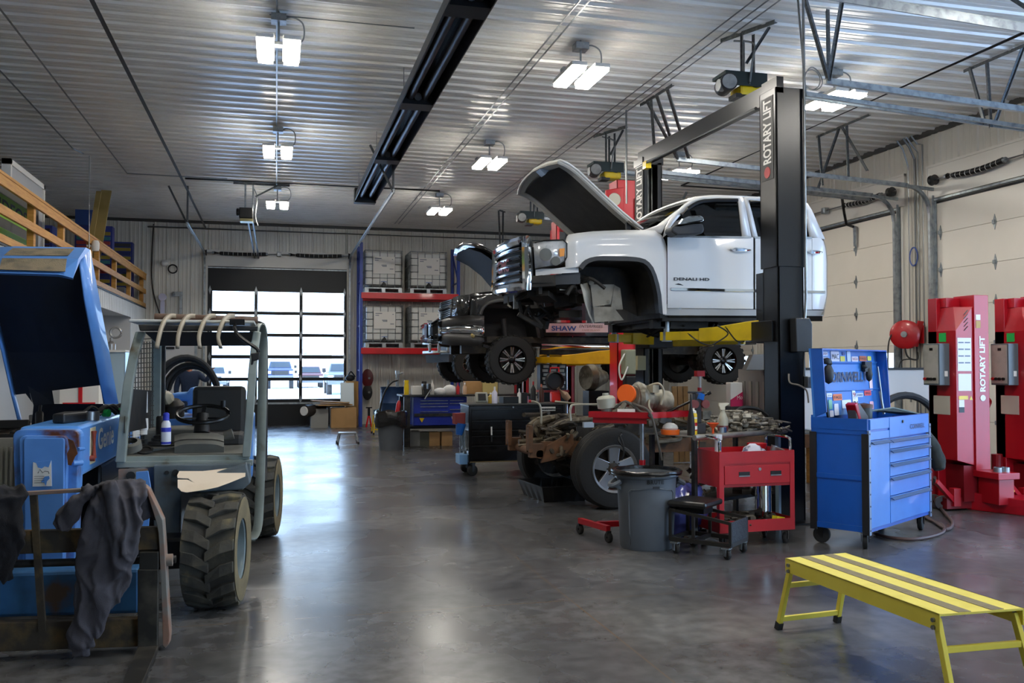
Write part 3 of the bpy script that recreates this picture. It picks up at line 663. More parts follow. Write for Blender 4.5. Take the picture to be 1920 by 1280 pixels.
q = MB(); q.prism([at(u, v, Y=8.3) for u, v in [(1480, 597), (1506, 597), (1511, 608), (1511, 652), (1506, 660), (1482, 660)]], (0, -.12, 0)); q.build('shroud', mat('grey_shroud', '#2b2d30', .4, c2='#232527', sc=4), la, bev=.01)
q = MB(); q.tube([(LX1 - .035, LY0 - .03, z) for z in (1.5, 1.95)] + [(LX1 - .01, LY0 - .03, 2.3), (LX1 - .01, LY0 - .03, 5.45)], .014, 8); q.build('conduit', STEEL, la)
q = MB(); q.box((LX1 + .02, LY0 - .05, 1.44), (.1, .08, .12)); q.build('outlet_box', GALV, la, bev=.008)
q = MB(); q.tube(spline([at(1479, 700, Y=8.28), at(1481, 717, Y=8.26), at(1498, 722, Y=8.24), at(1512, 732, Y=8.24), at(1516, 755, Y=8.24)]), .009, 6); q.build('power_cord', mat('tan_cord', '#8b8478', .6), la, smooth=True)
q = MB(); q.bx(4.86, 4.98, LY1 - .4, LY1 - .32, 1.55, 1.75); q.build('valve_box', mat('cream_box', '#c5bd93', .5), la)
# ================= blue telehandler facing the camera on the left =================
TB = mat('tele_blue', '#5d94dc', .42, 0, c2='#5288cf', sc=3, lo=.4, hi=.62, coat=.2)
TBR = mat('tele_blue_rusty', '#5d93d8', .5, 0, c2='#4f82c6', c3='#5b2f1b', sc=5, lo=.42, hi=.52)
TBD = mat('tele_blue_dirty', '#2c5f8e', .5, 0, c2='#264c70', c3='#4a3b30', sc=5, lo=.4, hi=.6)
RUST = mat('rusty_steel', '#3a332a', .75, .2, c2='#5a4a30', c3='#7a5a36', sc=9, lo=.45, hi=.62, bump=.1)
RUSTL = mat('rusty_grey', '#7d7a74', .6, .2, c2='#8d6a58', c3='#6b4638', sc=7, lo=.4, hi=.6)
CABG = mat('cab_grey', '#8d9793', .5, .1, c2='#7d8783', c3='#5a4f3b', sc=5, lo=.4, hi=.62)
CABP = mat('cab_panel', '#5f6a70', .5, .1, c2='#4c565b', c3='#493f31', sc=4, lo=.42, hi=.62)
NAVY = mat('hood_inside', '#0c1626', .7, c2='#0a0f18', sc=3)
MUD = mat('muddy_rubber', '#3a3935', .85, c2='#4b483e', c3='#746a4c', sc=7, lo=.42, hi=.6, bump=.15)
MUDY = mat('mud_sidewall', '#6b6149', .85, c2='#7d7152', sc=6, bump=.1)
RIMG = mat('dusty_rim', '#7f8d91', .5, .3, c2='#6f7a7c', sc=5)
SEATG = mat('dusty_vinyl', '#5d5d57', .75, c2='#6b6a62', sc=4)
th = thing('telehandler', 'weathered blue and grey telehandler with raised engine hood and pallet forks, facing the camera', 'telehandler', (-.9, 7.4, 0))
A = lambda u, v, y: at(u, v, Y=y)
def wheel(par, c, yaw, Rt, W, Rr, mtread, mrim, lugs=18, lugh=.03, dirt=None):
    """tyre with chevron lugs, axis along X turned by yaw; outer face towards +X"""
    q = MB(); hw = W / 2
    prof = [(Rr, -hw * .8), (Rt * .86, -hw * .98), (Rt * .94, -hw), (Rt - lugh, -hw * .86), (Rt - lugh, hw * .86), (Rt * .94, hw), (Rt * .86, hw * .98), (Rr, hw * .8)]
    q.lathe((0, 0, 0), prof, (1, 0, 0), 40)
    mm = Matrix.Translation(c) @ Matrix.Rotation(yaw, 4, 'Z')
    q.xf(mm); t = q.build('tyre', mtread, par, smooth=True)
    q = MB()
    for i in range(lugs):
        for s in (-1, 1):
            a0 = 2 * math.pi * (i + (.5 if s > 0 else 0)) / lugs
            pts = [(s * hw * 1.0, -.42), (s * hw * .5, -.28), (s * -.04 * W, .16), (s * -.04 * W, .60), (s * hw * .5, .25), (s * hw * 1.0, .1)]
            lo_, hi_ = [], []
            for x, da in pts:
                a = a0 + da * 2 * math.pi / lugs
                r = Rt - .012 if abs(x) > hw * .95 else Rt
                lo_.append((x, math.cos(a) * (Rt - lugh - .01), math.sin(a) * (Rt - lugh - .01))); hi_.append((x * .985, math.cos(a) * r, math.sin(a) * r))
            n = 6; q.raw(lo_ + hi_, [tuple(range(n - 1, -1, -1)), tuple(range(n, 2 * n))] + [(k, (k + 1) % n, n + (k + 1) % n, n + k) for k in range(n)])
    q.xf(mm); q.build('tread', mtread, t, bev=.006)
    if dirt:
        q = MB(); q.lathe((hw * .985, 0, 0), [(Rr, -.0), (Rt * .84, .012), (Rt * .90, .006)], (1, 0, 0), 40); q.xf(mm); q.build('sidewall', dirt, t, smooth=True)
    q = MB(); q.lathe((0, 0, 0), [(.02, hw * .1), (Rr * .35, hw * .1), (Rr * .42, hw * .3), (Rr * .7, hw * .25), (Rr * .92, hw * .3), (Rr * .94, hw * .9), (Rr * 1.04, hw * .95), (Rr * 1.04, hw * .7), (Rr, -hw * .7), (Rr * .9, -hw * .7), (Rr * .88, hw * .1)], (1, 0, 0), 32)
    q.cyl((hw * .1, 0, 0), (hw * .5, 0, 0), Rr * .2, n=12)
    for k in range(8):
        a = 2 * math.pi * k / 8; q.cyl((hw * .25, math.cos(a) * Rr * .55, math.sin(a) * Rr * .55), (hw * .4, math.cos(a) * Rr * .55, math.sin(a) * Rr * .55), .014, n=6)
    q.xf(mm); q.build('rim', mrim, t, smooth=True)
    return t
yw = -R(7)
wheel(th, (-.375, 6.42, .378), yw, .38, .33, .2, MUD, RIMG, 16, .032, MUDY)
wheel(th, (-.13, 8.95, .378), yw, .38, .31, .2, MUD, RIMG, 16, .032, MUDY)
wheel(th, (-1.92, 6.6, .378), yw + math.pi, .38, .33, .2, MUD, RIMG, 16, .032, MUDY)
wheel(th, (-1.66, 9.1, .378), yw + math.pi, .38, .31, .2, MUD, RIMG, 16, .032, MUDY)
# fork carriage
C = 5.5
q = MB(); q.bar(A(-60, 931, C), A(262, 912, C), .05, .02); q.build('backrest_rail', RUSTL, th, bev=.003)
for u0, u1 in ((-110, -100), (63, 80)):
    q = MB(); q.bar(A(u0, 927, C), A(u1, 1182, C), .035, .03, (0, 1, 0)); q.build('backrest_bar', RUST, th)
q = MB(); q.prism([A(-160, 1002, C), A(305, 988, C), A(305, 1030, C), A(-160, 1045, C)], (0, .06, 0)); q.build('upper_crossbar', RUST, th, bev=.005)
q = MB(); q.cyl(A(-160, 1062, C + .06), A(330, 1048, C + .06), .022, n=12); q.build('fork_shaft', DKST, th, smooth=True)
q = MB(); q.prism([A(-160, 1172, C), A(258, 1160, C), A(258, 1212, C), A(-160, 1228, C)], (0, .07, 0)); q.build('lower_crossbar', RUST, th, bev=.005)
sp = [(262, 912), (270, 911), (278, 918), (296, 955), (305, 975), (309, 1030), (313, 1110), (318, 1190), (316, 1208), (310, 1215), (305, 1210), (304, 1150), (300, 1060), (297, 1000), (293, 980), (276, 925), (268, 921), (260, 921)]
q = MB(); q.prism([A(u, v, C - .03) for u, v in sp], (.004, .09, 0)); q.build('side_plate', RUSTL, th, bev=.004)
q = MB(); q.cyl(A(306, 1050, C + .02), A(324, 1049, C + .02), .034, n=14); q.build('shaft_end', RUSTL, th, smooth=True)
for u0, u1 in ((258, 297), (-180, -140)):
    q = MB(); q.prism([A(u0, 1068, C - .06), A(u1, 1068, C - .06), A(u1 - 2, 1232, C - .06), A(u0, 1232, C - .06)], (0, .05, 0)); q.prism([A(u0 + 3, 1035, C - .05), A(u1, 1035, C - .05), A(u1, 1068, C - .05), A(u0 + 3, 1068, C - .05)], (0, .1, 0))
    x0, x1 = A(u0, 1232, C - .06).x, A(u1, 1232, C - .06).x
    q.prism([(x0, C - .06, .045), (x1, C - .06, .045), (x1 - .01, 4.35, .025), (x0 + .01, 4.35, .025)], (0, 0, -.035)) ; q.build('fork', mat('fork_steel', '#33322f', .5, .6, c2='#59544c', sc=8), th, bev=.004)
q = MB(); q.prism([A(-120, 1078, 5.75), A(262, 1066, 5.75), A(262, 1150, 5.75), A(-120, 1162, 5.75)], (0, .3, 0)); q.build('tilt_frame', TBD, th, bev=.02)
q = MB(); q.prism([A(255, 885, 5.9), A(277, 883, 5.9), A(283, 920, 5.9), A(277, 1000, 5.9), A(255, 1000, 5.9)], (0, .03, 0)); q.build('frame_gusset', TB, th)
# boom head and boom
q = MB()
def rrect(u0, u1, v0, v1, y, r=14, n=4):
    o = []
    for cx_, cy_, a0 in ((u1 - r, v0 + r, -90), (u1 - r, v1 - 2, 0), (u0 + r, v1 - 2, 90), (u0 + r, v0 + r, 180)):
        for k in range(n + 1):
            rr = r if cy_ < (v0 + v1) / 2 else 2
            o.append(A(cx_ + rr * math.cos(R(a0 + 90 * k / n)), cy_ + rr * math.sin(R(a0 + 90 * k / n)), y))
    return o
q.prism(rrect(24, 148, 806, 1140, 6.1), (0, .16, 0)); q.build('boom_head', TBR, th, bev=.01)
q = MB(); q.prism(rrect(36, 126, 817, 1140, 6.04, 10), (0, .06, 0)); q.build('head_plate', TBR, th, bev=.012)
q = MB(); q.prism(rrect(44, 121, 821, 1142, 6.02, 6), (0, .02, 0)); q.build('face_plate', TB, th, bev=.006)
q = MB(); q.prism([A(u, v, 6.015) for u, v in [(62, 866), (96, 863), (97, 911), (61, 912)]], (0, .003, 0)); st = q.build('sticker', PAPER, th)
q = MB(); q.prism([A(u, v, 6.011) for u, v in [(62, 866), (96, 863), (91, 876), (84, 874), (78, 878), (71, 876), (68, 868)]], (0, .002, 0)); q.prism([A(u, v, 6.011) for u, v in [(77, 903), (84, 893), (92, 892), (93, 897), (88, 902), (86, 911), (83, 905)]], (0, .002, 0)); q.build('torn_patch', TB, st)
q = MB(); q.tube([A(u, v, 6.01) for u, v in [(71, 887), (75, 880), (80, 886), (84, 883), (91, 884), (92, 888)]], .002, 4)
for v in (893, 897, 901, 905): q.bar(A(64, v, 6.011), A(83, v - .5, 6.011), .001, .002)
q.build('writing', BLACKP, st)
q = MB(); q.prism([A(u, v, 6.035) for u, v in [(128, 822), (138, 826), (144, 842), (146, 850), (141, 856), (134, 872), (128, 871), (126, 850), (131, 840)]], (0, -.01, 0)); q.build('rust_patch', mat('rust', '#4a2a16', .9, c2='#6b3d1d', sc=9), th)
q = MB(); q.cyl(A(136, 868, 6.08), A(154, 867, 6.12), .018, n=10); q.cyl(A(146, 842, 6.06), A(157, 841, 6.12), .012, n=8); q.build('hose_port', TB, th, smooth=True)
bx0 = A(30, 806, 6.2); q = MB()
xr = A(152, 800, 6.26).x; zt = 1.225; xl = A(32, 806, 6.2).x
q.prism([(xl, 6.26, zt), (xr, 6.26, zt), (xr, 6.26, .9), (xl, 6.26, .9)], (0, 3.3, 0)); boom = q.build('boom', mat('boom_blue', '#5b9be6', .35, 0, c2='#4f8ed8', sc=2, coat=.3), th, bev=.02)
q = MB(); q.bx(xr, xr + .003, 6.55, 6.73, .95, 1.19); q.build('decal', mat('cream_decal', '#d9cfae', .6), boom)
text('Genie', 'lettering', PAPER, boom, (xr + .002, 6.82, 1.02), (0, 1, 0), (0, 0, 1), .15, .62, ext=.002, bold=.02)
q = MB(); q.tube([(xr + .02, 6.58, .99), (xr + .02, 6.58, 1.17)], .018, 8); q.cyl((xr, 6.56, .99), (xr + .03, 6.56, .99), .02, n=10); q.build('release_handle', mat('red_oxide', '#8e3b28', .6), boom, smooth=True)
# body front panel, axle, chassis
q = MB(); q.prism([A(u, v, 6.55) for u, v in [(288, 872), (470, 868), (470, 905), (340, 912), (338, 1010), (288, 1010)]], (0, .05, 0)); q.build('front_panel', CABP, th, bev=.008)
q = MB(); q.prism([A(u, v, 6.58) for u, v in [(222, 880), (275, 880), (275, 908), (222, 908)]], (0, .05, 0)); q.build('hinge_plate', RUSTL, th)
q = MB(); q.cyl(A(245, 892, 6.55), A(245, 892, 6.6), .03, n=12); q.cyl(A(313, 886, 6.53), A(313, 886, 6.57), .014, n=8); q.cyl(A(329, 886, 6.53), A(329, 886, 6.57), .022, n=10); q.build('bolt', BLACKM, th)
q = MB(); q.bx(-2.0, -.35, 6.3, 6.55, .28, .48); q.bx(-1.2, -.7, 6.6, 9.2, .3, .75); q.bx(-1.9, -1.2, 7.0, 9.3, .45, .9); q.build('chassis', BLACKM, th, bev=.02)
q = MB(); q.bx(-1.75, -.1, 8.8, 9.1, .28, .48); q.build('rear_axle', DKST, th, bev=.02)
q = MB(); q.prism([A(u, v, 6.5) for u, v in [(340, 905), (462, 868), (470, 905), (455, 918), (345, 925)]], (0, .3, 0)); q.build('fender', CABP, th, bev=.01)
# cab: sill, floor, pillars, roof
cf = 6.62
fl_, fr_ = A(222, 862, cf), A(472, 852, cf)
q = MB(); q.prism([A(218, 866, cf), A(474, 862, cf), A(474, 873, cf), A(218, 877, cf)], (0, .05, 0)); q.prism([A(224, 856, cf + .03), A(468, 852, cf + .03), A(468, 864, cf + .03), A(224, 868, cf + .03)], (0, .04, 0)); q.build('cab_sill', CABG, th, bev=.005)
q = MB(); q.bx(-1.03, -.2, cf + .05, 8.0, .93, .99); q.build('cab_floor', SEATG, th)
def pillar(pts, w, d, nm='cab_pillar', m=CABG):
    q = MB(); pts = [Vector(p) for p in pts]
    ring = lambda p: [p + Vector((-w / 2, -d / 2, 0)), p + Vector((w / 2, -d / 2, 0)), p + Vector((w / 2, d / 2, 0)), p + Vector((-w / 2, d / 2, 0))]
    q.loft([ring(p) for p in pts]); return q.build(nm, m, th, bev=.006)
pillar([A(227, 866, cf), A(232, 800, cf + .0), A(241, 720, cf + .02), A(253, 660, cf + .05), A(264, 622, cf + .1)], .06, .07)
pillar([A(462, 856, cf), A(468, 780, cf), A(473, 700, cf + .02), A(478, 650, cf + .05), A(482, 622, cf + .1)], .055, .07)
pillar([A(292, 850, 7.75), A(293, 720, 7.75), A(294, 628, 7.75)], .07, .06)
pillar([A(304, 840, 7.9), A(305, 720, 7.9), A(306, 635, 7.9)], .04, .05, m=DKST)
rp_ = spline([A(478, 640, 7.0), A(479, 618, 7.05), A(484, 608, 7.2), A(490, 610, 7.4), A(493, 625, 7.5), A(494, 660, 7.55), A(492, 780, 7.55), A(489, 900, 7.5), A(485, 985, 7.4), A(474, 1012, 7.2)], 4)
q = MB()
for p, p2 in zip(rp_, rp_[1:]): pass
q.grid([[p + Vector((-.04, 0, 0)) for p in rp_], [p + Vector((.02, 0, 0)) for p in rp_], [p + Vector((.02, .06, 0)) for p in rp_]]); q.build('side_hoop', CABG, th, solid=.02, smooth=True)
q = MB(); q.tube(spline([A(484, 608, 7.6), A(492, 612, 7.7), A(495, 632, 7.8), A(496, 690, 7.85), A(494, 900, 7.85)], 4), .03, 8); q.build('rear_hoop', DKST, th, smooth=True)
zr = 1.87
q = MB(); q.prism([A(259, 608, cf), A(484, 611, cf), A(483, 620, cf), A(262, 620, cf)], (0, .06, 0)); q.build('roof_beam', DKST, th, bev=.006)
q = MB(); q.prism([A(270, 622, 6.75), A(474, 622, 6.75), A(470, 648, 7.1), A(300, 648, 7.1)], (0, .04, .0)); q.build('roof_lining', BLACKP, th)
q = MB(); q.bx(-.98, -.15, 6.66, 7.95, 1.905, 1.925); q.build('roof_panel', mat('roof_glazing', '#c9cac6', .4, c2='#a7a79f', sc=4), th, bev=.006)
q = MB(); q.cyl(A(290, 594, 7.15), A(484, 600, 7.15), .028, n=10); q.build('light_bar', mat('rusty_tube', '#5b463b', .7, .3, c2='#7b6a60', sc=9), th, smooth=True)
for u0 in (325, 361, 400, 436):
    q = MB(); pt = spline([A(u0 + 2, 592, 7.1), A(u0 - 6, 592, 6.9), A(u0 - 15, 600, 6.7), A(u0 - 22, 614, 6.55), A(u0 - 27, 632, 6.47), A(u0 - 31 + (u0 - 325) * .08, 652, 6.43)], 4)
    q.grid([[p + Vector((-.012, 0, 0)) for p in pt], [p + Vector((.012, 0, 0)) for p in pt]]); q.build('overhead_bar', mat('bar_tan', '#9c9383', .6, c2='#857c6c', sc=6), th, solid=.03, smooth=True)
q = MB(); q.tube(spline([A(441, 607, 6.6), A(440, 617, 6.5), A(449, 630, 6.45), A(466, 643, 6.42), A(482, 654, 6.4), A(484, 660, 6.4)], 5), .013, 7); q.box(A(445, 604, 6.62), (.1, .08, .04)); q.build('mirror_arm', BLACKM, th, smooth=True)
q = MB(); q.prism([A(470, 662, 6.38), A(487, 660, 6.38), A(486, 674, 6.38), A(472, 678, 6.38)], (0, .04, 0)); q.prism([A(473, 660, 6.45), A(470, 684, 6.45), A(474, 684, 6.45), A(479, 664, 6.45)], (0, .02, 0)); q.build('rear_mirror', BLACKP, th, bev=.008)
# mesh guard on the boom side of the cab
MW = mat('guard_wire', '#2e2a27', .6, .4)
gx = -1.03
def gp(u, v):
    t = (u - 240) / 50; return A(u, v, 6.72 + t * 1.0)
q = MB()
for k in range(24):
    v = 636 + k * 9; u0 = 262 - (v - 636) * .12
    q.cyl(gp(u0, v), gp(288, v - 2), .0035, n=5)
for k in range(9):
    u = 243 + k * 5.4; q.cyl(gp(max(u, 240), 640 + max(0, 262 - u) * 5), gp(max(u, 240), 840), .0035, n=5)
q.build('wire_guard', MW, th)
q = MB(); q.prism([gp(236, 728), gp(284, 732), gp(283, 800), gp(232, 812)], (.004, 0, 0)); q.build('guard_plate', DKST, th)
for j, (a, b, c, d) in enumerate(((249, 260, 733, 768), (263, 275, 734, 773), (248, 260, 786, 818), (262, 276, 784, 814))):
    q = MB(); q.prism([gp(a, c), gp(b, c), gp(b, d), gp(a, d + 2)], (.008, 0, 0)); q.build('torn_label', PAPER, th)
# controls
q = MB(); q.prism([A(226, 845, 6.7), A(330, 838, 7.15), A(330, 850, 6.75), A(228, 858, 6.7)], (0, 0, -.04)); q.build('side_console', SEATG, th)
q = MB(); q.lathe(A(247, 840, 6.78), [(.07, 0), (.065, .05), (.04, .06)], (0, -.5, 1), 16); q.build('gauge_pod', SEATG, th, smooth=True)
q = MB(); q.lathe(A(272, 845, 6.78), [(.055, 0), (.055, .012), (.04, .014), (.04, .002), (0, .002)], (0, -.4, 1), 18); q.build('cup_holder', DKST, th, smooth=True)
q = MB(); p = A(300, 832, 6.9); q.lathe(p, [(.085, 0), (.08, .02), (.06, .025), (.06, .04), (.045, .045), (.045, .06), (.03, .065), (.028, .19), (.02, .2), (0, .2)], (0, 0, 1), 14); q.build('joystick', BLACKP, th, smooth=True)
q = MB(); g = []
for k in range(9):
    u = 327 + (420 - 327) * k / 8; e = 1 - abs(k / 4 - 1) ** 4
    g.append([A(u, 851, 6.78), A(u, 838 - 6 * e, 6.76), A(u, 828 - 5 * e, 6.79), A(u, 819 - 7 * e, 6.95), A(u, 816 - 5 * e, 7.1), A(u, 850, 7.12)])
q.grid(g); o = q.build('dash_cowl', SEATG, th, smooth=True)
q = MB(); q.tube([g[k][2] + Vector((0, -.005, 0)) for k in range(9)], .003, 5); q.build('seam', BLACKP, o)
sc_ = A(380, 776, 7.15)
q = MB(); e1 = Vector((1, 0, 0)); e2 = Vector((0, .93, .3)); q.tube([sc_ + e1 * .185 * math.cos(t) + e2 * .185 * math.sin(t) for t in (2 * math.pi * k / 28 for k in range(28))], .016, 8, closed=True)
for a in (90, 210, 330): q.bar(sc_ + Vector((0, 0, -.03)), sc_ + e1 * .18 * math.cos(R(a)) + e2 * .18 * math.sin(R(a)), .03, .012)
q.cyl(sc_ + e1 * .14 + e2 * .12, sc_ + e1 * .14 + e2 * .12 + Vector((0, 0, .06)), .02); q.build('steering_wheel', BLACKM, th, smooth=True)
q = MB(); q.cyl(A(378, 812, 7.1), sc_, .06, .045, 12); q.build('steering_column', BLACKP, th, smooth=True)
q = MB(); q.cyl(A(420, 818, 7.1), A(437, 813, 7.1), .035, .04, 12); q.build('control_knob', SEATG, th, smooth=True)
q = MB(); q.box((-.45, 7.85, 1.2), (.42, .12, .48), 0, 0, -.15); q.box((-.45, 7.6, 1.02), (.42, .42, .12)); q.build('operator_seat', mat('black_vinyl', '#232322', .6), th, bev=.04)
q = MB(); q.bx(-1.0, -.55, 7.4, 7.9, .99, 1.12); q.build('rear_cowl', SEATG, th, bev=.03)
# hose bundle and rear cover
for k, (dx, r_) in enumerate(((0, .30), (.02, .285), (-.02, .25), (.0, .232))):
    c = A(348, 752, 8.3 + k * .06); q = MB()
    q.tube([c + Vector((.05 * k - .06, 0, -.35))] * 0 + [c + Vector((math.cos(R(a)) * r_ * .9 + .02 * k, .02 * math.sin(R(a * 2)), math.sin(R(a)) * r_ * 1.18 + .03)) for a in range(175, -1, -11)] + [c + Vector((r_ * .88 + .02 * k, 0, -.3))], .022, 8)
    q.build('hydraulic_hose', RUB, th, smooth=True)
q = MB(); q.prism([A(u, v, 8.7) for u, v in [(318, 738), (350, 736), (357, 727), (365, 725), (368, 740), (367, 775), (350, 775), (352, 752), (318, 752)]], (0, .5, 0)); q.bx(-1.1, -.2, 8.5, 9.4, .6, 1.15); q.build('rear_cover', TB, th, bev=.02)
q = MB(); q.lathe(A(322, 762, 8.0), [(.1, -.08), (.1, .02), (.06, .06), (0, .06)], (0, -.2, 1), 14); q.build('air_filter', DKST, th, smooth=True)
q = MB(); q.lathe(A(306, 748, 7.95), [(0, 0), (.055, .0), (.06, .05), (.03, .08), (0, .08)], (.9, -.3, .2), 14); q.build('work_lamp', mat('cream_lamp', '#c9c2ae', .4), th, smooth=True)
# engine hood swung up
q = MB(); Hd = {}
back = [[A(u, v, y) for u, v, y in r] for r in ([(14, 470, 7.55), (90, 470, 7.55), (168, 468, 7.55)], [(24, 560, 7.75), (100, 560, 7.75), (182, 560, 7.75)], [(32, 660, 7.95), (110, 660, 7.95), (201, 660, 7.95)], [(40, 719, 8.05), (94, 719, 8.05), (188, 719, 8.05)])]
rim_r = [(148, 482, 7.35), (158, 560, 7.5), (177, 660, 7.75), (188, 719, 7.9), (197, 757, 8.0)]
out_r = [(168, 468, 7.6), (185, 560, 7.8), (204, 660, 8.0), (214, 719, 8.1), (221, 757, 8.15)]
rim_l = [(-40, 482, 7.35), (-18, 580, 7.5), (4, 660, 7.75), (22, 740, 7.9), (40, 812, 8.0)]
out_l = [(-25, 468, 7.6), (-8, 580, 7.8), (12, 660, 8.0), (28, 740, 8.1), (45, 808, 8.15)]
PT = lambda r: [A(*p) for p in r]
hd = MB(); hd.grid([PT(rim_r), PT(out_r)]); hd.build('hood_side', TB, th, solid=.012, smooth=True)
hd = MB(); hd.grid([PT(rim_l), PT(out_l)]); hd.build('hood_side', TB, th, solid=.012, smooth=True)
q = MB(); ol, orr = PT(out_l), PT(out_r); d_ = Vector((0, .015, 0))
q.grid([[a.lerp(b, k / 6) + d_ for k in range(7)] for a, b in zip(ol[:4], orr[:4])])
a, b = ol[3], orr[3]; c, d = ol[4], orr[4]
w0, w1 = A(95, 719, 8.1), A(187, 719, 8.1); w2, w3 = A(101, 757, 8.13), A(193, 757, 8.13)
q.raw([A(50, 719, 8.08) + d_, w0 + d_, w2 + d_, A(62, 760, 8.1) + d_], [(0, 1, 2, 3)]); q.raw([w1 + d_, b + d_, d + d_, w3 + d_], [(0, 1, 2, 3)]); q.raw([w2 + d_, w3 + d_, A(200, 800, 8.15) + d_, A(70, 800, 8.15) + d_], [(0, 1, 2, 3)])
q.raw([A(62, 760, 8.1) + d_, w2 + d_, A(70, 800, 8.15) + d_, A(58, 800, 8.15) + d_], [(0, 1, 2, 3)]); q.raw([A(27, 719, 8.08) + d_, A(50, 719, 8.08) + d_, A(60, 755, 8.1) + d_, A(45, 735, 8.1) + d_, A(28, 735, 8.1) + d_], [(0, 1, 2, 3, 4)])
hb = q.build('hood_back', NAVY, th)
q = MB(); q.grid([[A(-30, 466, 7.55), A(28, 463, 7.5), A(160, 465, 7.5), A(168, 469, 7.55)], [A(-55, 484, 7.25), A(3, 484, 7.22), A(147, 486, 7.22), A(150, 488, 7.25)], [A(-55, 512, 7.05), A(-3, 511, 7.05), A(110, 514, 7.05), A(137, 521, 7.05)], [A(-55, 514, 7.1), A(-3, 513, 7.1), A(110, 517, 7.1), A(137, 523, 7.1)]])
q.build('hood_nose', TB, th, solid=.012)
GRL = mat('dusty_grille', '#8a7c64', .85, c2='#5e574a', sc=9, bump=.4, bsc=120)
dd = Vector((0, -.012, .004))
q = MB(); q.prism([A(25, 467, 7.47) + dd, A(140, 468, 7.47) + dd, A(128, 481, 7.28) + dd, A(8, 481, 7.28) + dd], (0, -.006, .003)); q.build('hood_grille', GRL, th)
q = MB(); q.prism([A(5, 486, 7.2) + dd, A(126, 487, 7.2) + dd, A(123, 511, 7.06) + dd, A(0, 507, 7.06) + dd], (0, -.006, .003)); q.build('hood_grille', GRL, th)
q = MB(); q.cyl(A(74, 800, 7.6), A(74, 775, 7.7), .03); q.cyl(A(74, 775, 7.7), A(76, 760, 7.75), .012); q.build('gas_strut', BLACKM, th)
rnd = random.Random(9); q = MB()
for k in range(22):
    q.box((rnd.uniform(-1.95, -1.45), rnd.uniform(7.1, 8.3), rnd.uniform(.9, 1.18)), (rnd.uniform(.08, .25), rnd.uniform(.1, .35), rnd.uniform(.06, .16)), rnd.uniform(0, 3), rnd.uniform(-.3, .3))
q.build('engine', BLACKM, th, bev=.01)
q = MB(); q.bx(-1.98, -1.6, 6.75, 6.8, .55, 1.12)
for k in range(12): q.bx(-1.96 + k * .03, -1.948 + k * .03, 6.735, 6.75, .58, 1.06)
q.build('radiator_grille', mat('grille_grey', '#8b8a82', .6), th)
# ---- things on the telehandler
BLUEB = mat('bottle_blue', '#2b37b5', .4)
t = thing('spray_bottle', 'white and blue spray can standing by the joystick in the telehandler cab', 'spray can', A(311, 833, 6.82))
p = A(311, 833, 6.82)
q = MB(); q.lathe(p, [(0, 0), (.032, 0), (.034, .01), (.034, .1), (.03, .15), (.018, .17), (.018, .18), (0, .18)], n=16); q.build('body', mat('bottle_white', '#dfe2ea', .35), t, smooth=True)
q = MB(); q.lathe(p, [(.0345, .005), (.0345, .02)], n=16); q.lathe(p, [(.0347, .09), (.0347, .12)], n=16); q.build('label_band', BLUEB, t); q = MB(); q.lathe(p, [(.022, .17), (.022, .215), (.012, .225), (0, .225)], n=14); q.build('cap', BLUEB, t, smooth=True)
q = MB(); cb = [(332, 892), (336, 884), (380, 884), (399, 882), (461, 874), (460, 893), (430, 905), (408, 913), (385, 918), (350, 923), (340, 921), (333, 914), (333, 900), (351, 900), (366, 907), (353, 897), (333, 896)]
q.prism([A(u, v, 6.3 + (921 - v) / 48 * .28) for u, v in cb], (0, .004, .004))
one('cardboard_sheet', q, mat('cream_card', '#e3d2bc', .85, c2='#d8c5ab', sc=3), 'torn cream cardboard sheet lying over the telehandler front tyre', 'cardboard')
t = thing('air_intake', 'black plastic engine part with a silver pipe end resting on top of the blue boom', 'engine part', (-1.32, 6.75, 1.225))
q = MB(); q.prism([(xl + .12, 6.55, 1.225), (xl + .12, 6.85, 1.225), (xr - .08, 6.95, 1.225), (xr - .06, 6.75, 1.225), (xl + .2, 6.5, 1.225)], (0, 0, .065)); q.build('body', BLACKP, t, bev=.015)
q = MB(); q.lathe((xr - .05, 6.85, 1.228), [(.055, 0), (.055, .06), (.045, .06), (.045, 0)], n=18, closed=True); q.build('pipe_end', STEEL, t, smooth=True)
t = thing('wiring_loom', 'bundle of black cable ends with green caps lying on the boom beside the cab', 'cable bundle', (-1.22, 7.45, 1.225))
rnd = random.Random(2); q = MB()
for k in range(7):
    a = Vector((rnd.uniform(-1.38, -1.2), rnd.uniform(7.1, 7.6), 1.245)); q.tube(spline([a, a + Vector((.06, .1, .06)), a + Vector((.12, .15, .0))], 4), .012, 6)
q.build('cable', BLACKP, t, smooth=True)
q = MB(); q.cyl((-1.24, 7.3, 1.255), (-1.2, 7.28, 1.255), .028); q.cyl((-1.2, 7.55, 1.255), (-1.16, 7.53, 1.255), .026); q.build('green_cap', mat('green_cap', '#18a04a', .4), t)
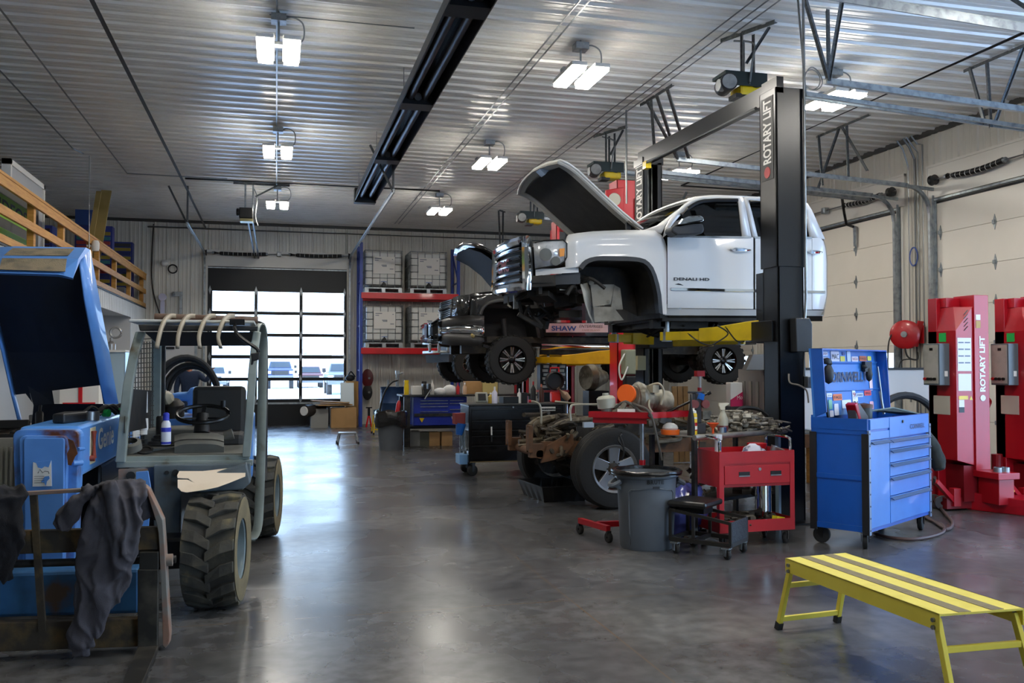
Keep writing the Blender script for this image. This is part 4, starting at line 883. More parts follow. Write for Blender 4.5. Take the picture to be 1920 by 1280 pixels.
# ---- clothes hung over the backrest
CLOTH = mat('grey_cloth', '#45434a', .9, c2='#3b3a3f', sc=4, bump=.35, bsc=350)
CLOTHB = mat('dark_cloth', '#141419', .95, c2='#1b1b20', sc=4, bump=.3, bsc=300)
from mathutils import noise
def fabric(name, parts, m, label, cat, vox=.0085, disp=.017, slant=3):
    """overlapping padded folds fused into one wrinkled garment"""
    q = MB()
    for pts in parts:
        rings = []; sp_ = []
        n = len(pts)
        for i, (u, v, w_, d_, y, ang) in enumerate(pts):
            c = A(u, v, y); w2 = w_ * .5 * (y / 1700) * .97; ring = []
            for k in range(14):
                t = 2 * math.pi * k / 14
                e = Vector((math.cos(t) * w2 * math.cos(R(ang)), 0, math.cos(t) * w2 * math.sin(R(ang)))) + Vector((0, math.sin(t) * d_ / 2, 0))
                ring.append(c + e)
            rings.append(ring)
        q.loft(rings)
    o = one(name, q, m, label, cat, smooth=True)
    r_ = o.modifiers.new('r', 'REMESH'); r_.mode = 'VOXEL'; r_.voxel_size = vox
    s_ = o.modifiers.new('s', 'SMOOTH'); s_.factor = .5; s_.iterations = 5
    dg = bpy.context.evaluated_depsgraph_get(); me = bpy.data.meshes.new_from_object(o.evaluated_get(dg))
    o.modifiers.clear(); o.data = me; nn = [v.normal.copy() for v in me.vertices]
    for v, n in zip(me.vertices, nn):
        p = v.co; w = Vector((noise.noise(p * 5), 0, noise.noise(p * 5 + Vector((9, 3, 1))))) * .09
        f = (1 - abs(noise.noise(Vector(((p.x + w.x) * 15 + p.z * slant, p.y * 8, (p.z + w.z) * 3.2)))) * 3) * disp + (1 - abs(noise.noise(Vector(((p.x + w.x) * 34 - p.z * 9, p.y * 20, p.z * 13 + 5)))) * 2.5) * disp * .3
        v.co = p + n * (max(-disp, f) - disp * .35)
    for p in me.polygons: p.use_smooth = True
    return o
Y0 = C - .07
fabric('work_coverall', [
    [(190, 908, 62, .10, Y0, 5), (176, 915, 60, .11, Y0 - .03, 20), (150, 930, 66, .12, Y0 - .05, 30), (128, 955, 50, .1, Y0 - .05, 15), (118, 980, 38, .08, Y0 - .05, 0), (120, 996, 26, .05, Y0 - .05, 0)],
    [(225, 908, 80, .1, Y0, 0), (222, 930, 84, .1, Y0 - .05, 0), (212, 970, 92, .09, Y0 - .06, 0), (202, 1030, 98, .09, Y0 - .07, 0), (196, 1075, 92, .09, Y0 - .07, -5), (185, 1115, 84, .08, Y0 - .07, -8), (172, 1140, 66, .08, Y0 - .07, -10)],
    [(172, 1130, 54, .08, Y0 - .08, 0), (158, 1165, 46, .08, Y0 - .08, 8), (151, 1195, 44, .075, Y0 - .08, 8), (150, 1214, 46, .07, Y0 - .08, 5)],
    [(150, 1212, 32, .05, Y0 - .08, 0), (149, 1230, 30, .05, Y0 - .08, 0)],
    [(190, 1100, 40, .06, Y0 - .1, 0), (188, 1150, 36, .06, Y0 - .1, 0), (184, 1198, 10, .03, Y0 - .1, 0)],
    [(232, 903, 76, .08, Y0 + .01, 3), (234, 930, 70, .08, Y0 - .07, 0), (232, 970, 62, .08, Y0 - .09, 0), (228, 1010, 56, .07, Y0 - .1, 0), (226, 1050, 40, .06, Y0 - .1, 10), (215, 1085, 20, .04, Y0 - .1, 20)],
    [(205, 905, 22, .06, Y0 - .1, 0), (212, 950, 20, .05, Y0 - .12, 0), (224, 1000, 18, .05, Y0 - .125, 0), (238, 1040, 16, .05, Y0 - .12, 0)],
    [(258, 915, 20, .08, Y0 + .06, 0), (270, 945, 34, .07, Y0 + .1, 0), (275, 975, 36, .06, Y0 + .1, 0)]],
    CLOTH, 'grey work coverall draped over the telehandler fork backrest', 'coverall')
fabric('dark_jacket', [
    [(-10, 912, 90, .12, Y0, 0), (0, 930, 84, .12, Y0 - .05, 0), (0, 980, 78, .1, Y0 - .06, 0), (0, 1040, 72, .1, Y0 - .06, -6), (-12, 1085, 50, .08, Y0 - .06, -20)],
    [(25, 914, 38, .1, Y0, 0), (30, 940, 24, .09, Y0 - .04, 0), (27, 975, 18, .08, Y0 - .05, 0)]],
    CLOTHB, 'black jacket hung on the backrest at the edge of the photo', 'jacket')
# ================= ceiling and door hardware =================
PERF = mat('slotted_angle', '#55595b', .5, .6, c2='#6e7274', sc=30)
def angle(q, p0, p1, w=.04, t=.006, up=(0, 0, 1)):
    p0 = Vector(p0); p1 = Vector(p1); a, b, d = frame(p1 - p0, up)
    q.bar(p0, p1, w, t, up); q.bar(p0 + a * w / 2, p1 + a * w / 2, t, w, up)
# tube heater
t = thing('tube_heater', 'long black radiant tube heater trough hanging under the ceiling', 'heater', (1.75, 13, 5.0))
q = MB(); pr = [(1.54, 5.0), (1.56, 5.17), (1.66, 5.26), (1.84, 5.26), (1.94, 5.17), (1.96, 5.0)]
q.grid([[Vector((x, 5.3, z)) for x, z in pr], [Vector((x, 18.75, z)) for x, z in pr]]); q.build('reflector', mat('heater_black', '#1c1c1d', .35, .6), t, solid=.012)
for x in (1.66, 1.84): q = MB(); q.cyl((x, 5.35, 5.1), (x, 18.6, 5.1), .05, n=14); q.build('tube', mat('burnt_tube', '#2c2927', .4, .6, c2='#3a332e', sc=2), t, smooth=True)
for y in (8.3, 11.6, 14.9):
    q = MB(); q.prism([(1.55, y, 5.0), (1.95, y, 5.0), (1.94, y, 5.17), (1.84, y, 5.25), (1.66, y, 5.25), (1.56, y, 5.17)], (0, .3, 0)); q.cyl((1.75, y - .01, 5.1), (1.75, y - .06, 5.08), .05); q.build('divider', BLACKM, t)
q = MB(); q.bx(1.53, 1.97, 18.72, 18.95, 4.97, 5.27); q.build('end_cap', BLACKM, t, bev=.01)
q = MB()
for y in (7, 11.6, 14.9, 18.2):
    for x in (1.57, 1.93): q.cyl((x, y, 5.17), (x, y, 5.465), .006, n=5)
q.build('chain', STEEL, t)
# conduits
def conduit(name, pts, r, m, label, cat='conduit', group=None):
    q = MB(); q.tube(pts, r, 6); return one(name, q, m, label, cat, group, smooth=True)
CON = mat('conduit_steel', '#8d9193', .35, .7)
BLK = mat('pipe_black', '#151516', .4, .3)
G = 'conduits along the ceiling'
conduit('conduit', [(3.06, 3, 5.44), (3.06, 24.3, 5.44)], .012, CON, 'left pipe of the close pair of conduits right of the tube heater')
conduit('conduit', [(3.16, 3, 5.44), (3.16, 24.3, 5.44)], .012, CON, 'right pipe of the close pair of conduits right of the tube heater')
conduit('conduit', [(4.82, 3, 5.44), (4.82, 24.6, 5.44)], .012, CON, 'leftmost of the three conduits beside the door openers')
conduit('conduit', [(4.97, 3, 5.44), (4.97, 24.6, 5.44)], .012, CON, 'middle of the three conduits beside the door openers')
conduit('conduit', [(5.06, 3, 5.42), (5.06, 15, 5.42)], .012, CON, 'rightmost of the three conduits beside the door openers')
conduit('conduit', [(-2.9, 6, 5.44), (-2.9, 19.3, 5.44), (-1.0, 19.35, 5.44)], .012, CON, 'thin conduit on the dark ceiling left of the black pipe')
conduit('conduit', [(-3.5, 8, 5.44), (-3.5, 17.3, 5.44), (-3.4, 17.7, 5.44)], .012, CON, 'conduit nearest the wooden railing on the dark left ceiling')
conduit('conduit', [(-.02, 6, 5.46), (-.02, 20.3, 5.46)], .01, CON, 'conduit joining the aisle lamps from near to far')
conduit('conduit', [(-.1, 10.2, 5.46), (1.5, 10.2, 5.46)], .008, CON, 'cable pipe from the near aisle lamp to the tube heater')
conduit('gas_pipe', [(-1.85, 4, 5.34), (-1.85, 20.8, 5.34), (-1.85, 21.0, 5.32), (-1.85, 25.3, 5.3)], .026, BLK, 'black steel pipe hanging under the ceiling on the left', 'pipe')
conduit('gas_pipe', [(-1.8, 19.2, 5.38), (3.4, 19.3, 5.4)], .02, BLK, 'black pipe crossing the ceiling in front of the back wall', 'pipe')
conduit('wall_pipe', [(-3.3, 25.4, 5.28), (10.2, 25.4, 5.28)], .022, CON, 'level grey pipe high along the back wall', 'pipe')
conduit('ceiling_pipe', [(8.0, 8, 5.3), (8.0, 17.0, 5.3), (9.9, 17.1, 5.3)], .018, BLK, 'black air pipe under the ceiling by the right doors', 'pipe')
conduit('drop_rod', [(5.28, 8.37, 5.47), (5.3, 8.27, 4.4)], .012, CON, 'thin steel rod dropping to the near black lift post', 'rod')
conduit('air_drop', [(5.0, 12.5, 5.4), (4.98, 12.45, 5.2), (4.98, 12.45, 4.0)], .014, CON, 'thin pipe hanging down left of the far black lift post', 'pipe')
conduit('sensor_rod', [at(168, 292, Y=17.8), at(167, 465, Y=17.8)], .012, mat('white_rod', '#c9cacb', .4), 'thin white rod hanging from the ceiling in front of the railing', 'rod')
q = MB(); p = at(179, 461, X=XM + .1); q.lathe(p - Vector((0, 0, .1)), [(0, 0), (.06, .01), (.07, .06), (.07, .16), (.05, .2), (0, .2)], n=16); q.cyl(p, p - Vector((.15, 0, 0)), .02)
one('wifi_sensor', q, WHITE, 'round white sensor fixed to the railing', 'sensor', smooth=True)
# door tracks on the right
def track(x0, y, z0, curve, label):
    s = .048; zw = z0 - s * (10.2 - x0); t = thing('door_track', label, 'door track', (10.2, y, 0))
    pts = [Vector((x0, y, z0)), Vector((9.9, y, zw + .014))]
    q = MB(); q.bar(pts[0], pts[1], .02, .06); q.bar(pts[0] + Vector((0, .015, .03)), pts[1] + Vector((0, .015, .03)), .05, .006); q.bar(pts[0] + Vector((0, .015, -.03)), pts[1] + Vector((0, .015, -.03)), .05, .006); q.build('horizontal_rail', GALV, t)
    q = MB(); cv = [Vector((9.9 + .42 * math.sin(R(a)), y, zw - .42 + .42 * math.cos(R(a)))) for a in range(0, 91, 15)]
    for a, b in zip(cv, cv[1:]): q.bar(a, b, .05, .05, (0, 1, 0))
    q.bar((9.9, y, zw), (10.4, y, zw - .03), .03, .05); q.build('curved_rail', GALV, t)
    q = MB(); q.bar((10.33, y, zw - .42), (10.33, y, .02), .05, .05, (0, 1, 0)); angle(q, (10.4, y, 4.4), (10.4, y, .02), .06, .008, (0, 1, 0)); q.build('vertical_rail', GALV, t)
    return t
TR = [(5.7, 8.5, 4.67, 'galvanised track of the nearest white door, near edge, behind the lift post top'), (5.85, 12.57, 4.74, 'galvanised track along the far edge of the near white door'), (6.0, 13.45, 4.73, 'galvanised track along the near edge of the far white door'), (6.2, 17.5, 4.73, 'galvanised track along the far edge of the white door behind the lift')]
for x0, y, z0, l in TR: track(x0, y, z0, 1, l)
q = MB(); angle(q, (4.6, 7.0, 4.88), (10.2, 7.0, 4.63), .08, .01); q.bar((4.6, 7.02, 4.93), (10.2, 7.02, 4.68), .04, .05); one('header_rail', q, GALV, 'wide bluish steel rail crossing the top right corner', 'rail')
def hanger(bars, label):
    q = MB()
    for a, b in bars: angle(q, a, b)
    return one('track_hanger', q, PERF, label, 'hanger')
hanger([((5.7, 8.2, 5.48), (5.72, 8.5, 4.67)), ((5.78, 8.6, 5.48), (5.72, 8.5, 4.67)), ((5.3, 8.3, 5.48), (5.72, 8.5, 4.67))], 'slotted steel hanger beside the lamp right of the near lift post')
hanger([((8.7, 9.9, 5.46), (8.7, 8.8, 5.46)), ((8.65, 9.75, 5.46), (8.65, 9.5, 4.66)), ((8.72, 9.55, 5.46), (8.72, 9.5, 4.62)), ((8.7, 8.95, 5.46), (8.75, 9.45, 4.7))], 'slotted steel hanger with three legs near the right wall')
hanger([((8.8, 13.4, 5.46), (8.8, 12.0, 5.46)), ((8.75, 13.3, 5.46), (8.75, 13.2, 4.6)), ((8.8, 12.8, 5.46), (8.8, 13.4, 4.6)), ((8.8, 12.6, 5.46), (8.8, 12.57, 4.62)), ((8.8, 12.7, 5.46), (8.9, 12.2, 4.65))], 'slotted steel hanger over the pillar between the two white doors')
hanger([((5.2, 12.4, 5.46), (5.25, 11.4, 5.46)), ((5.2, 12.2, 5.46), (5.85, 12.57, 4.74)), ((5.22, 11.9, 5.46), (5.85, 12.57, 4.74)), ((5.25, 11.6, 5.46), (6.0, 12.5, 4.74)), ((5.22, 12.1, 5.46), (5.5, 12.6, 4.75))], 'slotted steel hanger behind the black lift crossbeam')
hanger([((7.0, 7.6, 5.48), (7.3, 7.0, 4.8)), ((7.3, 7.3, 5.48), (7.3, 7.0, 4.8))], 'slotted steel hanger cut off by the top right edge of the photo')
hanger([((5.3, 21.7, 5.46), (5.5, 21.9, 5.46)), ((5.3, 21.7, 5.46), (5.05, 20.5, 4.3)), ((5.45, 21.85, 5.46), (5.1, 20.5, 4.3))], 'slotted steel hanger left of the raised white hood')
# openers
def opener(x, y, z, rail_end, label, bk=1):
    t = thing('door_opener', label, 'door opener', (x, y, z))
    q = MB(); q.bx(x - .2, x + .33, y - .16, y + .16, z + .1, z + .14); q.bx(x - .2, x + .33, y - .17, y - .15, z - .02, z + .14); q.build('mount_plate', mat('opener_green', '#18282a', .4, .4), t)
    q = MB(); q.cyl((x - .17, y - .2, z), (x - .1, y + .1, z + .02), .1, n=18); q.build('motor', BLACKM, t, smooth=True)
    q = MB(); q.cyl((x - .172, y - .21, z), (x - .169, y - .195, z), .085, n=18); q.cyl((x - .26, y - .1, z - .02), (x - .2, y - .1, z - .02), .07, n=14); q.build('motor_end', STEEL, t, smooth=True)
    q = MB(); q.bx(x + .0, x + .3, y - .14, y + .12, z - .12, z + .0); q.build('gearbox', YEL, t, bev=.03)
    q = MB(); q.cyl((x + .2, y - .16, z + .05), (x + .2, y - .1, z + .05), .08, n=16); q.bx(x - .05, x + .1, y - .13, y + .05, z - .15, z - .1); q.build('pulley', BLACKM, t)
    for dx, dy in ((.05, -.1), (.18, .1), (.2, -.1)):
        q = MB(); angle(q, (x + dx, y + dy, z + .1), (x + dx, y + dy, 5.46), .035); q.build('hanger_leg', PERF, t)
    q = MB(); angle(q, (x - .05, y + .2, 5.46), (x + .25, y - .5, 5.46), .05); angle(q, (x + .22, y - .4, 5.44), (x + .15, y, z + .3), .03); q.build('hanger_top', PERF, t)
    q = MB(); q.tube(spline([(x + .1, y - .17, z), (x + .12, y - .2, z + .25), (x + .2, y - .1, z + .5), (x + .05, y + .1, 5.44)]), .012, 6); q.build('cord', mat('grey_cord', '#777c7e', .5), t, smooth=True)
    a = Vector((x + .3, y, z + .02)); b = Vector(rail_end); d = Vector((0, .05, 0)) if bk else Vector((.05, 0, 0))
    q = MB(); q.bar(a + d, b + d, .03, .05); q.bar(a - d, b - d, .03, .05); q.build('rail', GALV, t)
    return t
opener(5.15, 9.5, 4.85, (10.3, 9.5, 4.58), 'yellow and black door opener hanging beside the top of the near lift post')
opener(5.2, 14.1, 4.82, (10.3, 14.1, 4.6), 'yellow and black door opener above the tip of the raised white hood')
opener(5.2, 18.7, 4.77, (10.3, 18.7, 4.6), 'yellow and black door opener to the left of the raised white hood')
t = thing('door_opener', 'small black door opener hanging before the glazed door', 'door opener', (-.6, 19.9, 4.83))
q = MB(); q.bx(-.78, -.5, 19.8, 20.1, 4.72, 4.95); q.cyl((-.84, 19.9, 4.86), (-.78, 19.9, 4.86), .08, n=14); q.build('motor', BLACKM, t, bev=.02)
q = MB(); q.bx(-.76, -.5, 19.82, 20.1, 4.66, 4.72); q.build('base', mat('brass_dull', '#8e8760', .4, .5), t)
for x in (-.66, -.5): q = MB(); angle(q, (x, 19.9, 4.9), (x, 19.9, 5.46), .035); q.build('hanger_leg', GALV, t)
q = MB(); angle(q, (-.9, 19.85, 5.46), (.25, 19.85, 5.46), .05); angle(q, (-.45, 19.9, 5.2), (.0, 19.9, 5.46), .035); q.build('hanger_top', PERF, t)
q = MB(); q.bar((-.62, 20.1, 4.8), (-.58, 25.4, 4.55), .03, .06); q.bar((-.52, 20.1, 4.8), (-.48, 25.4, 4.55), .03, .06); q.build('rail', DKST, t)
q = MB(); q.tube(spline([(-.5, 19.95, 5.4), (-.42, 19.95, 5.2), (-.45, 19.95, 4.8), (-.4, 19.95, 4.6)]), .012, 6); q.build('cord', CON, t, smooth=True)
for x, y1, l in ((-1.86, 20.3, 'galvanised track rising from the left edge of the glazed door'), (1.95, 15.6, 'galvanised track rising from the right edge of the glazed door')):
    t = thing('door_track', l, 'door track', (x, 25.3, 0))
    q = MB(); q.bar((x, 25.35, .02), (x, 25.35, 4.2), .05, .05, (0, 1, 0)); q.build('vertical_rail', GALV, t)
    q = MB(); cv = [Vector((x, 25.0 + .35 * math.cos(R(a)), 4.2 + .42 * math.sin(R(a)))) for a in range(0, 91, 15)]
    for a, b in zip(cv, cv[1:]): q.bar(a, b, .05, .05, (1, 0, 0))
    q.build('curved_rail', GALV, t)
    q = MB(); q.bar((x, 25.0, 4.62), (x, y1, 4.63), .02, .06); q.bar((x, 25.0, 4.65), (x, y1, 4.66), .05, .008); q.build('horizontal_rail', GALV, t)
    q = MB(); angle(q, (x, y1 + .1, 4.63), (x, y1 + .1, 5.46)); angle(q, (x, y1 + .1, 4.63), (x - .4, y1 + .2, 5.46)); q.build('hanger_leg', PERF, t)
# torsion springs
def springs(p0, p1, segs, drums, label, sag=0):
    """p0,p1 ends of the shaft; segs fractions for springs"""
    p0 = Vector(p0); p1 = Vector(p1); t = thing('torsion_spring_shaft', label, 'door spring', (p0 + p1) / 2)
    q = MB(); q.cyl(p0, p1, .013, n=8); q.build('shaft', STEEL, t, smooth=True)
    for a, b in segs:
        pa, pb = p0.lerp(p1, a), p0.lerp(p1, b); pts = [pa.lerp(pb, k / 8) + Vector((0, 0, -sag * math.sin(k / 8 * math.pi))) for k in range(9)]
        q = MB(); q.tube(pts, .048, 10); o = q.build('spring', BLACKM, t, smooth=True)
        q = MB()
        for k in range(1, 11):
            c = pa.lerp(pb, k / 11) + Vector((0, 0, -sag * math.sin(k / 11 * math.pi))); d = (pb - pa).normalized(); q.cyl(c - d * .004, c + d * .004, .050, n=10)
        q.build('paint_mark', WHITE, o)
        q = MB(); q.cyl(pa - (pb - pa).normalized() * .05, pa, .04); q.cyl(pb, pb + (pb - pa).normalized() * .05, .04); q.build('spring_cone', GALV, t)
    for f in drums:
        c = p0.lerp(p1, f); d = (p1 - p0).normalized() * .04; q = MB(); q.lathe(c - d, [(.02, 0), (.085, 0), (.07, .02), (.07, .06), (.085, .08), (.02, .08)], d, 18); q.build('cable_drum', DKST, t, smooth=True)
    q = MB(); c = p0.lerp(p1, .5); q.box(c, (.12, .12, .12)); q.build('centre_bracket', GALV, t, bev=.02)
springs((10.32, 12.6, 4.63), (10.32, 8.45, 4.63), [(.11, .385), (.615, .89)], (.03, .97), 'black torsion spring over the near white door', .04)
springs((10.32, 17.55, 4.63), (10.32, 13.4, 4.63), [(.11, .385), (.65, .9)], (.03, .97), 'black torsion spring over the far white door', .03)
springs((-1.85, 25.32, 4.63), (1.95, 25.32, 4.65), [(.06, .41), (.58, .94)], (.0, 1), 'pair of black torsion springs over the glazed door', .02)
q = MB(); q.tube([at(1578, 366, X=9.9), at(1583, 400, X=10.2), at(1587, 421, X=10.3), at(1600, 425, X=10.36)], .025, 8); one('opener_arm', q, BLACKM, 'bent black arm fixed to the top of the far white door', 'door arm')
q = MB(); q.prism([at(1601, 424, X=10.4), at(1606, 424, X=10.4), at(1606, 462, X=10.4), at(1602, 462, X=10.4)], (-.02, 0, 0)); one('arm_bracket', q, GALV, 'narrow steel bracket on the far white door below the arm', 'bracket')
# things on the pillar between the white doors
for k, (u, dx) in enumerate(((1704, 0), (1716, 0), (1722, 0), (1731, 0))):
    p = at(u, 420, X=10.4); conduit('wall_conduit', [(10.4, p.y, .1 if k else 1.0), (10.4, p.y, 5.0 + .1 * k), (10.3, p.y, 5.3), (10.2, p.y + .02, 5.44)], .014 if k != 1 else .02, CON if k != 1 else mat('dull_pipe', '#6d7072', .4, .5), ['thin conduit, first from the left on the pillar between the white doors', 'thicker pipe, second from the left on the pillar between the white doors', 'thin conduit, third from the left on the pillar between the white doors', 'thin conduit nearest the close white door on the pillar'][k])
c = at(1713, 481, X=10.38); q = MB(); q.tube([c + Vector((0, math.cos(2 * math.pi * k / 20) * .1, math.sin(2 * math.pi * k / 20) * .16)) for k in range(20)], .008, 5, closed=True); q.tube([c + Vector((0, math.cos(2 * math.pi * k / 20) * .09, math.sin(2 * math.pi * k / 20) * .145)) for k in range(20)], .006, 5, closed=True)
one('cable_coil', q, mat('cable_blue', '#3d57a0', .5), 'small loop of blue cable hung on the pillar between the white doors', 'cable')
c = at(1566, 150, Z=5.3); q = MB(); c = at(1525, 148, Y=10.3); q.tube([c + Vector((math.cos(2 * math.pi * k / 20) * .13, .02 * math.sin(4 * math.pi * k / 20), math.sin(2 * math.pi * k / 20) * .15)) for k in range(20)], .008, 5, closed=True); q.tube([c + Vector((math.cos(2 * math.pi * k / 20) * .12, .03, math.sin(2 * math.pi * k / 20) * .13)) for k in range(20)], .008, 5, closed=True); q.box(c + Vector((.3, 0, .12)), (.1, .1, .06))
one('cable_coil', q, mat('grey_cord', '#777c7e', .5), 'coil of grey cable hanging beside the lamp near the lift post', 'cable')
rc = at(1698, 627, X=10.2); t = thing('hose_reel', 'red hose reel mounted on the pillar between the white doors', 'hose reel', rc)
q = MB(); ax = Vector((-.75, -.65, 0)); q.lathe(rc - ax * .1, [(.03, 0), (.24, 0), (.24, .02), (.12, .03), (.12, .13), (.24, .15), (.24, .17), (.19, .2), (.06, .21), (0, .21)], ax, 28); q.build('drum', RED, t, smooth=True)
q = MB(); q.cyl(rc + ax * .09, rc + ax * .15, .05, n=14); q.build('hub', STEEL, t, smooth=True)
q = MB(); q.bar(rc + Vector((.1, -.1, -.2)), rc + Vector((.14, -.2, .22)), .1, .03, (0, 1, 0)); q.bar(rc + Vector((.2, 0, .0)), rc + Vector((.2, -.2, 0)), .04, .3, (0, 0, 1)); q.build('frame', RED, t)
q = MB(); q.tube(spline([rc + ax * .02 + Vector((-.16, .1, .05)), rc + Vector((-.25, .12, -.2)), rc + Vector((-.27, .1, -.9)), rc + Vector((-.27, .1, -1.3))], 5), .012, 6); q.tube(spline([rc + ax * .1, rc + Vector((-.02, -.05, -.35)), rc + Vector((.1, -.15, -.42)), rc + Vector((.15, -.1, -.3))], 5), .014, 6); q.tube(spline([rc + Vector((.1, -.15, -.42)), rc + Vector((-.1, 0, -.45)), rc + Vector((-.15, 0, -.8))], 5), .012, 6); q.build('hose', BLACKP, t, smooth=True)
# ================= right-hand floor: tool box, carts, mobile columns, bench =================
def caster(par, x, y, r=.055, w=.035, ang=0, z=0, fork=GALV, hgt=None, nm='caster'):
    """local-space caster under par"""
    d = Vector((math.cos(ang), math.sin(ang), 0)); s = Vector((-d.y, d.x, 0)); c = Vector((x, y, z + r)); h = hgt or r * 2 + .03
    q = MB(); q.lathe(c - s * w / 2, [(.01, 0), (r * .9, 0), (r, .006), (r, w - .006), (r * .9, w), (.01, w)], s, 18); o = q.build(nm, RUB, par, local=True, smooth=True)
    q = MB()
    for k in (-1, 1): q.prism([c + s * k * (w / 2 + .006) + d * a + Vector((0, 0, b)) for a, b in ((-.015, -.015), (.015, -.015), (.035, h - r), (-.02, h - r))], s * .005 * k)
    q.box((x + d.x * .01, y + d.y * .01, z + h - .008), (.07, .07, .012)); q.build('fork', fork, o, local=True)
    return o
# ---- blue roll cab
RC = R(31)
tb = thing('tool_cabinet', 'blue steel roller tool cabinet with open stickered lid, beside the red lift columns', 'tool cabinet', (5.0, 6.9, 0), RC)
W_, D_, Z0, Z1 = 1.44, .52, .15, 1.14
BLUF = mat('blue_front', '#3d7fd0', .3, 0, c2='#3575c6', sc=3, coat=.5)
BLUS = mat('blue_side', '#1658b8', .32, 0, c2='#1350a8', sc=3, coat=.4)
LBL = dict(local=True)
def L(q, nm, m, par=None, **k): return q.build(nm, m, par or tb, local=True, **k)
q = MB(); q.bx(.02, W_ - .02, .02, D_ - .02, Z0 + .02, Z1 - .12); q.bx(0, W_, 0, D_, Z0, Z0 + .04)
q.bx(0, W_, 0, .015, Z1 - .12, Z1); q.bx(0, W_, D_ - .015, D_, Z1 - .12, Z1 + .02); q.bx(0, .015, 0, D_, Z1 - .12, Z1); q.bx(W_ - .015, W_, 0, D_, Z1 - .12, Z1); q.bx(.0, W_, 0, D_, Z1 - .14, Z1 - .12); L(q, 'body', BLUS)
q = MB(); q.bx(-.006, .0, .05, D_ - .05, Z0 + .06, Z0 + .06); 
q = MB(); q.bx(-.004, .02, .04, D_ - .04, .60, .64); L(q, 'side_rail', BLUS); q = MB(); q.bx(-.004, .02, .04, D_ - .04, Z0, Z0 + .05); L(q, 'side_rail', BLUS); q = MB(); q.bx(-.004, .02, 0, D_, Z1 - .1, Z1); L(q, 'side_rail', BLUS)
q = MB(); q.bx(.006, .021, .05, D_ - .05, .64, Z1 - .1); q.bx(.006, .021, .05, D_ - .05, Z0 + .05, .6); L(q, 'side_panel', BLUS)
POSTB = mat('post_black', '#1e1f22', .45)
for x, y in ((-.012, -.012), (-.012, D_ - .05)): q = MB(); q.bx(x, x + .02, y, y + .062, Z0 - .02, Z1 - .13); L(q, 'corner_post', POSTB)
POSTG = mat('post_grey', '#6f7d95', .4, .3)
for x in (-.008, W_ - .03):
    q = MB(); q.bx(x, x + .038, -.016, -.002, Z0 - .02, Z1 - .1); p_ = L(q, 'front_post', POSTG)
    q = MB()
    for k in range(9): q.cyl((x + .02, -.019, Z0 + .02 + k * .105), (x + .02, -.015, Z0 + .02 + k * .105), .008, n=8)
    L(q, 'rivet_row', BLACKM, p_)
HANDG = mat('handle_grey', '#5c7596', .35, .4)
def drawer(x0, x1, z0, z1, handle, nm='drawer'):
    q = MB(); q.bx(x0, x1, -.012, .02, z0 + .004, z1 - .004); o = L(q, nm, BLUF, bev=.003)
    if handle: q = MB(); q.prism([(x0 + .012, -.012, z1 - .008), (x0 + .012, -.045, z1 - .03), (x0 + .012, -.04, z1 - .036), (x0 + .012, -.012, z1 - .02)], (x1 - x0 - .024, 0, 0)); L(q, 'pull', HANDG, o)
    return o
drawer(.035, .445, .952, 1.03, 0, 'top_panel'); zz = [.945, .85, .725, .60, .425, .18]
drawer(.455, W_ - .035, .952, Z1, 0, 'top_panel'); drawer(.035, .445, Z1 - .1, Z1, 0, 'top_panel')
drawer(.035, .445, .18, .95, 1, 'door')
for a, b in zip(zz, zz[1:]): drawer(.455, W_ - .035, b, a, 1)
text('CORNWELL', 'lettering', mat('badge_navy', '#20386b', .4), tb, (.93, -.014, 1.01), (1, 0, 0), (0, 0, 1), .045, .36, ext=.002, bold=.02, local=True)
q = MB(); q.cyl((.75, -.012, 1.09), (.75, -.02, 1.09), .014); L(q, 'lock', BLACKM)
for x, y, a in ((.07, .06, .4), (.07, D_ - .06, 1.8), (W_ - .08, .06, .2), (W_ - .08, D_ - .06, .7)): caster(tb, x, y, .075, .045, a, hgt=.165, fork=BLACKM)
# lid: a shallow tray standing up at the back
def lz(x, z, d=0): return Vector((x, D_ - .04 + (z - Z1) * .06 - d, z))
q = MB(); q.prism([lz(0, Z1), lz(W_, Z1), lz(W_, 1.765), lz(0, 1.765)], (0, .02, 0)); lid = L(q, 'lid', BLUF)
for a, b in ((0, .012), (W_ - .012, W_)):
    q = MB(); q.prism([lz(a, Z1), lz(a, 1.765), lz(a, 1.765, .11), lz(a, Z1 + .05, .11)], (b - a, 0, 0)); L(q, 'lid_side', BLUS, lid)
q = MB(); q.prism([lz(0, 1.753), lz(W_, 1.753), lz(W_, 1.753, .11), lz(0, 1.753, .11)], (0, 0, .012)); L(q, 'lid_edge', BLUS, lid)
q = MB(); q.prism([lz(.02, 1.62), lz(W_ - .02, 1.62), lz(W_ - .02, 1.64, .012), lz(.02, 1.64, .012)], (0, 0, .01)); q.prism([lz(.02, 1.36), lz(W_ - .02, 1.36), lz(W_ - .02, 1.37, .012), lz(.02, 1.37, .012)], (0, 0, .01)); L(q, 'lid_rib', BLUF, lid)
text('CORNWELL', 'lettering', mat('letter_navy', '#171c40', .5), lid, lz(.27, 1.45, .006), (1, 0, 0), (0, .06, 1), .1, .8, ext=.003, bold=.02, shear=.2, local=True)
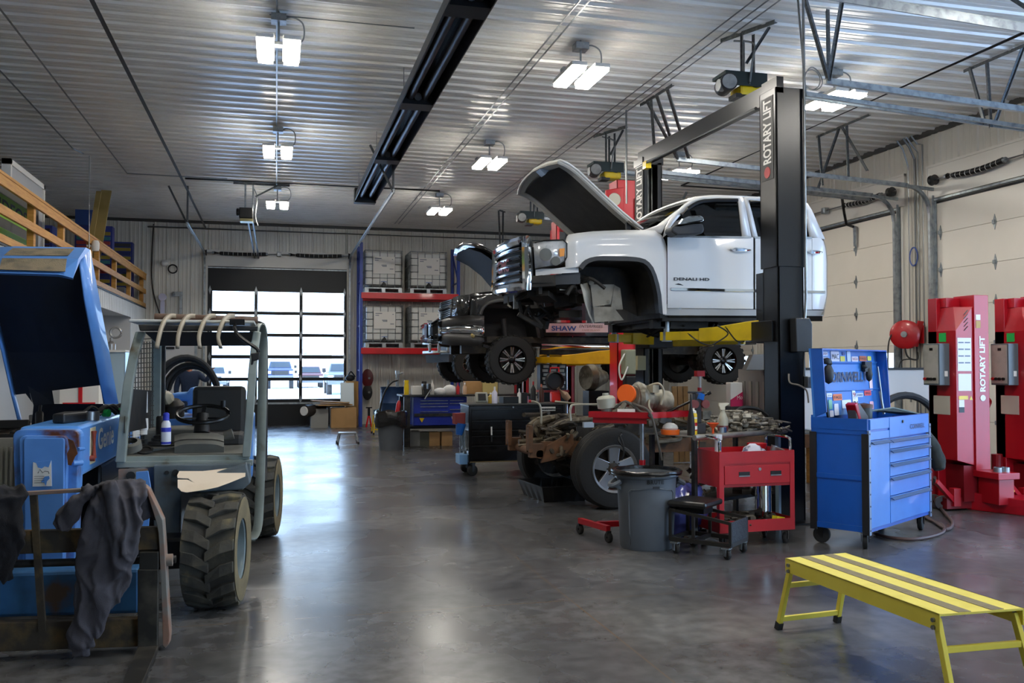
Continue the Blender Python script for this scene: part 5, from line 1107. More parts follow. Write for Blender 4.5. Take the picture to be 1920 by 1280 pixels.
stk = [(.13, 1.70, .2, .04, '#c9d4ea', 'ROUGH'), (.13, 1.645, .2, .045, '#8d8fa0', 'COUNTRY'), (.39, 1.645, .18, .1, '#d8d0df', 'MAC'), (.59, 1.65, .1, .05, '#d9c832', ''), (.64, 1.71, .06, .03, '#20408f', ''), (.74, 1.64, .08, .11, '#c3d0ea', ''), (.84, 1.65, .15, .05, '#e4d7dd', 'NASCAR'), (1.02, 1.655, .17, .05, '#d2601f', 'FASS'), (1.21, 1.66, .09, .045, '#e0d02a', ''),
       (.13, 1.3, .1, .05, '#d6d8e2', 'BOSTIC'), (.25, 1.315, .11, .035, '#dfe4f2', 'Baldwin'), (.38, 1.28, .19, .06, '#e06a25', 'FASS'), (.8, 1.28, .07, .09, '#dfe6f5', '9'), (.88, 1.3, .17, .04, '#b9c8ec', 'WARREN'), (1.08, 1.31, .16, .05, '#d6353c', 'AMSOIL'), (.28, 1.2, .07, .09, '#74b59a', ''), (.15, 1.17, .1, .1, '#c6d2ea', ''), (.29, 1.13, .08, .06, '#d9dcea', ''), (.39, 1.14, .09, .11, '#e8eaf4', ''), (.8, 1.15, .12, .15, '#e9e9ee', 'P1'), (1.19, 1.17, .09, .08, '#d9a4b2', ''), (.14, 1.42, .07, .2, '#b7a8b4', ''), (1.22, 1.36, .07, .22, '#e9c9ca', ''), (.56, 1.2, .2, .08, '#dfe6f5', '')]
for k, (x, z, w, h, c, s) in enumerate(stk):
    q = MB(); pts = []
    for cx_, cz_, a0 in ((x + w - .012, z + h - .012, 0), (x + .012, z + h - .012, 90), (x + .012, z + .012, 180), (x + w - .012, z + .012, 270)):
        pts += [lz(cx_ + .012 * math.cos(R(a0 + 30 * i)), cz_ + .012 * math.sin(R(a0 + 30 * i)), .004) for i in range(4)]
    q.prism(pts, (0, -.002, 0)); o = L(q, 'sticker', mat('sticker_' + c[1:], c, .5), lid)
    if s: text(s, 'lettering', BLACKM if k % 3 else mat('sticker_red', '#a02028', .5), o, lz(x + w * .1, z + h * .25, .008), (1, 0, 0), (0, .06, 1), h * .5, w * .8, ext=.001, local=True)
for x in (.1, W_ - .1):
    q = MB(); q.cyl((x, D_ - .12, Z1 - .02), lz(x, 1.6, .05), .008, n=8); q.cyl((x, D_ - .12, Z1 - .02), (x, D_ - .08, 1.35), .014, n=8); L(q, 'gas_strut', BLACKM if x < 1 else STEEL)
q = MB(); q.cyl(lz(W_ + .01, 1.33, .03), lz(W_ + .08, 1.33, .03), .008); q.cyl(lz(W_ + .08, 1.29, .03), lz(W_ + .08, 1.38, .03), .014); L(q, 'lid_catch', BLACKM, lid)
# gloves and tools hung in the lid / on the top
def tbp(x, y, z): return tb.matrix_basis @ Vector((x, y, z)) if 0 else Vector((5.0 + x * math.cos(RC) - y * math.sin(RC), 6.9 + x * math.sin(RC) + y * math.cos(RC), z))
def lidp(x, z, d=.03): p = lz(x, z, d); return tbp(p.x, p.y, p.z)
q = MB(); q.ball(lidp(.22, 1.53, .05), .055, 10, (1, .7, 1.7)); q.ball(lidp(.21, 1.65, .05), .04, 8, (1.3, .6, .8)); q.ball(lidp(.26, 1.63, .05), .025, 8); one('work_glove', q, BLACKP, 'black glove hanging in the left half of the blue cabinet lid', 'glove', smooth=True)
q = MB(); q.ball(lidp(1.14, 1.52, .04), .04, 8, (1, .7, 1.8)); q.ball(lidp(1.05, 1.6, .04), .03, 8, (1.2, .6, .7)); q.box(lidp(1.13, 1.6, .03), (.16, .03, .1), RC); one('tool_holster', q, BLACKP, 'black holster hanging at the right of the blue cabinet lid', 'holster', smooth=True)
zt_ = Z1 - .12
t = thing('impact_wrench', 'black and red power tool lying on the open blue cabinet', 'power tool', tbp(.5, .3, zt_), RC)
q = MB(); q.prism([(-.1, -.04, 0), (.12, -.04, 0), (.16, -.04, .1), (-.04, -.04, .24), (-.14, -.04, .22)], (0, .09, 0)); L(q, 'body', mat('tool_grey', '#4d4a4a', .5), t, bev=.015)
q = MB(); q.prism([(-.16, -.045, .23), (-.1, -.045, .25), (.02, -.045, .0), (-.04, -.045, .0)], (0, .1, 0)); L(q, 'red_shell', RED, t, bev=.01)
t = thing('parts_tub', 'small brown tub standing on the open blue cabinet', 'tub', tbp(.68, .32, zt_))
q = MB(); q.lathe((0, 0, 0), [(0, 0), (.075, 0), (.075, .2), (.07, .2), (.07, .02), (0, .02)], n=18); L(q, 'tub', mat('tub_slate', '#3c4447', .5), t, smooth=True)
q = MB(); q.lathe((0, 0, .19), [(.08, 0), (.08, .03), (0, .045)], n=18); L(q, 'lid', mat('tub_brown', '#5d4032', .6), t, smooth=True)
q = MB(); q.box(tbp(.98, .25, zt_ + .01), (.3, .14, .02), RC); one('clipboard', q, mat('silver_tray', '#b8bcc4', .35, .5), 'flat silver tray on top of the blue cabinet', 'tray')
q = MB(); q.prism([tbp(1.05, .4, Z1 + .02), tbp(1.42, .3, Z1 - .02), tbp(1.44, .06, Z1 - .02), tbp(1.2, .25, Z1 + .05)], (0, 0, .012)); one('parts_tray', q, mat('tray_grey', '#84908d', .4, .4), 'tilted grey tray at the right end of the blue cabinet top', 'tray')
# coat on its right side and the hose behind
q = MB()
def coatring(z, a, b, cx_, cy_): return [tbp(W_ + .06 + cx_ + a * math.cos(t) * .5, .3 + cy_ + b * math.sin(t) * .5, z) for t in (2 * math.pi * k / 14 for k in range(14))]
q.loft([coatring(1.13, .1, .34, -.02, 0), coatring(1.08, .17, .44, 0, 0), coatring(.9, .2, .46, .02, 0), coatring(.7, .22, .42, .04, 0), coatring(.5, .2, .36, .04, 0), coatring(.42, .1, .2, .02, 0)])
sl = [tbp(W_ + .1, .16, 1.0), tbp(W_ + .19, .12, .9), tbp(W_ + .27, .06, .76), tbp(W_ + .3, .02, .62), tbp(W_ + .29, .0, .56)]
q.tube(sl, [.05, .085, .085, .075, .055], 12)
o = one('hanging_coat', q, mat('coat_green', '#2f322f', .95, c2='#3a3d38', sc=4, bump=.3, bsc=300), 'dark grey-green coat hanging on the right side of the blue cabinet', 'coat', smooth=True)
r_ = o.modifiers.new('r', 'REMESH'); r_.mode = 'VOXEL'; r_.voxel_size = .016; r_.use_smooth_shade = True
tx = bpy.data.textures.new('folds', 'CLOUDS'); tx.noise_scale = .1; dm = o.modifiers.new('d', 'DISPLACE'); dm.texture = tx; dm.strength = .03; dm.texture_coords = 'LOCAL'
HOSE = mat('hose_brown', '#4f3a36', .6)
q = MB(); fp = lambda u, v: at(u, v, Z=.018)
q.tube(spline([fp(1640, 1000), fp(1670, 1008), fp(1720, 1010), fp(1765, 999), fp(1768, 985), fp(1745, 975), fp(1735, 968), fp(1752, 978), fp(1775, 992), fp(1786, 980), fp(1772, 962), fp(1754, 940), fp(1748, 925)] + [at(1751, 905, Z=.3), at(1753, 895, Z=.5)], 6), .016, 7)
one('air_hose', q, HOSE, 'brown air hose coiled on the floor beside the blue cabinet', 'hose', smooth=True)
# ---- red mobile column lifts
CR = mat('column_red', '#ad0e1e', .32, 0, c2='#a00b19', sc=2, coat=.12)
CRD = mat('column_dark', '#7a0d18', .4, 0)
mc = thing('mobile_lift', 'red mobile column lift nearer the blue cabinet, with grey control box', 'column lift', (7.3, 8.5, 0))
def K(q, nm, m, par=None, **k): return q.build(nm, m, par or mc, local=True, **k)
q = MB(); q.prism([(0, 0, .56), (.23, 0, .5), (.23, 0, 2.27), (.1, 0, 2.27), (0, 0, 2.0)], (0, .40, 0))
q.v = q.v; K(q, 'tower', CR, bev=.004) if 0 else None
q = MB(); pr = [(0, .0), (0, .44)]
q.raw([(0, 0, .56), (.23, 0, .5), (.23, 0, 2.27), (.06, .1, 2.27), (0, 0, 2.0), (0, .44, .56), (.23, .44, .5), (.23, .44, 2.27), (.06, .44, 2.27), (0, .44, 2.0)],
      [(0, 1, 2, 4), (4, 2, 3), (0, 4, 9, 5), (4, 3, 8, 9), (3, 2, 7, 8), (5, 9, 8, 7, 6), (0, 5, 6, 1), (1, 6, 7, 2)])
tw = K(q, 'tower', CR, bev=.004)
q = MB()
for k in range(5): q.bar((.11 + .0, -.002, 2.0 + k * .045), (.16, -.002, 2.05 + k * .045), .004, .012, (0, 1, 0))
K(q, 'vent_slots', BLACKM, tw)
q = MB(); q.bx(.23, .42, -.02, .3, .45, 2.40); q.bx(.05, .23, .2, .3, 2.27, 2.38); q.bx(.0, .42, .3, .44, .1, 2.38); K(q, 'mast', CR, bev=.004)
q = MB(); q.bx(-.135, .002, .1, .36, 1.39, 1.86); cb_ = K(q, 'control_box', mat('box_grey', '#5b6468', .4), bev=.006)
q = MB(); q.bx(-.139, -.134, .12, .345, 1.41, 1.845); K(q, 'control_panel', mat('panel_pale', '#b3afa6', .4, c2='#a19d94', sc=8), cb_)
q = MB(); q.bx(-.142, -.139, .2, .25, 1.78, 1.81); K(q, 'display', BLACKM, cb_)
for k, (y, c) in enumerate(((.32, RED), (.27, BLACKM), (.22, BLACKM), (.165, BLACKM))):
    q = MB(); q.cyl((-.139, y, 1.46), (-.16, y, 1.46), .017, n=12); K(q, 'knob', c, cb_)
q = MB(); q.bx(-.07, -.03, .095, .1, 1.49, 1.55); K(q, 'latch', PAPER, cb_)
q = MB(); q.bx(-.004, 0, .1, .36, 1.06, 1.27); K(q, 'perforated_plate', mat('plate_pale', '#c8c0b2', .5), tw)
q = MB(); q.bx(-.004, 0, .15, .26, 1.88, 1.98); K(q, 'green_label', mat('green_tag', '#12b24c', .6), tw)
q = MB(); q.bx(.02, .2, -.003, 0, 1.55, 1.92); po = K(q, 'poster', PAPER, tw)
q = MB()
for k in range(4):
    for j in range(2): q.bx(.03 + j * .085, .1 + j * .085, -.0045, -.003, 1.86 - k * .075, 1.875 - k * .075)
K(q, 'poster_lines', mat('grey_ink', '#7d8494', .7), po)
q = MB(); q.bx(.025, .195, -.003, 0, 1.33, 1.52); K(q, 'sheet', PAPER, tw)
q = MB(); q.bx(.03, .15, -.003, 0, 1.235, 1.275); K(q, 'warning_label', YEL, tw); q = MB(); q.prism([(.17, -.003, 1.23), (.21, -.003, 1.23), (.19, -.003, 1.275)], (0, .003, 0)); K(q, 'warning_triangle', YEL, tw)
q = MB(); q.bx(.03, .1, -.003, 0, 1.15, 1.23); K(q, 'notice', PAPER, tw); q = MB(); q.bx(.03, .1, -.003, 0, 1.09, 1.15); K(q, 'notice', BLACKM, tw)
q = MB(); q.bx(.25, .31, -.024, -.02, 2.12, 2.18); K(q, 'plate_label', PAPER); q = MB(); q.bx(.25, .31, -.024, -.02, 2.03, 2.11); K(q, 'plate_label', mat('brass_tag', '#b08a35', .5), None)
text('ROTARY LIFT', 'lettering', WHITE, mc, (.365, -.022, 1.32), (0, 0, 1), (-1, 0, 0), .075, .62, ext=.002, bold=.04, local=True)
q = MB(); q.cyl((.33, -.02, 1.25), (.33, -.025, 1.25), .035, n=18); K(q, 'emblem', PAPER)
q = MB(); q.bx(.1, .42, .02, .44, .1, .5); K(q, 'carriage_mast', CRD)
q = MB(); q.bx(.22, .5, -.35, .02, .38, .45); q.bx(.27, .47, -.3, .0, .1, .38); K(q, 'lift_fork', CR, bev=.006)
for x in (.33, .43): q = MB(); q.lathe((x, -.22, .45), [(0, 0), (.045, 0), (.045, .05), (.035, .05), (.035, .02), (0, .02)], n=16); K(q, 'lift_pin', GALV, smooth=True)
q = MB(); q.raw([(.2, .1, 0), (.62, -.75, 0), (.82, -.75, 0), (.6, .1, 0), (.2, .1, .2), (.55, -.65, .16), (.9, -.65, .16), (.6, .1, .2)], [(0, 3, 2, 1), (4, 5, 6, 7), (0, 1, 5, 4), (1, 2, 6, 5), (2, 3, 7, 6), (3, 0, 4, 7)]); K(q, 'base_leg', CR, bev=.01)
q = MB(); q.bx(-.1, .5, .05, .6, .02, .14); q.cyl((-.08, .35, .14), (-.08, .35, .6), .06, n=14); q.bx(-.1, .2, .36, .42, .4, .43); q.bx(-.1, .2, .36, .42, .22, .25); K(q, 'base_frame', CRD, bev=.004)
for y in (.12, .24): q = MB(); q.cyl((-.12, y, .075), (-.05, y + .0, .075), .075, n=20) if 0 else q.lathe((-.1, y, .08), [(.02, 0), (.075, 0), (.08, .01), (.08, .04), (.075, .05), (.02, .05)], (.5, 1, 0), 20); K(q, 'wheel', mat('castor_grey', '#4a4545', .5), None, smooth=True)
q = MB(); q.bar((-.28, .0, .34), (.0, .06, .1), .05, .05); q.bx(-.03, .06, .02, .1, .05, .25); K(q, 'steering_arm', CR, bev=.004)
q = MB(); q.tube([(.62, .35, .1), (.55, .25, .55), (.53, .22, .98)], .038, 10); K(q, 'handle_tube', BLACKP, smooth=True)
q = MB(); q.tube(spline([(.53, .22, .98), (.46, .2, 1.12), (.46, .18, 1.22), (.55, .18, 1.25), (.63, .2, 1.2), (.6, .22, 1.1), (.54, .22, .98)], 5), .016, 8); K(q, 'handle_loop', CR, smooth=True)
m2 = dup(mc, (8.07, 8.33, 0), 'red mobile column lift cut off by the right edge of the photo')
q = MB(); q.ball(at(1880, 918, Z=.24), .06, 10, (1.4, .8, .5)); q.ball(at(1893, 920, Z=.24), .05, 10, (1.2, .8, .6)); q.tube(spline([at(1872, 915, Z=.26), at(1876, 906, Z=.32), at(1885, 905, Z=.32), at(1890, 914, Z=.26)]), .008, 6)
one('yellow_clamp', q, mat('dull_yellow', '#c9a93a', .6), 'dull yellow clamp lying on the red column base', 'clamp', smooth=True)
# ---- yellow work platform in the foreground
pb = thing('work_platform', 'yellow folding work platform with two dark grip strips in the foreground', 'work platform', (3.2, 4.25, 0))
A1, A2, B1, B2 = Vector((2.97, 4.895, .45)), Vector((3.415, 4.94, .45)), Vector((2.99, 3.61, .45)), Vector((3.455, 3.60, .45))
YB_ = mat('bench_yellow', '#e2d04a', .45, 0, c2='#d8c43c', sc=3, coat=.1); YBW = mat('bench_yellow_worn', '#e6d65c', .5, 0, c2='#dccb50', c3='#a89a5e', sc=6, lo=.5, hi=.66)
ux, uy = (A2 - A1).normalized(), (B1 - A1).normalized(); wl, ll = (A2 - A1).length, (B1 - A1).length
def bp(x, y, z): return A1.lerp(A2, x).lerp(B1.lerp(B2, x), y) + Vector((0, 0, z - .45))
q = MB(); q.prism([bp(0, 0, .44), bp(1, 0, .44), bp(1, 1, .44), bp(0, 1, .44)], (0, 0, .01)); q.build('deck', YBW, pb)
for x0 in (.23, .62): q = MB(); q.prism([bp(x0, .004, .45), bp(x0 + .15, .004, .45), bp(x0 + .15, .996, .45), bp(x0, .996, .45)], (0, 0, .0025)); q.build('grip_strip', mat('grip', '#857a5e', .95, c2='#7a6f56', sc=30, bump=.3, bsc=200), pb)
for x, o_ in ((0, .006), (1, -.006)): q = MB(); q.prism([bp(x, 0, .45), bp(x, 1, .45), bp(x, 1, .37), bp(x, 0, .37)], ux * o_); q.build('side_rail', YB_, pb)
legs = []
for y, sg in ((.03, 1), (.97, -1)):
    for x in (.04, .96):
        tp = bp(x, y, .42); ft = bp(x + (-.03 if x < .5 else .03), y, 0) - uy * .13 * sg; ft.z = .0
        q = MB(); q.bar(ft + (tp - ft) * .08, tp, .032, .028, tuple(ux)); l_ = q.build('leg', YB_, pb, bev=.003); legs.append((ft, tp))
        q = MB(); q.bar(ft, ft + (tp - ft) * .11, .037, .034, tuple(ux)); q.build('rubber_foot', BLACKP, l_)
        q = MB()
        for dz in (-.005, -.04): q.cyl(tp + Vector((0, 0, dz)) - ux * (.03 if x < .5 else -.03), tp + Vector((0, 0, dz)), .011, n=8)
        q.build('bolt', STEEL, l_)
    for f in (.16, .68):
        (f1, t1), (f2, t2) = legs[-2], legs[-1]; q = MB(); q.bar(f1.lerp(t1, f), f2.lerp(t2, f), .022, .03); q.build('rung', YB_, pb, bev=.003)
# ---- grey waste bin
bn = thing('waste_bin', 'round grey plastic waste bin with black liner, in front of the tyre', 'waste bin', (3.2, 7.55, 0))
q = MB(); q.lathe((0, 0, 0), [(0, 0), (.225, 0), (.235, .015), (.262, .62), (.28, .63), (.285, .66), (.265, .66), (.26, .63), (.225, .03), (0, .03)], n=36); K(q, 'body', GREY, bn, smooth=True)
q = MB()
pw = []
for a0, a1 in ((-150, -50),):
    for z0, z1 in ((.05, .53),):
        pts = [(a0, z0), (a0, z1 - .03), (a0 + 6, z1 - .005), (-125, z1 + .005), (-100, z1 + .025), (-75, z1 + .005), (a1 - 6, z1 - .005), (a1, z1 - .03), (a1, z0)]
        pw = [Vector(((.238 + .04 * z / 1) * math.cos(R(a)), (.238 + .04 * z) * math.sin(R(a)), z)) for a, z in pts]
o3 = []
for p0, p1 in zip(pw, pw[1:]):
    o3 += [p0.lerp(p1, k / 5) for k in range(5)]
o3 = [Vector((p.x, p.y, 0)).normalized() * (.236 + .043 * p.z) + Vector((0, 0, p.z)) for p in o3]
q.tube(o3, .007, 6); K(q, 'moulded_rib', GREY, bn, smooth=True)
q = MB(); q.tube([(.3 * math.cos(t), .3 * math.sin(t), .672 + .004 * math.sin(9 * t)) for t in (2 * math.pi * k / 40 for k in range(40))], .02, 8, closed=True); q.lathe((0, 0, 0), [(.315, .65), (.3, .69), (.27, .69), (.245, .5), (.215, .12)], n=36); K(q, 'bin_liner', mat('bin_bag', '#161617', .25, bump=.3, bsc=25), bn, smooth=True)
for s in (-1, 1):
    q = MB(); q.tube(spline([(s * .27 * .97, -.07, .6), (s * .345 * .97, -.05, .56), (s * .35 * .97, .02, .56), (s * .27, .06, .6)], 5), .022, 6); q.prism([(s * .265, -.06, .52), (s * .265, .06, .52), (s * .33, .03, .55), (s * .33, -.04, .55)], (0, 0, .03)); K(q, 'handle', GREY, bn, smooth=True)
def curved_text(s, h, z, r, a0, a1, m, par):
    n = len(s)
    for i, ch in enumerate(s):
        a = R(a0 + (a1 - a0) * (i + .0) / n); p = Vector((r * math.cos(a), r * math.sin(a), z)); rt = Vector((-math.sin(a), math.cos(a), 0))
        text(ch, 'lettering', m, par, p, rt, (0, 0, 1), h, abs(R(a1 - a0)) * r / n * .85, ext=.002, bold=.04, local=True)
curved_text('BRUTE', .035, .585, .266, -112 + 0, -78, BLACKP, bn)
q = MB(); q.box((-.02, -.262, .555), (.06, .008, .02)); K(q, 'badge', BLACKP, bn)
# ---- creeper stool
cs = thing('creeper_stool', 'black padded rolling mechanic stool in front of the red cart', 'stool', (3.61, 7.17, 0), R(40.5))
FRB = mat('frame_black', '#2a2825', .45, .3)
q = MB(); ys = .27; xs = .18
for x in (-xs, xs):
    q.bar((x, -ys, .12), (x, ys, .12), .03, .035); q.bar((x, -ys, .30), (x, ys, .37), .025, .025); q.bar((x, -ys, .12), (x, -ys, .3), .025, .025); q.bar((x, ys, .12), (x, ys, .37), .025, .025); q.bar((x, .06, .12), (x, .06, .34), .025, .02)
for y in (-ys, ys, .06): q.bar((-xs, y, .12), (xs, y, .12), .03, .03)
q.bar((-xs, ys, .37), (xs, ys, .37), .025, .025); K(q, 'frame', FRB, cs)
q = MB(); q.bx(-xs - .01, xs + .01, -ys - .012, -ys, .1, .31); K(q, 'tread_plate', mat('checker_plate', '#2f3236', .4, .5, c2='#454a50', sc=40, bump=.6, bsc=90), cs, bev=.004)
q = MB(); q.bx(-.2, .2, -.06, .3, .395, .45); K(q, 'seat', mat('black_leather', '#191817', .35), cs, bev=.025); q = MB(); q.bx(-.1, .1, .0, .24, .34, .4); K(q, 'seat_bracket', BLACKM, cs)
q = MB(); q.bx(-.04, .08, -.062, -.0605, .405, .435); 
text('SNAP ON', 'lettering', mat('pale_ink', '#9aa0a4', .6), cs, (.0, -.0625, .412), (1, 0, 0), (0, 0, 1), .022, .13, ext=.001, local=True) if 0 else None
for x in (-xs, xs):
    for y in (-ys + .03, ys - .05): caster(cs, x, y, .042, .03, 1.0, hgt=.1)
# ---- blue bin bag
q = MB(); q.ball((3.68, 7.84, .27), .27, 22, (1.0, .9, 1.0)); o = one('bin_bag', q, mat('blue_bag', '#6068b8', .16, 0, c2='#464da0', sc=3, bump=.5, bsc=12, coat=.5), 'full translucent blue bin bag between the grey bin and the red cart', 'bin bag', smooth=True)
tx = bpy.data.textures.new('crumple', 'CLOUDS'); tx.noise_scale = .12; dm = o.modifiers.new('sub', 'SUBSURF'); dm.levels = 1; dm.render_levels = 1; dm = o.modifiers.new('d', 'DISPLACE'); dm.texture = tx; dm.strength = .09; tx.noise_type = 'HARD_NOISE'; dm.texture_coords = 'LOCAL'
# ---- red service cart
sc2 = thing('service_cart', 'red steel service cart with one drawer, chrome handles and junk on its shelf', 'tool cart', (3.79, 7.31, 0), R(2))
CRT = mat('cart_red', '#b31420', .38, 0, c2='#a5101b', sc=3, coat=.3)
cw, cd = .76, .46
for x in (0, cw):
    for y in (0, cd): q = MB(); q.bx(x - .002, x + .002, y - (.0 if y == 0 else .045), y + (.045 if y == 0 else 0), .13, .84); q.bx(x - (0 if x == 0 else .045), x + (.045 if x == 0 else 0), y - .002, y + .002, .13, .84); K(q, 'corner_post', CRT, sc2)
q = MB(); q.bx(0, cw, -.003, .003, .74, .845); q.bx(0, cw, cd - .003, cd + .003, .74, .845); q.bx(-.003, .003, 0, cd, .74, .845); q.bx(cw - .003, cw + .003, 0, cd, .74, .845); q.bx(0, cw, 0, cd, .74, .75); K(q, 'top_tray', CRT, sc2)
q = MB(); q.bx(.0, cw, .008, cd, .53, .74); K(q, 'drawer_housing', CRT, sc2)
q = MB(); q.bx(.05, cw - .05, -.006, .01, .555, .72); dr = K(q, 'drawer', CRT, sc2, bev=.003)
for x in (.19, .51): q = MB(); q.bx(x, x + .11, -.009, -.005, .628, .665); h_ = K(q, 'recessed_pull', BLACKP, dr); q = MB(); q.bx(x, x + .11, -.012, -.008, .622, .632); K(q, 'pull_lip', STEEL, h_)
q = MB(); q.cyl((.4, -.005, .685), (.4, -.014, .685), .014); K(q, 'lock', STEEL, dr)
q = MB(); q.bx(0, cw, 0, cd, .15, .16); q.bx(0, cw, -.003, .003, .13, .235); q.bx(0, cw, cd - .003, cd + .003, .13, .235); q.bx(-.003, .003, 0, cd, .13, .235); q.bx(cw - .003, cw + .003, 0, cd, .13, .235); K(q, 'bottom_shelf', CRT, sc2)
for x in (.02, cw - .02):
    q = MB(); s = -1 if x < .3 else 1; q.tube(spline([(x, .03, .8), (x, .03, .9), (x + .0 * s, .07, .955), (x, cd - .07, .955), (x, cd - .03, .9), (x, cd - .03, .8)], 5), .014, 8); K(q, 'handle', CHROME, sc2, smooth=True)
for x, y in ((.06, .06), (cw - .06, .06), (.06, cd - .06), (cw - .06, cd - .06)): caster(sc2, x, y, .05, .032, .8, hgt=.13, fork=BLACKM)
def cp(x, y, z): a = R(2); return Vector((3.79 + x * math.cos(a) - y * math.sin(a), 7.31 + x * math.sin(a) + y * math.cos(a), z))
q = MB(); q.ball(cp(.42, .14, .82), .09, 12, (1.2, .8, .9)); q.ball(cp(.35, .12, .79), .07, 10); q.ball(cp(.5, .12, .8), .06, 10); o = one('work_gloves', q, mat('glove_white', '#c6c6d0', .85, c2='#4a4a66', sc=9, lo=.5, hi=.6), 'grey-white work gloves in the red cart tray', 'gloves', smooth=True)
tx2 = bpy.data.textures.new('crumple2', 'CLOUDS'); tx2.noise_scale = .04; dm = o.modifiers.new('s', 'SUBSURF'); dm.levels = 1; dm.render_levels = 1; dm = o.modifiers.new('d', 'DISPLACE'); dm.texture = tx2; dm.strength = .035; dm.texture_coords = 'LOCAL'
q = MB(); q.lathe(cp(.55, .28, .75), [(.03, 0), (.09, .12), (.092, .14), (.085, .14), (.03, .02)], n=20); one('red_bowl', q, RED, 'red plastic bowl in the tray of the red cart', 'bowl', smooth=True)
q = MB(); q.lathe(cp(.63, .13, .76), [(0, 0), (.05, 0), (.065, .11), (.06, .11), (.045, .01), (0, .01)], (.35, -.2, 1), 18); one('steel_cup', q, STEEL, 'dull steel cup lying at the right in the red cart tray', 'cup', smooth=True)
q = MB(); q.cyl(cp(.1, .2, .75), cp(.1, .2, .98), .03, n=12); q.box(cp(.1, .2, .96), (.06, .05, .05)); one('grease_gun', q, mat('white_tube', '#c9cdd2', .4), 'white tube standing at the left in the red cart tray', 'tube', smooth=True)
q = MB(); q.lathe(cp(.6, .26, .16), [(0, 0), (.075, 0), (.075, .36), (0, .36)], n=20); one('steel_canister', q, CHROME, 'tall shiny steel canister on the lower shelf of the red cart', 'canister', smooth=True)
q = MB(); q.box(cp(.64, .08, .2), (.1, .06, .08), .3, .2); one('yellow_carton', q, mat('acid_yellow', '#d7c91c', .6), 'small yellow carton on the lower shelf of the red cart', 'carton')
def heap(n, rx, ry, z0, h, seed, mats=None, c=(0, 0)):
    """one tangle of small greasy parts"""
    rnd = random.Random(seed); q = MB()
    for k in range(n):
        x, y = rnd.uniform(-rx, rx), rnd.uniform(-ry, ry); f = max(.05, 1 - (x / rx) ** 2 * .6 - (y / ry) ** 2 * .4); z = z0 + rnd.uniform(.02, h) * f
        p = Vector((c[0] + x, c[1] + y, z)); r3 = rnd.random()
        if r3 < .45: q.tube(spline([p, p + Vector((rnd.uniform(-.12, .12), rnd.uniform(-.1, .1), rnd.uniform(-.03, .04))), p + Vector((rnd.uniform(-.16, .16), rnd.uniform(-.1, .1), rnd.uniform(-.03, .03)))], 4), rnd.uniform(.006, .016), 5)
        elif r3 < .75: q.box(p, (rnd.uniform(.03, .12), rnd.uniform(.03, .1), rnd.uniform(.02, .05)), rnd.uniform(0, 3), rnd.uniform(-.5, .5))
        else: q.cyl(p, p + Vector((rnd.uniform(-.06, .06), rnd.uniform(-.06, .06), rnd.uniform(-.02, .05))), rnd.uniform(.015, .035), n=8)
    return q
q = heap(50, .26, .14, .16, .12, 4, c=(cp(.38, .2, 0).x, cp(.38, .2, 0).y)); o = one('shelf_scrap', q, mat('scrap', '#3a352e', .7, .3, c2='#6a6254', sc=12), 'tangle of greasy scrap on the lower shelf of the red cart', 'scrap', 'scrap'); o['kind'] = 'stuff'
# ---- steel shop table behind it
RT_ = R(24); tbl = thing('shop_table', 'steel-topped shop table behind the red cart, crowded with parts', 'table', (3.68, 7.55, 0), RT_)
STT = mat('table_steel', '#a09b93', .35, .5, c2='#7d776f', sc=4)
q = MB(); q.bx(0, 1.4, 0, .62, .955, .965); q.cyl((0, .015, .955), (1.4, .015, .955), .026, n=12); K(q, 'table_top', STT, tbl, smooth=True)
for x, y, m in ((.03, .04, DKST), (1.3, .04, mat('leg_pale', '#8fa9b8', .4, .4)), (.03, .56, DKST), (1.3, .56, DKST)): q = MB(); q.bx(x - .02, x + .02, y - .02, y + .02, 0, .95); K(q, 'leg', m, tbl)
q = MB(); q.bx(.03, 1.3, .08, .56, .33, .36); K(q, 'lower_shelf', DKST, tbl)
def tp_(x, y, z=.966): return Vector((3.68 + x * math.cos(RT_) - y * math.sin(RT_), 7.55 + x * math.sin(RT_) + y * math.cos(RT_), z))
t = thing('spray_can', 'yellow and red spray can with white cap on the shop table', 'spray can', tp_(.15, .15))
q = MB(); q.lathe((0, 0, 0), [(0, 0), (.034, 0), (.034, .19), (.026, .205), (0, .205)], n=18); K(q, 'can', mat('can_yellow', '#e3c01e', .35), t, smooth=True)
q = MB(); q.lathe((0, 0, 0), [(.0345, .085), (.0345, .115)], n=18); q.lathe((0, 0, 0), [(.0345, .04), (.0345, .05)], n=18); K(q, 'red_band', RED, t); q = MB(); q.lathe((0, 0, 0), [(.0345, .052), (.0345, .082)], n=18); q.lathe((0, 0, 0), [(.0345, .15), (.0345, .165)], n=18); K(q, 'white_band', PAPER, t); q = MB(); q.lathe((0, 0, .203), [(.028, 0), (.026, .02), (.01, .028), (.01, .045), (0, .045)], n=14); K(q, 'cap', PAPER, t, smooth=True)
q = MB(); q.lathe(tp_(.08, .12), [(0, 0), (.035, 0), (.036, .08), (.03, .16), (.012, .26), (.006, .38), (0, .38)], n=12); one('oil_bottle', q, BLACKP, 'black long-nosed oil bottle standing left of the yellow spray can', 'bottle', smooth=True)
t = thing('spray_bottle', 'dirty clear trigger spray bottle on the shop table', 'spray bottle', tp_(.58, .15))
q = MB(); q.lathe((0, 0, 0), [(0, 0), (.048, 0), (.05, .02), (.05, .13), (.03, .18), (.02, .2), (.02, .22), (0, .22)], n=18); K(q, 'bottle', mat('murky_plastic', '#a9a999', .3, c2='#7d7668', sc=8), t, smooth=True)
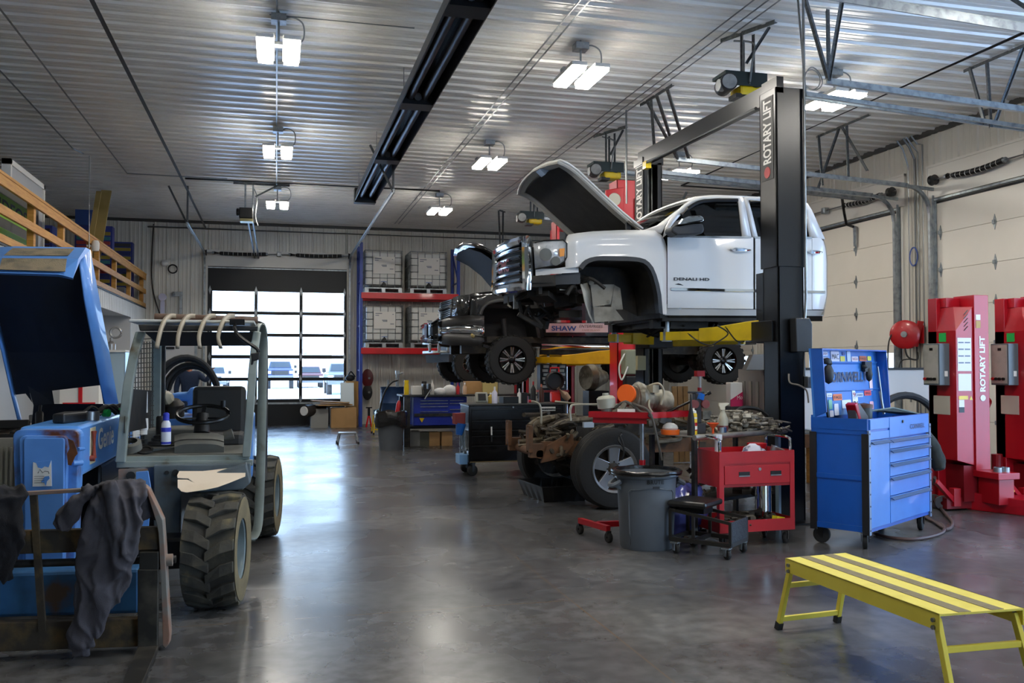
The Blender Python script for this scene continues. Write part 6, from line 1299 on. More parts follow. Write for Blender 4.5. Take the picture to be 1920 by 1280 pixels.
q = MB(); q.lathe((0, 0, 0), [(.0505, .02), (.0505, .07)], n=18); K(q, 'liquid', mat('red_liquid', '#6d3436', .3), t); q = MB(); q.prism([(-.03, -.012, .22), (.02, -.012, .22), (.02, -.012, .25), (.06, -.012, .27), (.06, -.012, .285), (-.04, -.012, .285), (-.045, -.012, .26)], (0, .024, 0)); K(q, 'trigger_head', mat('cream_plastic', '#cfcdb9', .5), t, bev=.004)
t = thing('bench_tool', 'dark upright bench tool with two reddish discs on the shop table', 'bench tool', tp_(.32, .25))
q = MB(); q.bx(-.07, .07, -.05, .05, 0, .1); q.bx(-.03, .03, -.04, .04, .1, .38); q.bx(-.09, .07, -.02, .02, .38, .4); K(q, 'stand', mat('tool_dark', '#2c2a2c', .5, .3), t, bev=.006)
for x in (-.05, .06): q = MB(); q.cyl((x, -.07, .28), (x, -.03, .28), .04, n=16); K(q, 'disc', mat('disc_brown', '#6e3434', .6), t)
q = MB(); q.box((.02, -.03, .35), (.06, .05, .06), .4, .3); K(q, 'blue_motor', BLUE, t)
t = thing('orange_tub', 'orange tub with a clear domed cover at the left end of the shop table', 'tub', tp_(.02, .32))
q = MB(); q.lathe((0, 0, 0), [(0, 0), (.085, 0), (.09, .045), (0, .045)], n=20); K(q, 'tub', mat('orange_plastic', '#ee6a1a', .45), t, smooth=True); q = MB(); q.ball((0, 0, .06), .075, 12, (1, 1, .7)); K(q, 'cover', mat('clear_film', '#b9bcbc', .15), t, smooth=True)
q = MB(); q.lathe(tp_(.42, .14), [(.01, 0), (.012, .05), (.06, .1), (.055, .1), (.008, .05)], n=16); one('funnel', q, mat('orange_plastic2', '#e5541a', .45), 'orange funnel between the bench tool and the spray bottle', 'funnel', smooth=True)
for k, (x, y, c, l) in enumerate(((.45, .06, '#8d9aa5', 'small silver can in front of the orange funnel'), (.5, .07, '#31486e', 'small dark blue can beside the dirty spray bottle'))):
    q = MB(); q.lathe(tp_(x, y), [(0, 0), (.022, 0), (.022, .06), (0, .06)], n=14); one('small_can', q, mat('smallcan' + c[1:], c, .4, .4), l, 'can', smooth=True)
PARTS = mat('parts_metal', '#a39e91', .5, .3, c2='#57524a', c3='#b5ae9c', sc=14, lo=.4, hi=.6)
q = heap(190, .38, .2, .966, .17, 11, c=(tp_(.98, .26).x, tp_(.98, .26).y)); o = one('parts_heap', q, PARTS, 'heap of small greasy metal parts at the right end of the shop table', 'parts heap'); o['kind'] = 'stuff'
q = heap(60, .5, .16, .36, .3, 12, c=(tp_(.65, .32).x, tp_(.65, .32).y)); o = one('parts_under_table', q, mat('parts_brown', '#55493a', .7, .2, c2='#2b2722', sc=9), 'jumble of brown parts on the lower shelf of the shop table', 'parts heap'); o['kind'] = 'stuff'
q = MB(); q.tube(spline([tp_(.9, .3, 1.08), tp_(1.05, .3, 1.18), tp_(1.25, .25, 1.17), tp_(1.36, .2, 1.1)]), .02, 7); one('wire_loom', q, BLACKP, 'black cable loom arched over the heap of metal parts', 'cable', smooth=True)
# ---- red rolling stand with tray
st_ = thing('tray_stand', 'red rolling stand with a flat tray of engine parts, its foot left of the bin', 'tray stand', (3.35, 8.0, 0))
q = MB(); q.cyl((3.35, 8.0, .08), (3.35, 8.0, .72), .03, n=12); q.build('column', CR, st_, smooth=True); q = MB(); q.cyl((3.35, 8.0, .7), (3.35, 8.0, 1.1), .022, n=12); q.build('inner_tube', GALV, st_, smooth=True)
fA, fB = Vector((2.82, 8.27, .13)), Vector((2.93, 7.79, .13)); q = MB(); q.bar(fA, fB, .045, .05); q.bar((fA + fB) / 2, (3.5, 8.02, .13), .045, .05); q.build('base', CR, st_)
for p in (fA, fB): 
    q = MB(); q.lathe((p.x - .015, p.y, .05), [(.01, 0), (.045, 0), (.05, .01), (.05, .03), (.045, .035), (.01, .035)], (1, .2, 0), 16); q.bx(p.x - .02, p.x + .02, p.y - .02, p.y + .02, .08, .11); q.build('caster', RUB, st_)
ta, tb_, tc_, td_ = at(1104, 768, Z=1.18), at(1202, 776, Z=1.16), at(1312, 768, Z=1.18), None
q = MB(); c0 = Vector((3.35, 8.05, 0)); pts = [Vector((2.86, 8.12, 1.13)), Vector((3.34, 7.78, 1.13)), Vector((3.9, 8.0, 1.13)), Vector((3.42, 8.4, 1.13))]
q.prism(pts, (0, 0, .008))
for a, b in zip(pts, pts[1:] + pts[:1]): q.bar(a + Vector((0, 0, .02)), b + Vector((0, 0, .02)), .012, .055)
q.build('tray', CR, st_)
q = MB(); q.prism([Vector((2.9, 8.12, 1.07)), Vector((3.32, 7.82, 1.07)), Vector((3.36, 8.1, 1.07)), Vector((3.0, 8.25, 1.07))], (0, 0, .06)); q.build('tray_support', CR, st_)
q = MB(); q.cyl((3.33, 7.77, 1.15), (3.33, 7.75, 1.15), .02); q.build('clamp_knob', BLACKP, st_)
ALU = mat('cast_alu', '#8d897c', .5, .5, c2='#5f594d', c3='#a59f90', sc=8, lo=.42, hi=.62)
TZ = 1.139
t = thing('turbocharger', 'cast turbocharger with an orange cap on the red tray stand', 'turbocharger', (3.42, 8.1, TZ))
q = MB(); q.lathe((3.38, 8.1, TZ + .15), [(.03, -.1), (.11, -.1), (.14, -.05), (.14, .06), (.09, .1), (.07, .16), (.1, .18), (.13, .22), (.13, .3), (.06, .33), (0, .33)], (.85, .2, -.15), 20); q.tube(arc((3.36, 8.1, TZ + .15), .12, 0, 280, 10, (0, 1, 0), (0, 0, 1)), .05, 8); q.build('housing', ALU, t, smooth=True)
q = MB(); q.lathe((3.23, 8.06, TZ + .2), [(0, 0), (.08, .0), (.09, .01), (.09, .05), (0, .05)], (-.7, -.75, .1), 22); q.build('orange_cap', mat('cap_orange', '#f2671b', .45), t, smooth=True)
q = MB(); q.tube(spline([(3.42, 8.0, TZ + .28), (3.5, 7.95, TZ + .3), (3.55, 7.95, TZ + .22), (3.52, 7.95, TZ + .1)]), .012, 6); q.tube(spline([(3.4, 7.95, TZ + .15), (3.38, 7.9, TZ + .08), (3.42, 7.88, TZ + .01)]), .01, 6); q.box((3.46, 8.0, TZ + .25), (.08, .08, .07), .4); q.build('oil_line', mat('line_tan', '#a8a08b', .5, .3), t, smooth=True)
t = thing('filter_housing', 'grey ribbed filter canister at the left end of the red tray stand', 'filter', (3.05, 8.1, TZ))
q = MB(); q.lathe((3.04, 8.1, TZ), [(0, 0), (.05, .0), (.055, .06), (.085, .07), (.09, .16), (.07, .18), (.03, .19), (.03, .21), (0, .21)], (-.1, 0, 1), 22); q.build('canister', mat('pale_cast', '#a7a79a', .5, .2, c2='#8a897c', sc=6), t, smooth=True)
q = MB(); q.tube(spline([(3.06, 8.02, TZ + .03), (3.13, 7.98, TZ + .06), (3.18, 8.0, TZ + .12), (3.22, 8.05, TZ + .1)]), .025, 8); q.build('outlet', ALU, t, smooth=True)
q = MB(); q.box((3.17, 7.95, TZ + .035), (.16, .05, .06), -.5); one('white_carton', q, PAPER, 'small white carton on the red tray stand', 'carton')
q = MB(); q.tube(spline([(3.08, 8.05, TZ + .06), (3.18, 7.98, TZ + .13), (3.3, 7.92, TZ + .04), (3.4, 7.86, TZ + .02)]), .014, 7); q.tube(spline([(3.2, 8.02, TZ + .12), (3.26, 7.9, TZ + .1), (3.33, 7.76, TZ + .03), (3.4, 7.74, TZ - .25), (3.44, 7.75, TZ - .4)]), .012, 7); one('rubber_hose', q, mat('hose_grey', '#4f4b45', .6), 'grey hose hanging over the edge of the red tray', 'hose', smooth=True)
q = MB(); q.cyl((3.62, 8.05, TZ + .02), (4.0, 7.95, TZ + .2), .014, .01, 8); q.cyl((4.0, 7.95, TZ + .2), (4.03, 7.94, TZ + .215), .018); one('pry_bar', q, BLACKM, 'black pry bar lying across the right end of the red tray', 'pry bar', smooth=True)
# ---- stripped chassis on the floor under the white cab
ch = thing('truck_chassis', 'rusty stripped truck chassis with engine and silver front wheels on the floor', 'truck chassis', (4.5, 10.4, 0))
RST = mat('chassis_rust', '#553d2a', .8, .1, c2='#714c30', c3='#33281f', sc=6, lo=.4, hi=.6, bump=.15)
GRS = mat('greasy_black', '#2a2621', .6, .2, c2='#4a4136', sc=7, lo=.45, hi=.65)
TAN2 = mat('dirty_alloy', '#756a58', .6, .3, c2='#4f4536', c3='#958a74', sc=8, lo=.4, hi=.6)
def road_wheel(par, c, rad, w, rim_r, mrim, spokes, sgn=-1, blk=False, split=0, lug=0):
    """road tyre and alloy rim, axis along Y, face towards sgn*Y"""
    q = MB(); h = w / 2; n = 48
    q.lathe(c, [(rim_r, -h * .9), (rad * .82, -h), (rad * .94, -h * .95), (rad, -h * .75), (rad, -h * .42), (rad * .985, -h * .4), (rad * .985, -h * .34), (rad, -h * .32), (rad, -h * .04), (rad * .985, -h * .02), (rad * .985, h * .02), (rad, h * .04), (rad, h * .32), (rad * .985, h * .34), (rad * .985, h * .4), (rad, h * .42), (rad, h * .75), (rad * .94, h * .95), (rad * .82, h), (rim_r, h * .9)], (0, 1, 0), n)
    t = q.build('tyre', RUB, par, smooth=True)
    if lug:
        q = MB(); cv = Vector(c)
        for i in range(lug):
            a = 2 * math.pi * i / lug
            for k, y in enumerate((-h * .78, -h * .1, h * .55)):
                a2 = a + k * .06; d = Vector((math.cos(a2), 0, math.sin(a2))); q.box(cv + d * rad + Vector((0, y + h * .1, 0)), (.022, h * .5, .05), 0, -a2)
        q.build('tread', RUB, t)
    q = MB(); f = sgn * h
    q.lathe(c, [(rim_r * .98, -f), (rim_r * .93, -f * .7), (rim_r * .9, f * .3), (rim_r * .9, f * .8), (rim_r * 1.0, f * .98), (rim_r * 1.03, f * .9), (rim_r, f * .8)], (0, 1, 0), n)
    rm = q.build('rim', mrim, t, smooth=True); cv = Vector(c)
    q = MB(); q.lathe(c, [(rim_r * .55, f * .05), (rim_r * .9, f * .05)], (0, 1, 0), 24); q.lathe(c, [(0, f * .1), (rim_r * .55, f * .1)], (0, 1, 0), 24); q.build('brake_disc', GRS, rm)
    q = MB()
    for i in range(spokes):
        a = 2 * math.pi * i / spokes + math.pi / 2
        ws = [(0, .0)] if not split else [(-.10, 0), (.10, 0)]
        for da, _ in ws:
            e = Vector((math.cos(a + da), 0, math.sin(a + da))); s = Vector((-math.sin(a + da), 0, math.cos(a + da))); w0, w1 = (rim_r * .2, rim_r * .26) if not split else (rim_r * .05, rim_r * .06)
            q.raw([cv + e * rim_r * .2 - s * w0 + Vector((0, f * .62, 0)), cv + e * rim_r * .2 + s * w0 + Vector((0, f * .62, 0)), cv + e * rim_r * .93 + s * w1 + Vector((0, f * .8, 0)), cv + e * rim_r * .93 - s * w1 + Vector((0, f * .8, 0)),
                   cv + e * rim_r * .2 - s * w0 + Vector((0, f * .35, 0)), cv + e * rim_r * .2 + s * w0 + Vector((0, f * .35, 0)), cv + e * rim_r * .93 + s * w1 + Vector((0, f * .45, 0)), cv + e * rim_r * .93 - s * w1 + Vector((0, f * .45, 0))], [(0, 1, 2, 3), (4, 7, 6, 5), (0, 4, 5, 1), (1, 5, 6, 2), (2, 6, 7, 3), (3, 7, 4, 0)])
    q.build('spokes', mrim if not blk else blk, rm, bev=.006)
    q = MB(); q.lathe(c, [(0, f * .72), (rim_r * .18, f * .72), (rim_r * .27, f * .62), (rim_r * .27, f * .3)], (0, 1, 0), 20)
    for i in range(8): a = 2 * math.pi * i / 8; p = cv + Vector((math.cos(a), 0, math.sin(a))) * rim_r * .3; q.cyl(p + Vector((0, f * .4, 0)), p + Vector((0, f * .75, 0)), rim_r * .035, n=6)
    q.build('hub', GRS if not blk else mrim, rm, smooth=True)
    return t
ALW = mat('alloy_silver', '#b9babb', .3, .8, c2='#a5a6a7', sc=4)
road_wheel(ch, (3.68, 9.7, .452), .452, .29, .265, ALW, 5)
road_wheel(ch, (3.47, 11.25, .452), .452, .29, .265, ALW, 5, 1)
for y in (10.0, 10.95):
    q = MB(); q.bar((2.95, y, .66), (6.7, y, .68), .07, .16); q.build('frame_rail', RST, ch)
    q = MB(); q.bx(2.8, 2.96, y - .05, y + .05, .56, .72); q.bx(2.78, 2.83, y - .07, y - .03, .62, .93); q.bx(2.78, 2.83, y + .03, y + .07, .62, .93); q.bx(2.78, 2.82, y - .03, y + .03, .64, .9); q.build('bumper_bracket', RST, ch, bev=.006)
q = MB(); q.cyl((2.92, 9.95, .6), (2.92, 11.0, .6), .05, n=12); q.bx(3.3, 3.45, 10.0, 10.95, .55, .62); q.build('cross_tube', RST, ch, smooth=True)
q = MB(); q.prism([at(u, v, Y=9.93) for u, v in [(1015, 868), (1026, 835), (1062, 816), (1074, 813), (1077, 830), (1062, 852), (1040, 862)]], (0, .05, 0)); q.build('spring_plate', RST, ch, bev=.004)
q = MB(); q.tube([(3.5, 9.8, .42), (3.55, 10.3, .38), (3.6, 10.5, .36), (3.55, 11.2, .42)], .05, 8); q.ball((3.5, 10.75, .4), .16, 12); q.tube([(3.35, 9.85, .45), (3.3, 10.5, .42), (3.3, 11.1, .45)], .03, 8); q.build('front_axle', GRS, ch, smooth=True)
q = MB(); q.box((3.75, 10.47, .85), (1.0, .55, .45), 0); q.box((3.7, 10.25, 1.02), (.8, .14, .12), 0, .02); q.box((3.7, 10.7, 1.02), (.8, .14, .12)); q.box((4.8, 10.47, .75), (1.2, .4, .36)); [setattr(p, 'z', .6 + (p.z - .6) * .8) for p in q.v]; q.build('engine_block', GRS, ch, bev=.03)
q = MB(); q.tube(spline([(3.2, 10.2, .75), (3.15, 10.15, .95), (3.3, 10.15, 1.06), (3.6, 10.2, 1.1)]), .05, 10); q.tube(spline([(3.1, 10.5, .8), (3.05, 10.5, 1.0), (3.25, 10.5, 1.1), (3.5, 10.4, 1.12)]), .055, 10); q.tube(spline([(3.0, 10.75, .95), (3.2, 10.8, 1.08), (3.5, 10.75, 1.08)]), .04, 8); q.tube(spline([(3.3, 9.9, .6), (3.45, 9.85, .75), (3.6, 9.9, .92), (3.8, 9.95, 1.02)]), .03, 8); [setattr(p, 'z', .6 + (p.z - .6) * .76) for p in q.v]; q.build('coolant_pipe', TAN2, ch, smooth=True)
q = MB(); q.tube(spline([(3.05, 10.35, .9), (3.04, 10.35, 1.12), (2.98, 10.35, 1.18), (2.92, 10.35, 1.19)]), .012, 6); q.tube(spline([(3.3, 10.0, .95), (3.3, 10.0, 1.12), (3.4, 10.0, 1.16), (4.0, 10.0, 1.15)]), .014, 6); q.tube([(3.3, 10.6, 1.17), (3.9, 10.2, 1.12), (4.4, 10.1, 1.1)], .02, 6); q.build('metal_line', mat('line_silver', '#b5ae9c', .4, .5), ch, smooth=True)
q = MB(); q.cyl((2.92, 10.35, 1.19), (2.89, 10.35, 1.19), .018); q.build('red_plug', RED, ch)
rnd = random.Random(21); q = MB(); q2 = MB(); q3 = MB()
for k in range(150):
    p = Vector((rnd.uniform(3.05, 5.6), rnd.uniform(9.9, 10.95), rnd.uniform(.6, .86 + .07 * rnd.random() * 3))); tq = (q, q2, q3)[k % 3]
    if p.x > 3.25 and p.x < 4.1 and p.y < 9.95: continue
    if rnd.random() < .6: tq.tube(spline([p, p + Vector((rnd.uniform(-.2, .2), rnd.uniform(-.15, .15), rnd.uniform(-.08, .1))), p + Vector((rnd.uniform(-.35, .35), rnd.uniform(-.2, .2), rnd.uniform(-.1, .08)))], 4), rnd.uniform(.012, .035), 6)
    else: tq.box(p, (rnd.uniform(.05, .18), rnd.uniform(.05, .16), rnd.uniform(.04, .12)), rnd.uniform(0, 3), rnd.uniform(-.6, .6))
rnd = random.Random(31)
for k in range(80):
    p = Vector((rnd.uniform(2.98, 3.5), rnd.uniform(9.92, 10.9), rnd.uniform(.5, .98))); tq = (q, q2, q3)[k % 3]
    tq.tube(spline([p, p + Vector((rnd.uniform(-.1, .15), rnd.uniform(-.15, .15), rnd.uniform(-.08, .1))), p + Vector((rnd.uniform(-.1, .3), rnd.uniform(-.2, .2), rnd.uniform(-.12, .1)))], 4), rnd.uniform(.01, .03), 6)
q.build('engine_hoses', GRS, ch, smooth=True); q2.build('engine_fittings', TAN2, ch); q3.build('wiring', mat('wiring_brown', '#4d4335', .7, c2='#352f27', sc=8), ch)
q = MB(); q.box(at(1103, 796, Y=9.75), (.12, .05, .06)); q.build('fuse_box', mat('pale_blue_box', '#a9b6c4', .5), ch)
q = MB(); q.tube(spline([at(1162, 815, Y=9.5), at(1168, 832, Y=9.48), at(1170, 850, Y=9.48), at(1166, 862, Y=9.5)]), .01, 6); q.tube(spline([at(1166, 812, Y=9.52), at(1160, 825, Y=9.5), at(1170, 838, Y=9.48)]), .014, 6); q.build('brake_hose', BLACKP, ch, smooth=True)
# drip tray
pn = [at(u, v, Z=.17) for u, v in ((978, 896), (1010, 909), (1088, 907), (1062, 893))]; cpn = sum(pn, Vector()) / 4
dp = thing('drain_pan', 'black plastic drain pan on the floor beneath the engine', 'drain pan', (cpn.x, cpn.y, 0))
p0, p1 = Vector((2.95, 11.05, .19)), Vector((3.02, 10.22, .19)); p2 = Vector((3.62, 10.2, .19)); p3 = Vector((3.55, 11.05, .19)); c = (p0 + p1 + p2 + p3) / 4
rng = [p0, p1, p2, p3]; low = [c + (p - c) * .82 + Vector((0, 0, -.188)) for p in rng]; lip_ = [c + (p - c) * 1.05 for p in rng]
q = MB(); 
def dens(r): 
    o = []
    for a, b in zip(r, r[1:] + r[:1]): o += [a.lerp(b, k / 8) for k in range(8)]
    return o
A_, B_, C_ = dens(lip_), dens(rng), dens(low)
C_ = [p + (c - p).normalized() * (.012 if k % 2 else 0) * 1 for k, p in enumerate(C_)]
q.grid([A_, B_, C_], True); q.f.append([2 * 32 + k for k in range(32)]); q.build('pan', mat('pan_black', '#161617', .4), dp, solid=.006)
# ================= black pickup on the red lift behind =================
YA, YC = 14.5, 15.45
BKP = mat('black_car_paint', '#0b0b0d', .22, 0, coat=.8)
SLV = mat('smoked_bumper', '#4c4b4b', .35, .3)
LIFTY = mat('lift_amber', '#e0a80c', .4, 0, c2='#c99305', sc=4)
bt = thing('pickup_truck', 'black pickup with open hood and big black wheels, raised behind the white one', 'truck', (5.5, YC, 1.3))
bus = [881.5, 884, 888, 893, 898, 902, 904, 907, 910, 914, 920, 928, 936, 945, 955, 965, 975, 985, 993, 999, 1004, 1008, 1012, 1020]
btop = [(881, 551), (890, 549), (929, 545), (960, 541), (1020, 537)]
barch = [(881, 590), (904, 590), (907, 580), (913, 573), (921, 569), (935, 566), (960, 565), (978, 568), (990, 577), (998, 592), (1004, 612), (1008, 632), (1020, 634)]
side(bus, lambda u: interp(btop, u), lambda u: interp(barch, u), lambda u, v, t: .1 * max(0, 1 - t * 4) ** 2 + max(0, (896 - u) / 15) ** 2 * .04, 'front_fender', BKP, par=bt)
bf = [S(u, interp(barch, u), -.02) for u in bus if 902 <= u <= 1008]
q = MB(); cxb = S(958, 620); q.grid([bf, [p + (Vector((cxb.x, p.y, cxb.z)) - p).normalized() * -.06 + Vector((0, .02, 0)) for p in bf]]); q.build('wheel_arch_flare', mat('satin_grey', '#3a3a3b', .4), bt, smooth=True, solid=.01); q = MB(); q.grid([bf, [p + Vector((0, .7, 0)) for p in bf]]); q.build('wheel_liner', mat('liner_black', '#131313', .6), bt)
side([1021, 1060, 1100, 1138, 1139], lambda u: 537, lambda u: 630, lambda u, v, t: .04 * (t - .5) ** 2, 'front_door', BKP, par=bt)
side([1140, 1170, 1200, 1240], lambda u: 537, lambda u: 630, lambda u, v, t: .04 * (t - .5) ** 2, 'rear_door', BKP, par=bt)
side([1242, 1290, 1318, 1326, 1336, 1358, 1380, 1390, 1396, 1440, 1465], lambda u: 545, lambda u: interp([(1242, 634), (1316, 634), (1322, 612), (1340, 600), (1358, 597), (1376, 600), (1392, 614), (1397, 634), (1465, 632)], u), lambda u, v, t: .04 * (t - .5) ** 2, 'bed_side', BKP, par=bt)
q = MB(); q.bx(4.6, 6.6, 14.75, 16.15, 2.6, 2.95); q.loft([[(4.55, 14.7, 2.9), (6.7, 14.7, 2.9), (6.7, 16.2, 2.9), (4.55, 16.2, 2.9)], [(5.1, 14.85, 3.35), (6.5, 14.85, 3.35), (6.5, 16.05, 3.35), (5.1, 16.05, 3.35)]]); q.build('cab', BKP, bt, bev=.03)
q = MB(); q.bx(3.0, 7.9, 14.9, 15.05, 1.82, 1.98); q.bx(3.0, 7.9, 15.85, 16.0, 1.82, 1.98); q.bx(3.4, 8.4, 14.75, 16.2, 2.0, 2.1); q.cyl((3.77, 14.6, 1.72), (3.77, 16.3, 1.72), .07); q.cyl((7.6, 14.6, 1.7), (7.6, 16.3, 1.7), .08); q.ball((7.6, 15.45, 1.7), .2, 12); q.build('frame', GRS, bt)
q = MB(); q.bx(3.0, 4.3, 15.1, 15.9, 2.1, 2.6); q.cyl((3.75, 14.75, 1.75), (3.7, 14.8, 2.4), .05); q.bar((3.3, 14.6, 1.95), (3.75, 14.65, 1.8), .05, .05); q.build('engine_bay', mat('bay_black', '#17161a', .6, .1), bt)
q = MB(); q.bar((3.55, 14.65, 2.05), (3.75, 14.65, 1.93), .05, .05); q.build('tie_rod', mat('olive_yellow', '#8d8438', .5), bt)
q = MB(); q.cyl(S(1014, 649, -.05), S(1164, 652, -.05), .055, n=14); q.build('side_step', CHROME, bt, smooth=True)
q = MB(); q.bar(S(1030, 602, -.01), S(1100, 603, -.01), .02, .04); q.build('side_molding', CHROME, bt)
q = MB(); q.prism([S(1024, 606, -.02), S(1140, 606, -.02), S(1140, 623, -.02), S(1024, 623, -.02)], (0, .01, 0)); sg = q.build('door_sign', mat('sign_fade', '#c9a8a4', .5, c2='#b9929e', sc=1.5), bt)
text('SHAW', 'lettering', mat('sign_blue', '#27407f', .5), sg, S(1034, 620, -.025), (1, 0, 0), (0, 0, 1), .085, .44, ext=.003, bold=.03); text('ENTERPRISES', 'lettering', mat('sign_dark', '#3b3436', .5), sg, S(1086, 614, -.025), (1, 0, 0), (0, 0, 1), .05, .42, ext=.003, shear=.2)
text('CAMP ISLAND', 'lettering', mat('sign_brown', '#8a5f45', .5), sg, S(1091, 620, -.025), (1, 0, 0), (0, 0, 1), .025, .32, ext=.003)
q = MB(); q.prism([S(1145, 606, -.02), S(1163, 606, -.02), S(1163, 623, -.02), S(1145, 623, -.02)], (0, .01, 0)); sg2 = q.build('door_sign', PAPER, bt); text('07 30', 'lettering', BLACKP, sg2, S(1146, 618, -.025), (1, 0, 0), (0, 0, 1), .06, .15, ext=.003)
# front end: bumper wraps from the near corner round to the front
def fr(s, u0, u1, v0, v1):  # s 0 near corner .. 1 front centre
    return None
NB = [(908, 14.5), (897, 14.52), (882, 14.6), (862, 14.8), (846, 15.0), (830, 15.3), (822, 15.6)]
def wrap(vt, vb, nm, m, out=0, n0=0):
    q = MB(); A0 = [at(u, interp(sorted(vt), u), Y=y - out) for u, y in NB[n0:]]; B0 = [at(u, interp(sorted(vb), u), Y=y - out) for u, y in NB[n0:]]
    A1 = [mir(p) for p in A0][::-1]; B1 = [mir(p) for p in B0][::-1]
    q.grid([A0 + A1, B0 + B1]); return q.build(nm, m, bt, smooth=True, solid=.03)
wrap([(822, 603), (849, 592), (881, 591), (908, 592)], [(822, 614), (866, 609), (908, 610)], 'bumper_cover', SLV)
wrap([(822, 615), (866, 610), (908, 611)], [(822, 626), (840, 623), (880, 624), (908, 632)], 'chrome_bumper', CHROME, .02)
wrap([(822, 626), (840, 624), (880, 625), (908, 633)], [(822, 640), (832, 647), (897, 648), (908, 640)], 'lower_valance', mat('valance_grey', '#2c2c2d', .5), 0)
q = MB(); q.ball(at(889, 628, Y=14.56), .06, 10, (1, .4, .9)); q.build('fog_lamp', mat('fog_amber', '#b39b66', .2, .3), bt, smooth=True)
q = MB(); q.grid([[S(881, 552), at(861, 554, Y=14.65), at(850, 558, Y=14.9)], [S(879, 572), at(862, 574, Y=14.65), at(849, 576, Y=14.9)], [S(877, 589), at(862, 591, Y=14.65), at(848, 592, Y=14.9)]]); q.build('headlamp', mat('headlamp_smoke', '#5c5e60', .1, .7, c2='#26272a', sc=12), bt, smooth=True, solid=.02)
ga, gb, gc, gd = at(849, 560, Y=14.92), at(829, 566, Y=15.45), at(829, 600, Y=15.45), at(847, 592, Y=14.92)
q = MB(); ga2, gd2 = mir(ga), mir(gd); q.grid([[ga, gb, ga2], [gd, gc, gd2]]); q.build('grille', BLACKP, bt, solid=.02)
q = MB()
for k in range(9):
    t = (k + .5) / 9; q.tube([ga.lerp(gd, t) + Vector((-.02, 0, 0)), gb.lerp(gc, t) + Vector((-.02, 0, 0)), ga2.lerp(gd2, t) + Vector((-.02, 0, 0))], .012, 5)
q.tube([ga.lerp(gd, .45) + Vector((-.03, 0, 0)), gb.lerp(gc, .45) + Vector((-.03, 0, 0)), ga2.lerp(gd2, .45) + Vector((-.03, 0, 0))], .03, 6); q.build('grille_mesh', STEEL, bt, smooth=True)
# hood
hn = [at(u, v, Y=14.6) for u, v in [(985, 545), (945, 497), (920, 475), (903, 464)]]
hf = [Vector((p.x, 16.25, p.z)) for p in hn]; fr_ = [at(903, 464, Y=14.6), at(885, 461, Y=15.0), at(868, 463, Y=15.5), at(855, 469, Y=15.95), at(850, 480, Y=16.25)]
q = MB(); rows_ = []
for i, (a, b) in enumerate(zip(hn, hf)):
    t = (i / 3) ** 3; rows_.append([(a.lerp(b, k / 4) + (0, 0, .04 * math.sin(k / 4 * math.pi)) if 0 else a.lerp(b, k / 4) + Vector((-.03, 0, .04)) * math.sin(k / 4 * math.pi)) + (fr_[k] - hn[-1].lerp(hf[-1], k / 4)) * t for k in range(5)])
q.grid(rows_); hd_ = q.build('hood', BKP, bt, smooth=True, solid=.05, off=1)
q = MB(); q.grid([[p + Vector((-.03, 0, -.04)) + ((rows_[1][2] - p) * .12) for p in r] for r in rows_]); q.build('hood_liner', mat('liner_black', '#131313', .6), hd_, smooth=True)
SP = mat('spoke_milled', '#aeb2b5', .15, .9)
RIMB = mat('rim_black', '#0c0c0d', .25, .4)
for c, s in (((3.765, 14.58, 1.71), -1), ((7.6, 14.58, 1.70), -1), ((3.8, 16.3, 1.71), 1), ((7.55, 16.3, 1.70), 1)): road_wheel(bt, c, .405, .29, .235, RIMB, 8, s, SP, 1, 26)
q = MB(); q.bx(3.5, 3.75, 16.2, 16.3, 1.6, 1.7); q.build('caliper', GRS, bt)
# ---- silver-nosed pickup on the far lift
YA, YC = 18.85, 19.75
ft_ = thing('pickup_truck', 'far pickup with chrome grille and open winch bumper, half hidden behind the black one', 'truck', (5.5, YC, 1.3))
DGR = mat('far_truck_paint', '#23262b', .25, 0, coat=.6)
q = MB(); q.loft([[(3.35, 18.9, 2.1), (3.3, 18.9, 2.55), (3.6, 19.0, 2.72), (3.6, 20.5, 2.72), (3.3, 20.6, 2.55), (3.35, 20.6, 2.1)], [(4.9, 18.85, 2.1), (4.9, 18.85, 2.65), (4.9, 19.0, 2.8), (4.9, 20.5, 2.8), (4.9, 20.65, 2.65), (4.9, 20.65, 2.1)]]); q.build('front_body', DGR, ft_, bev=.04)
q = MB(); q.bx(4.9, 9.0, 18.85, 20.65, 2.05, 2.75); q.bx(5.2, 7.2, 19.0, 20.5, 2.75, 3.35); q.build('cab', DGR, ft_, bev=.05)
g0 = [at(823, 598, Y=18.95), at(812, 604, Y=19.05), at(799, 606, Y=19.75)]; g1 = [at(823, 638, Y=18.95), at(812, 640, Y=19.05), at(796, 639, Y=19.75)]
q = MB(); q.grid([g0 + [mir(p) for p in g0[::-1]], g1 + [mir(p) for p in g1[::-1]]]); q.build('grille', mat('grille_dark', '#22262a', .3, .5), ft_, solid=.02)
for t in (.06, .18, .72, .84, .96): q = MB(); r_ = [a.lerp(b, t) + Vector((-.03, 0, 0)) for a, b in zip(g0, g1)]; q.tube(r_ + [mir(p) for p in r_[::-1]], .025, 6); q.build('grille_bar', CHROME, ft_, smooth=True)
q = MB(); q.box(at(803, 621, Y=19.3) + Vector((-.04, 0, 0)), (.04, .3, .3)); q.build('lamp_block', CHROME, ft_)
q = MB()
for v0, v1 in ((641, 645), (657, 662)): q.prism([at(840, v0, Y=18.85), at(812, v0, Y=19.0), at(792, v0 + 1, Y=19.8), at(792, v1 + 1, Y=19.8), at(812, v1, Y=19.0), at(840, v1, Y=18.85)], (.12, .1, 0))
for u, y in ((806, 19.1), (823, 18.95), (840, 18.85)): q.bar(at(u, 643, Y=y), at(u, 660, Y=y), .05, .05)
q.build('winch_bumper', GALV, ft_, bev=.01)
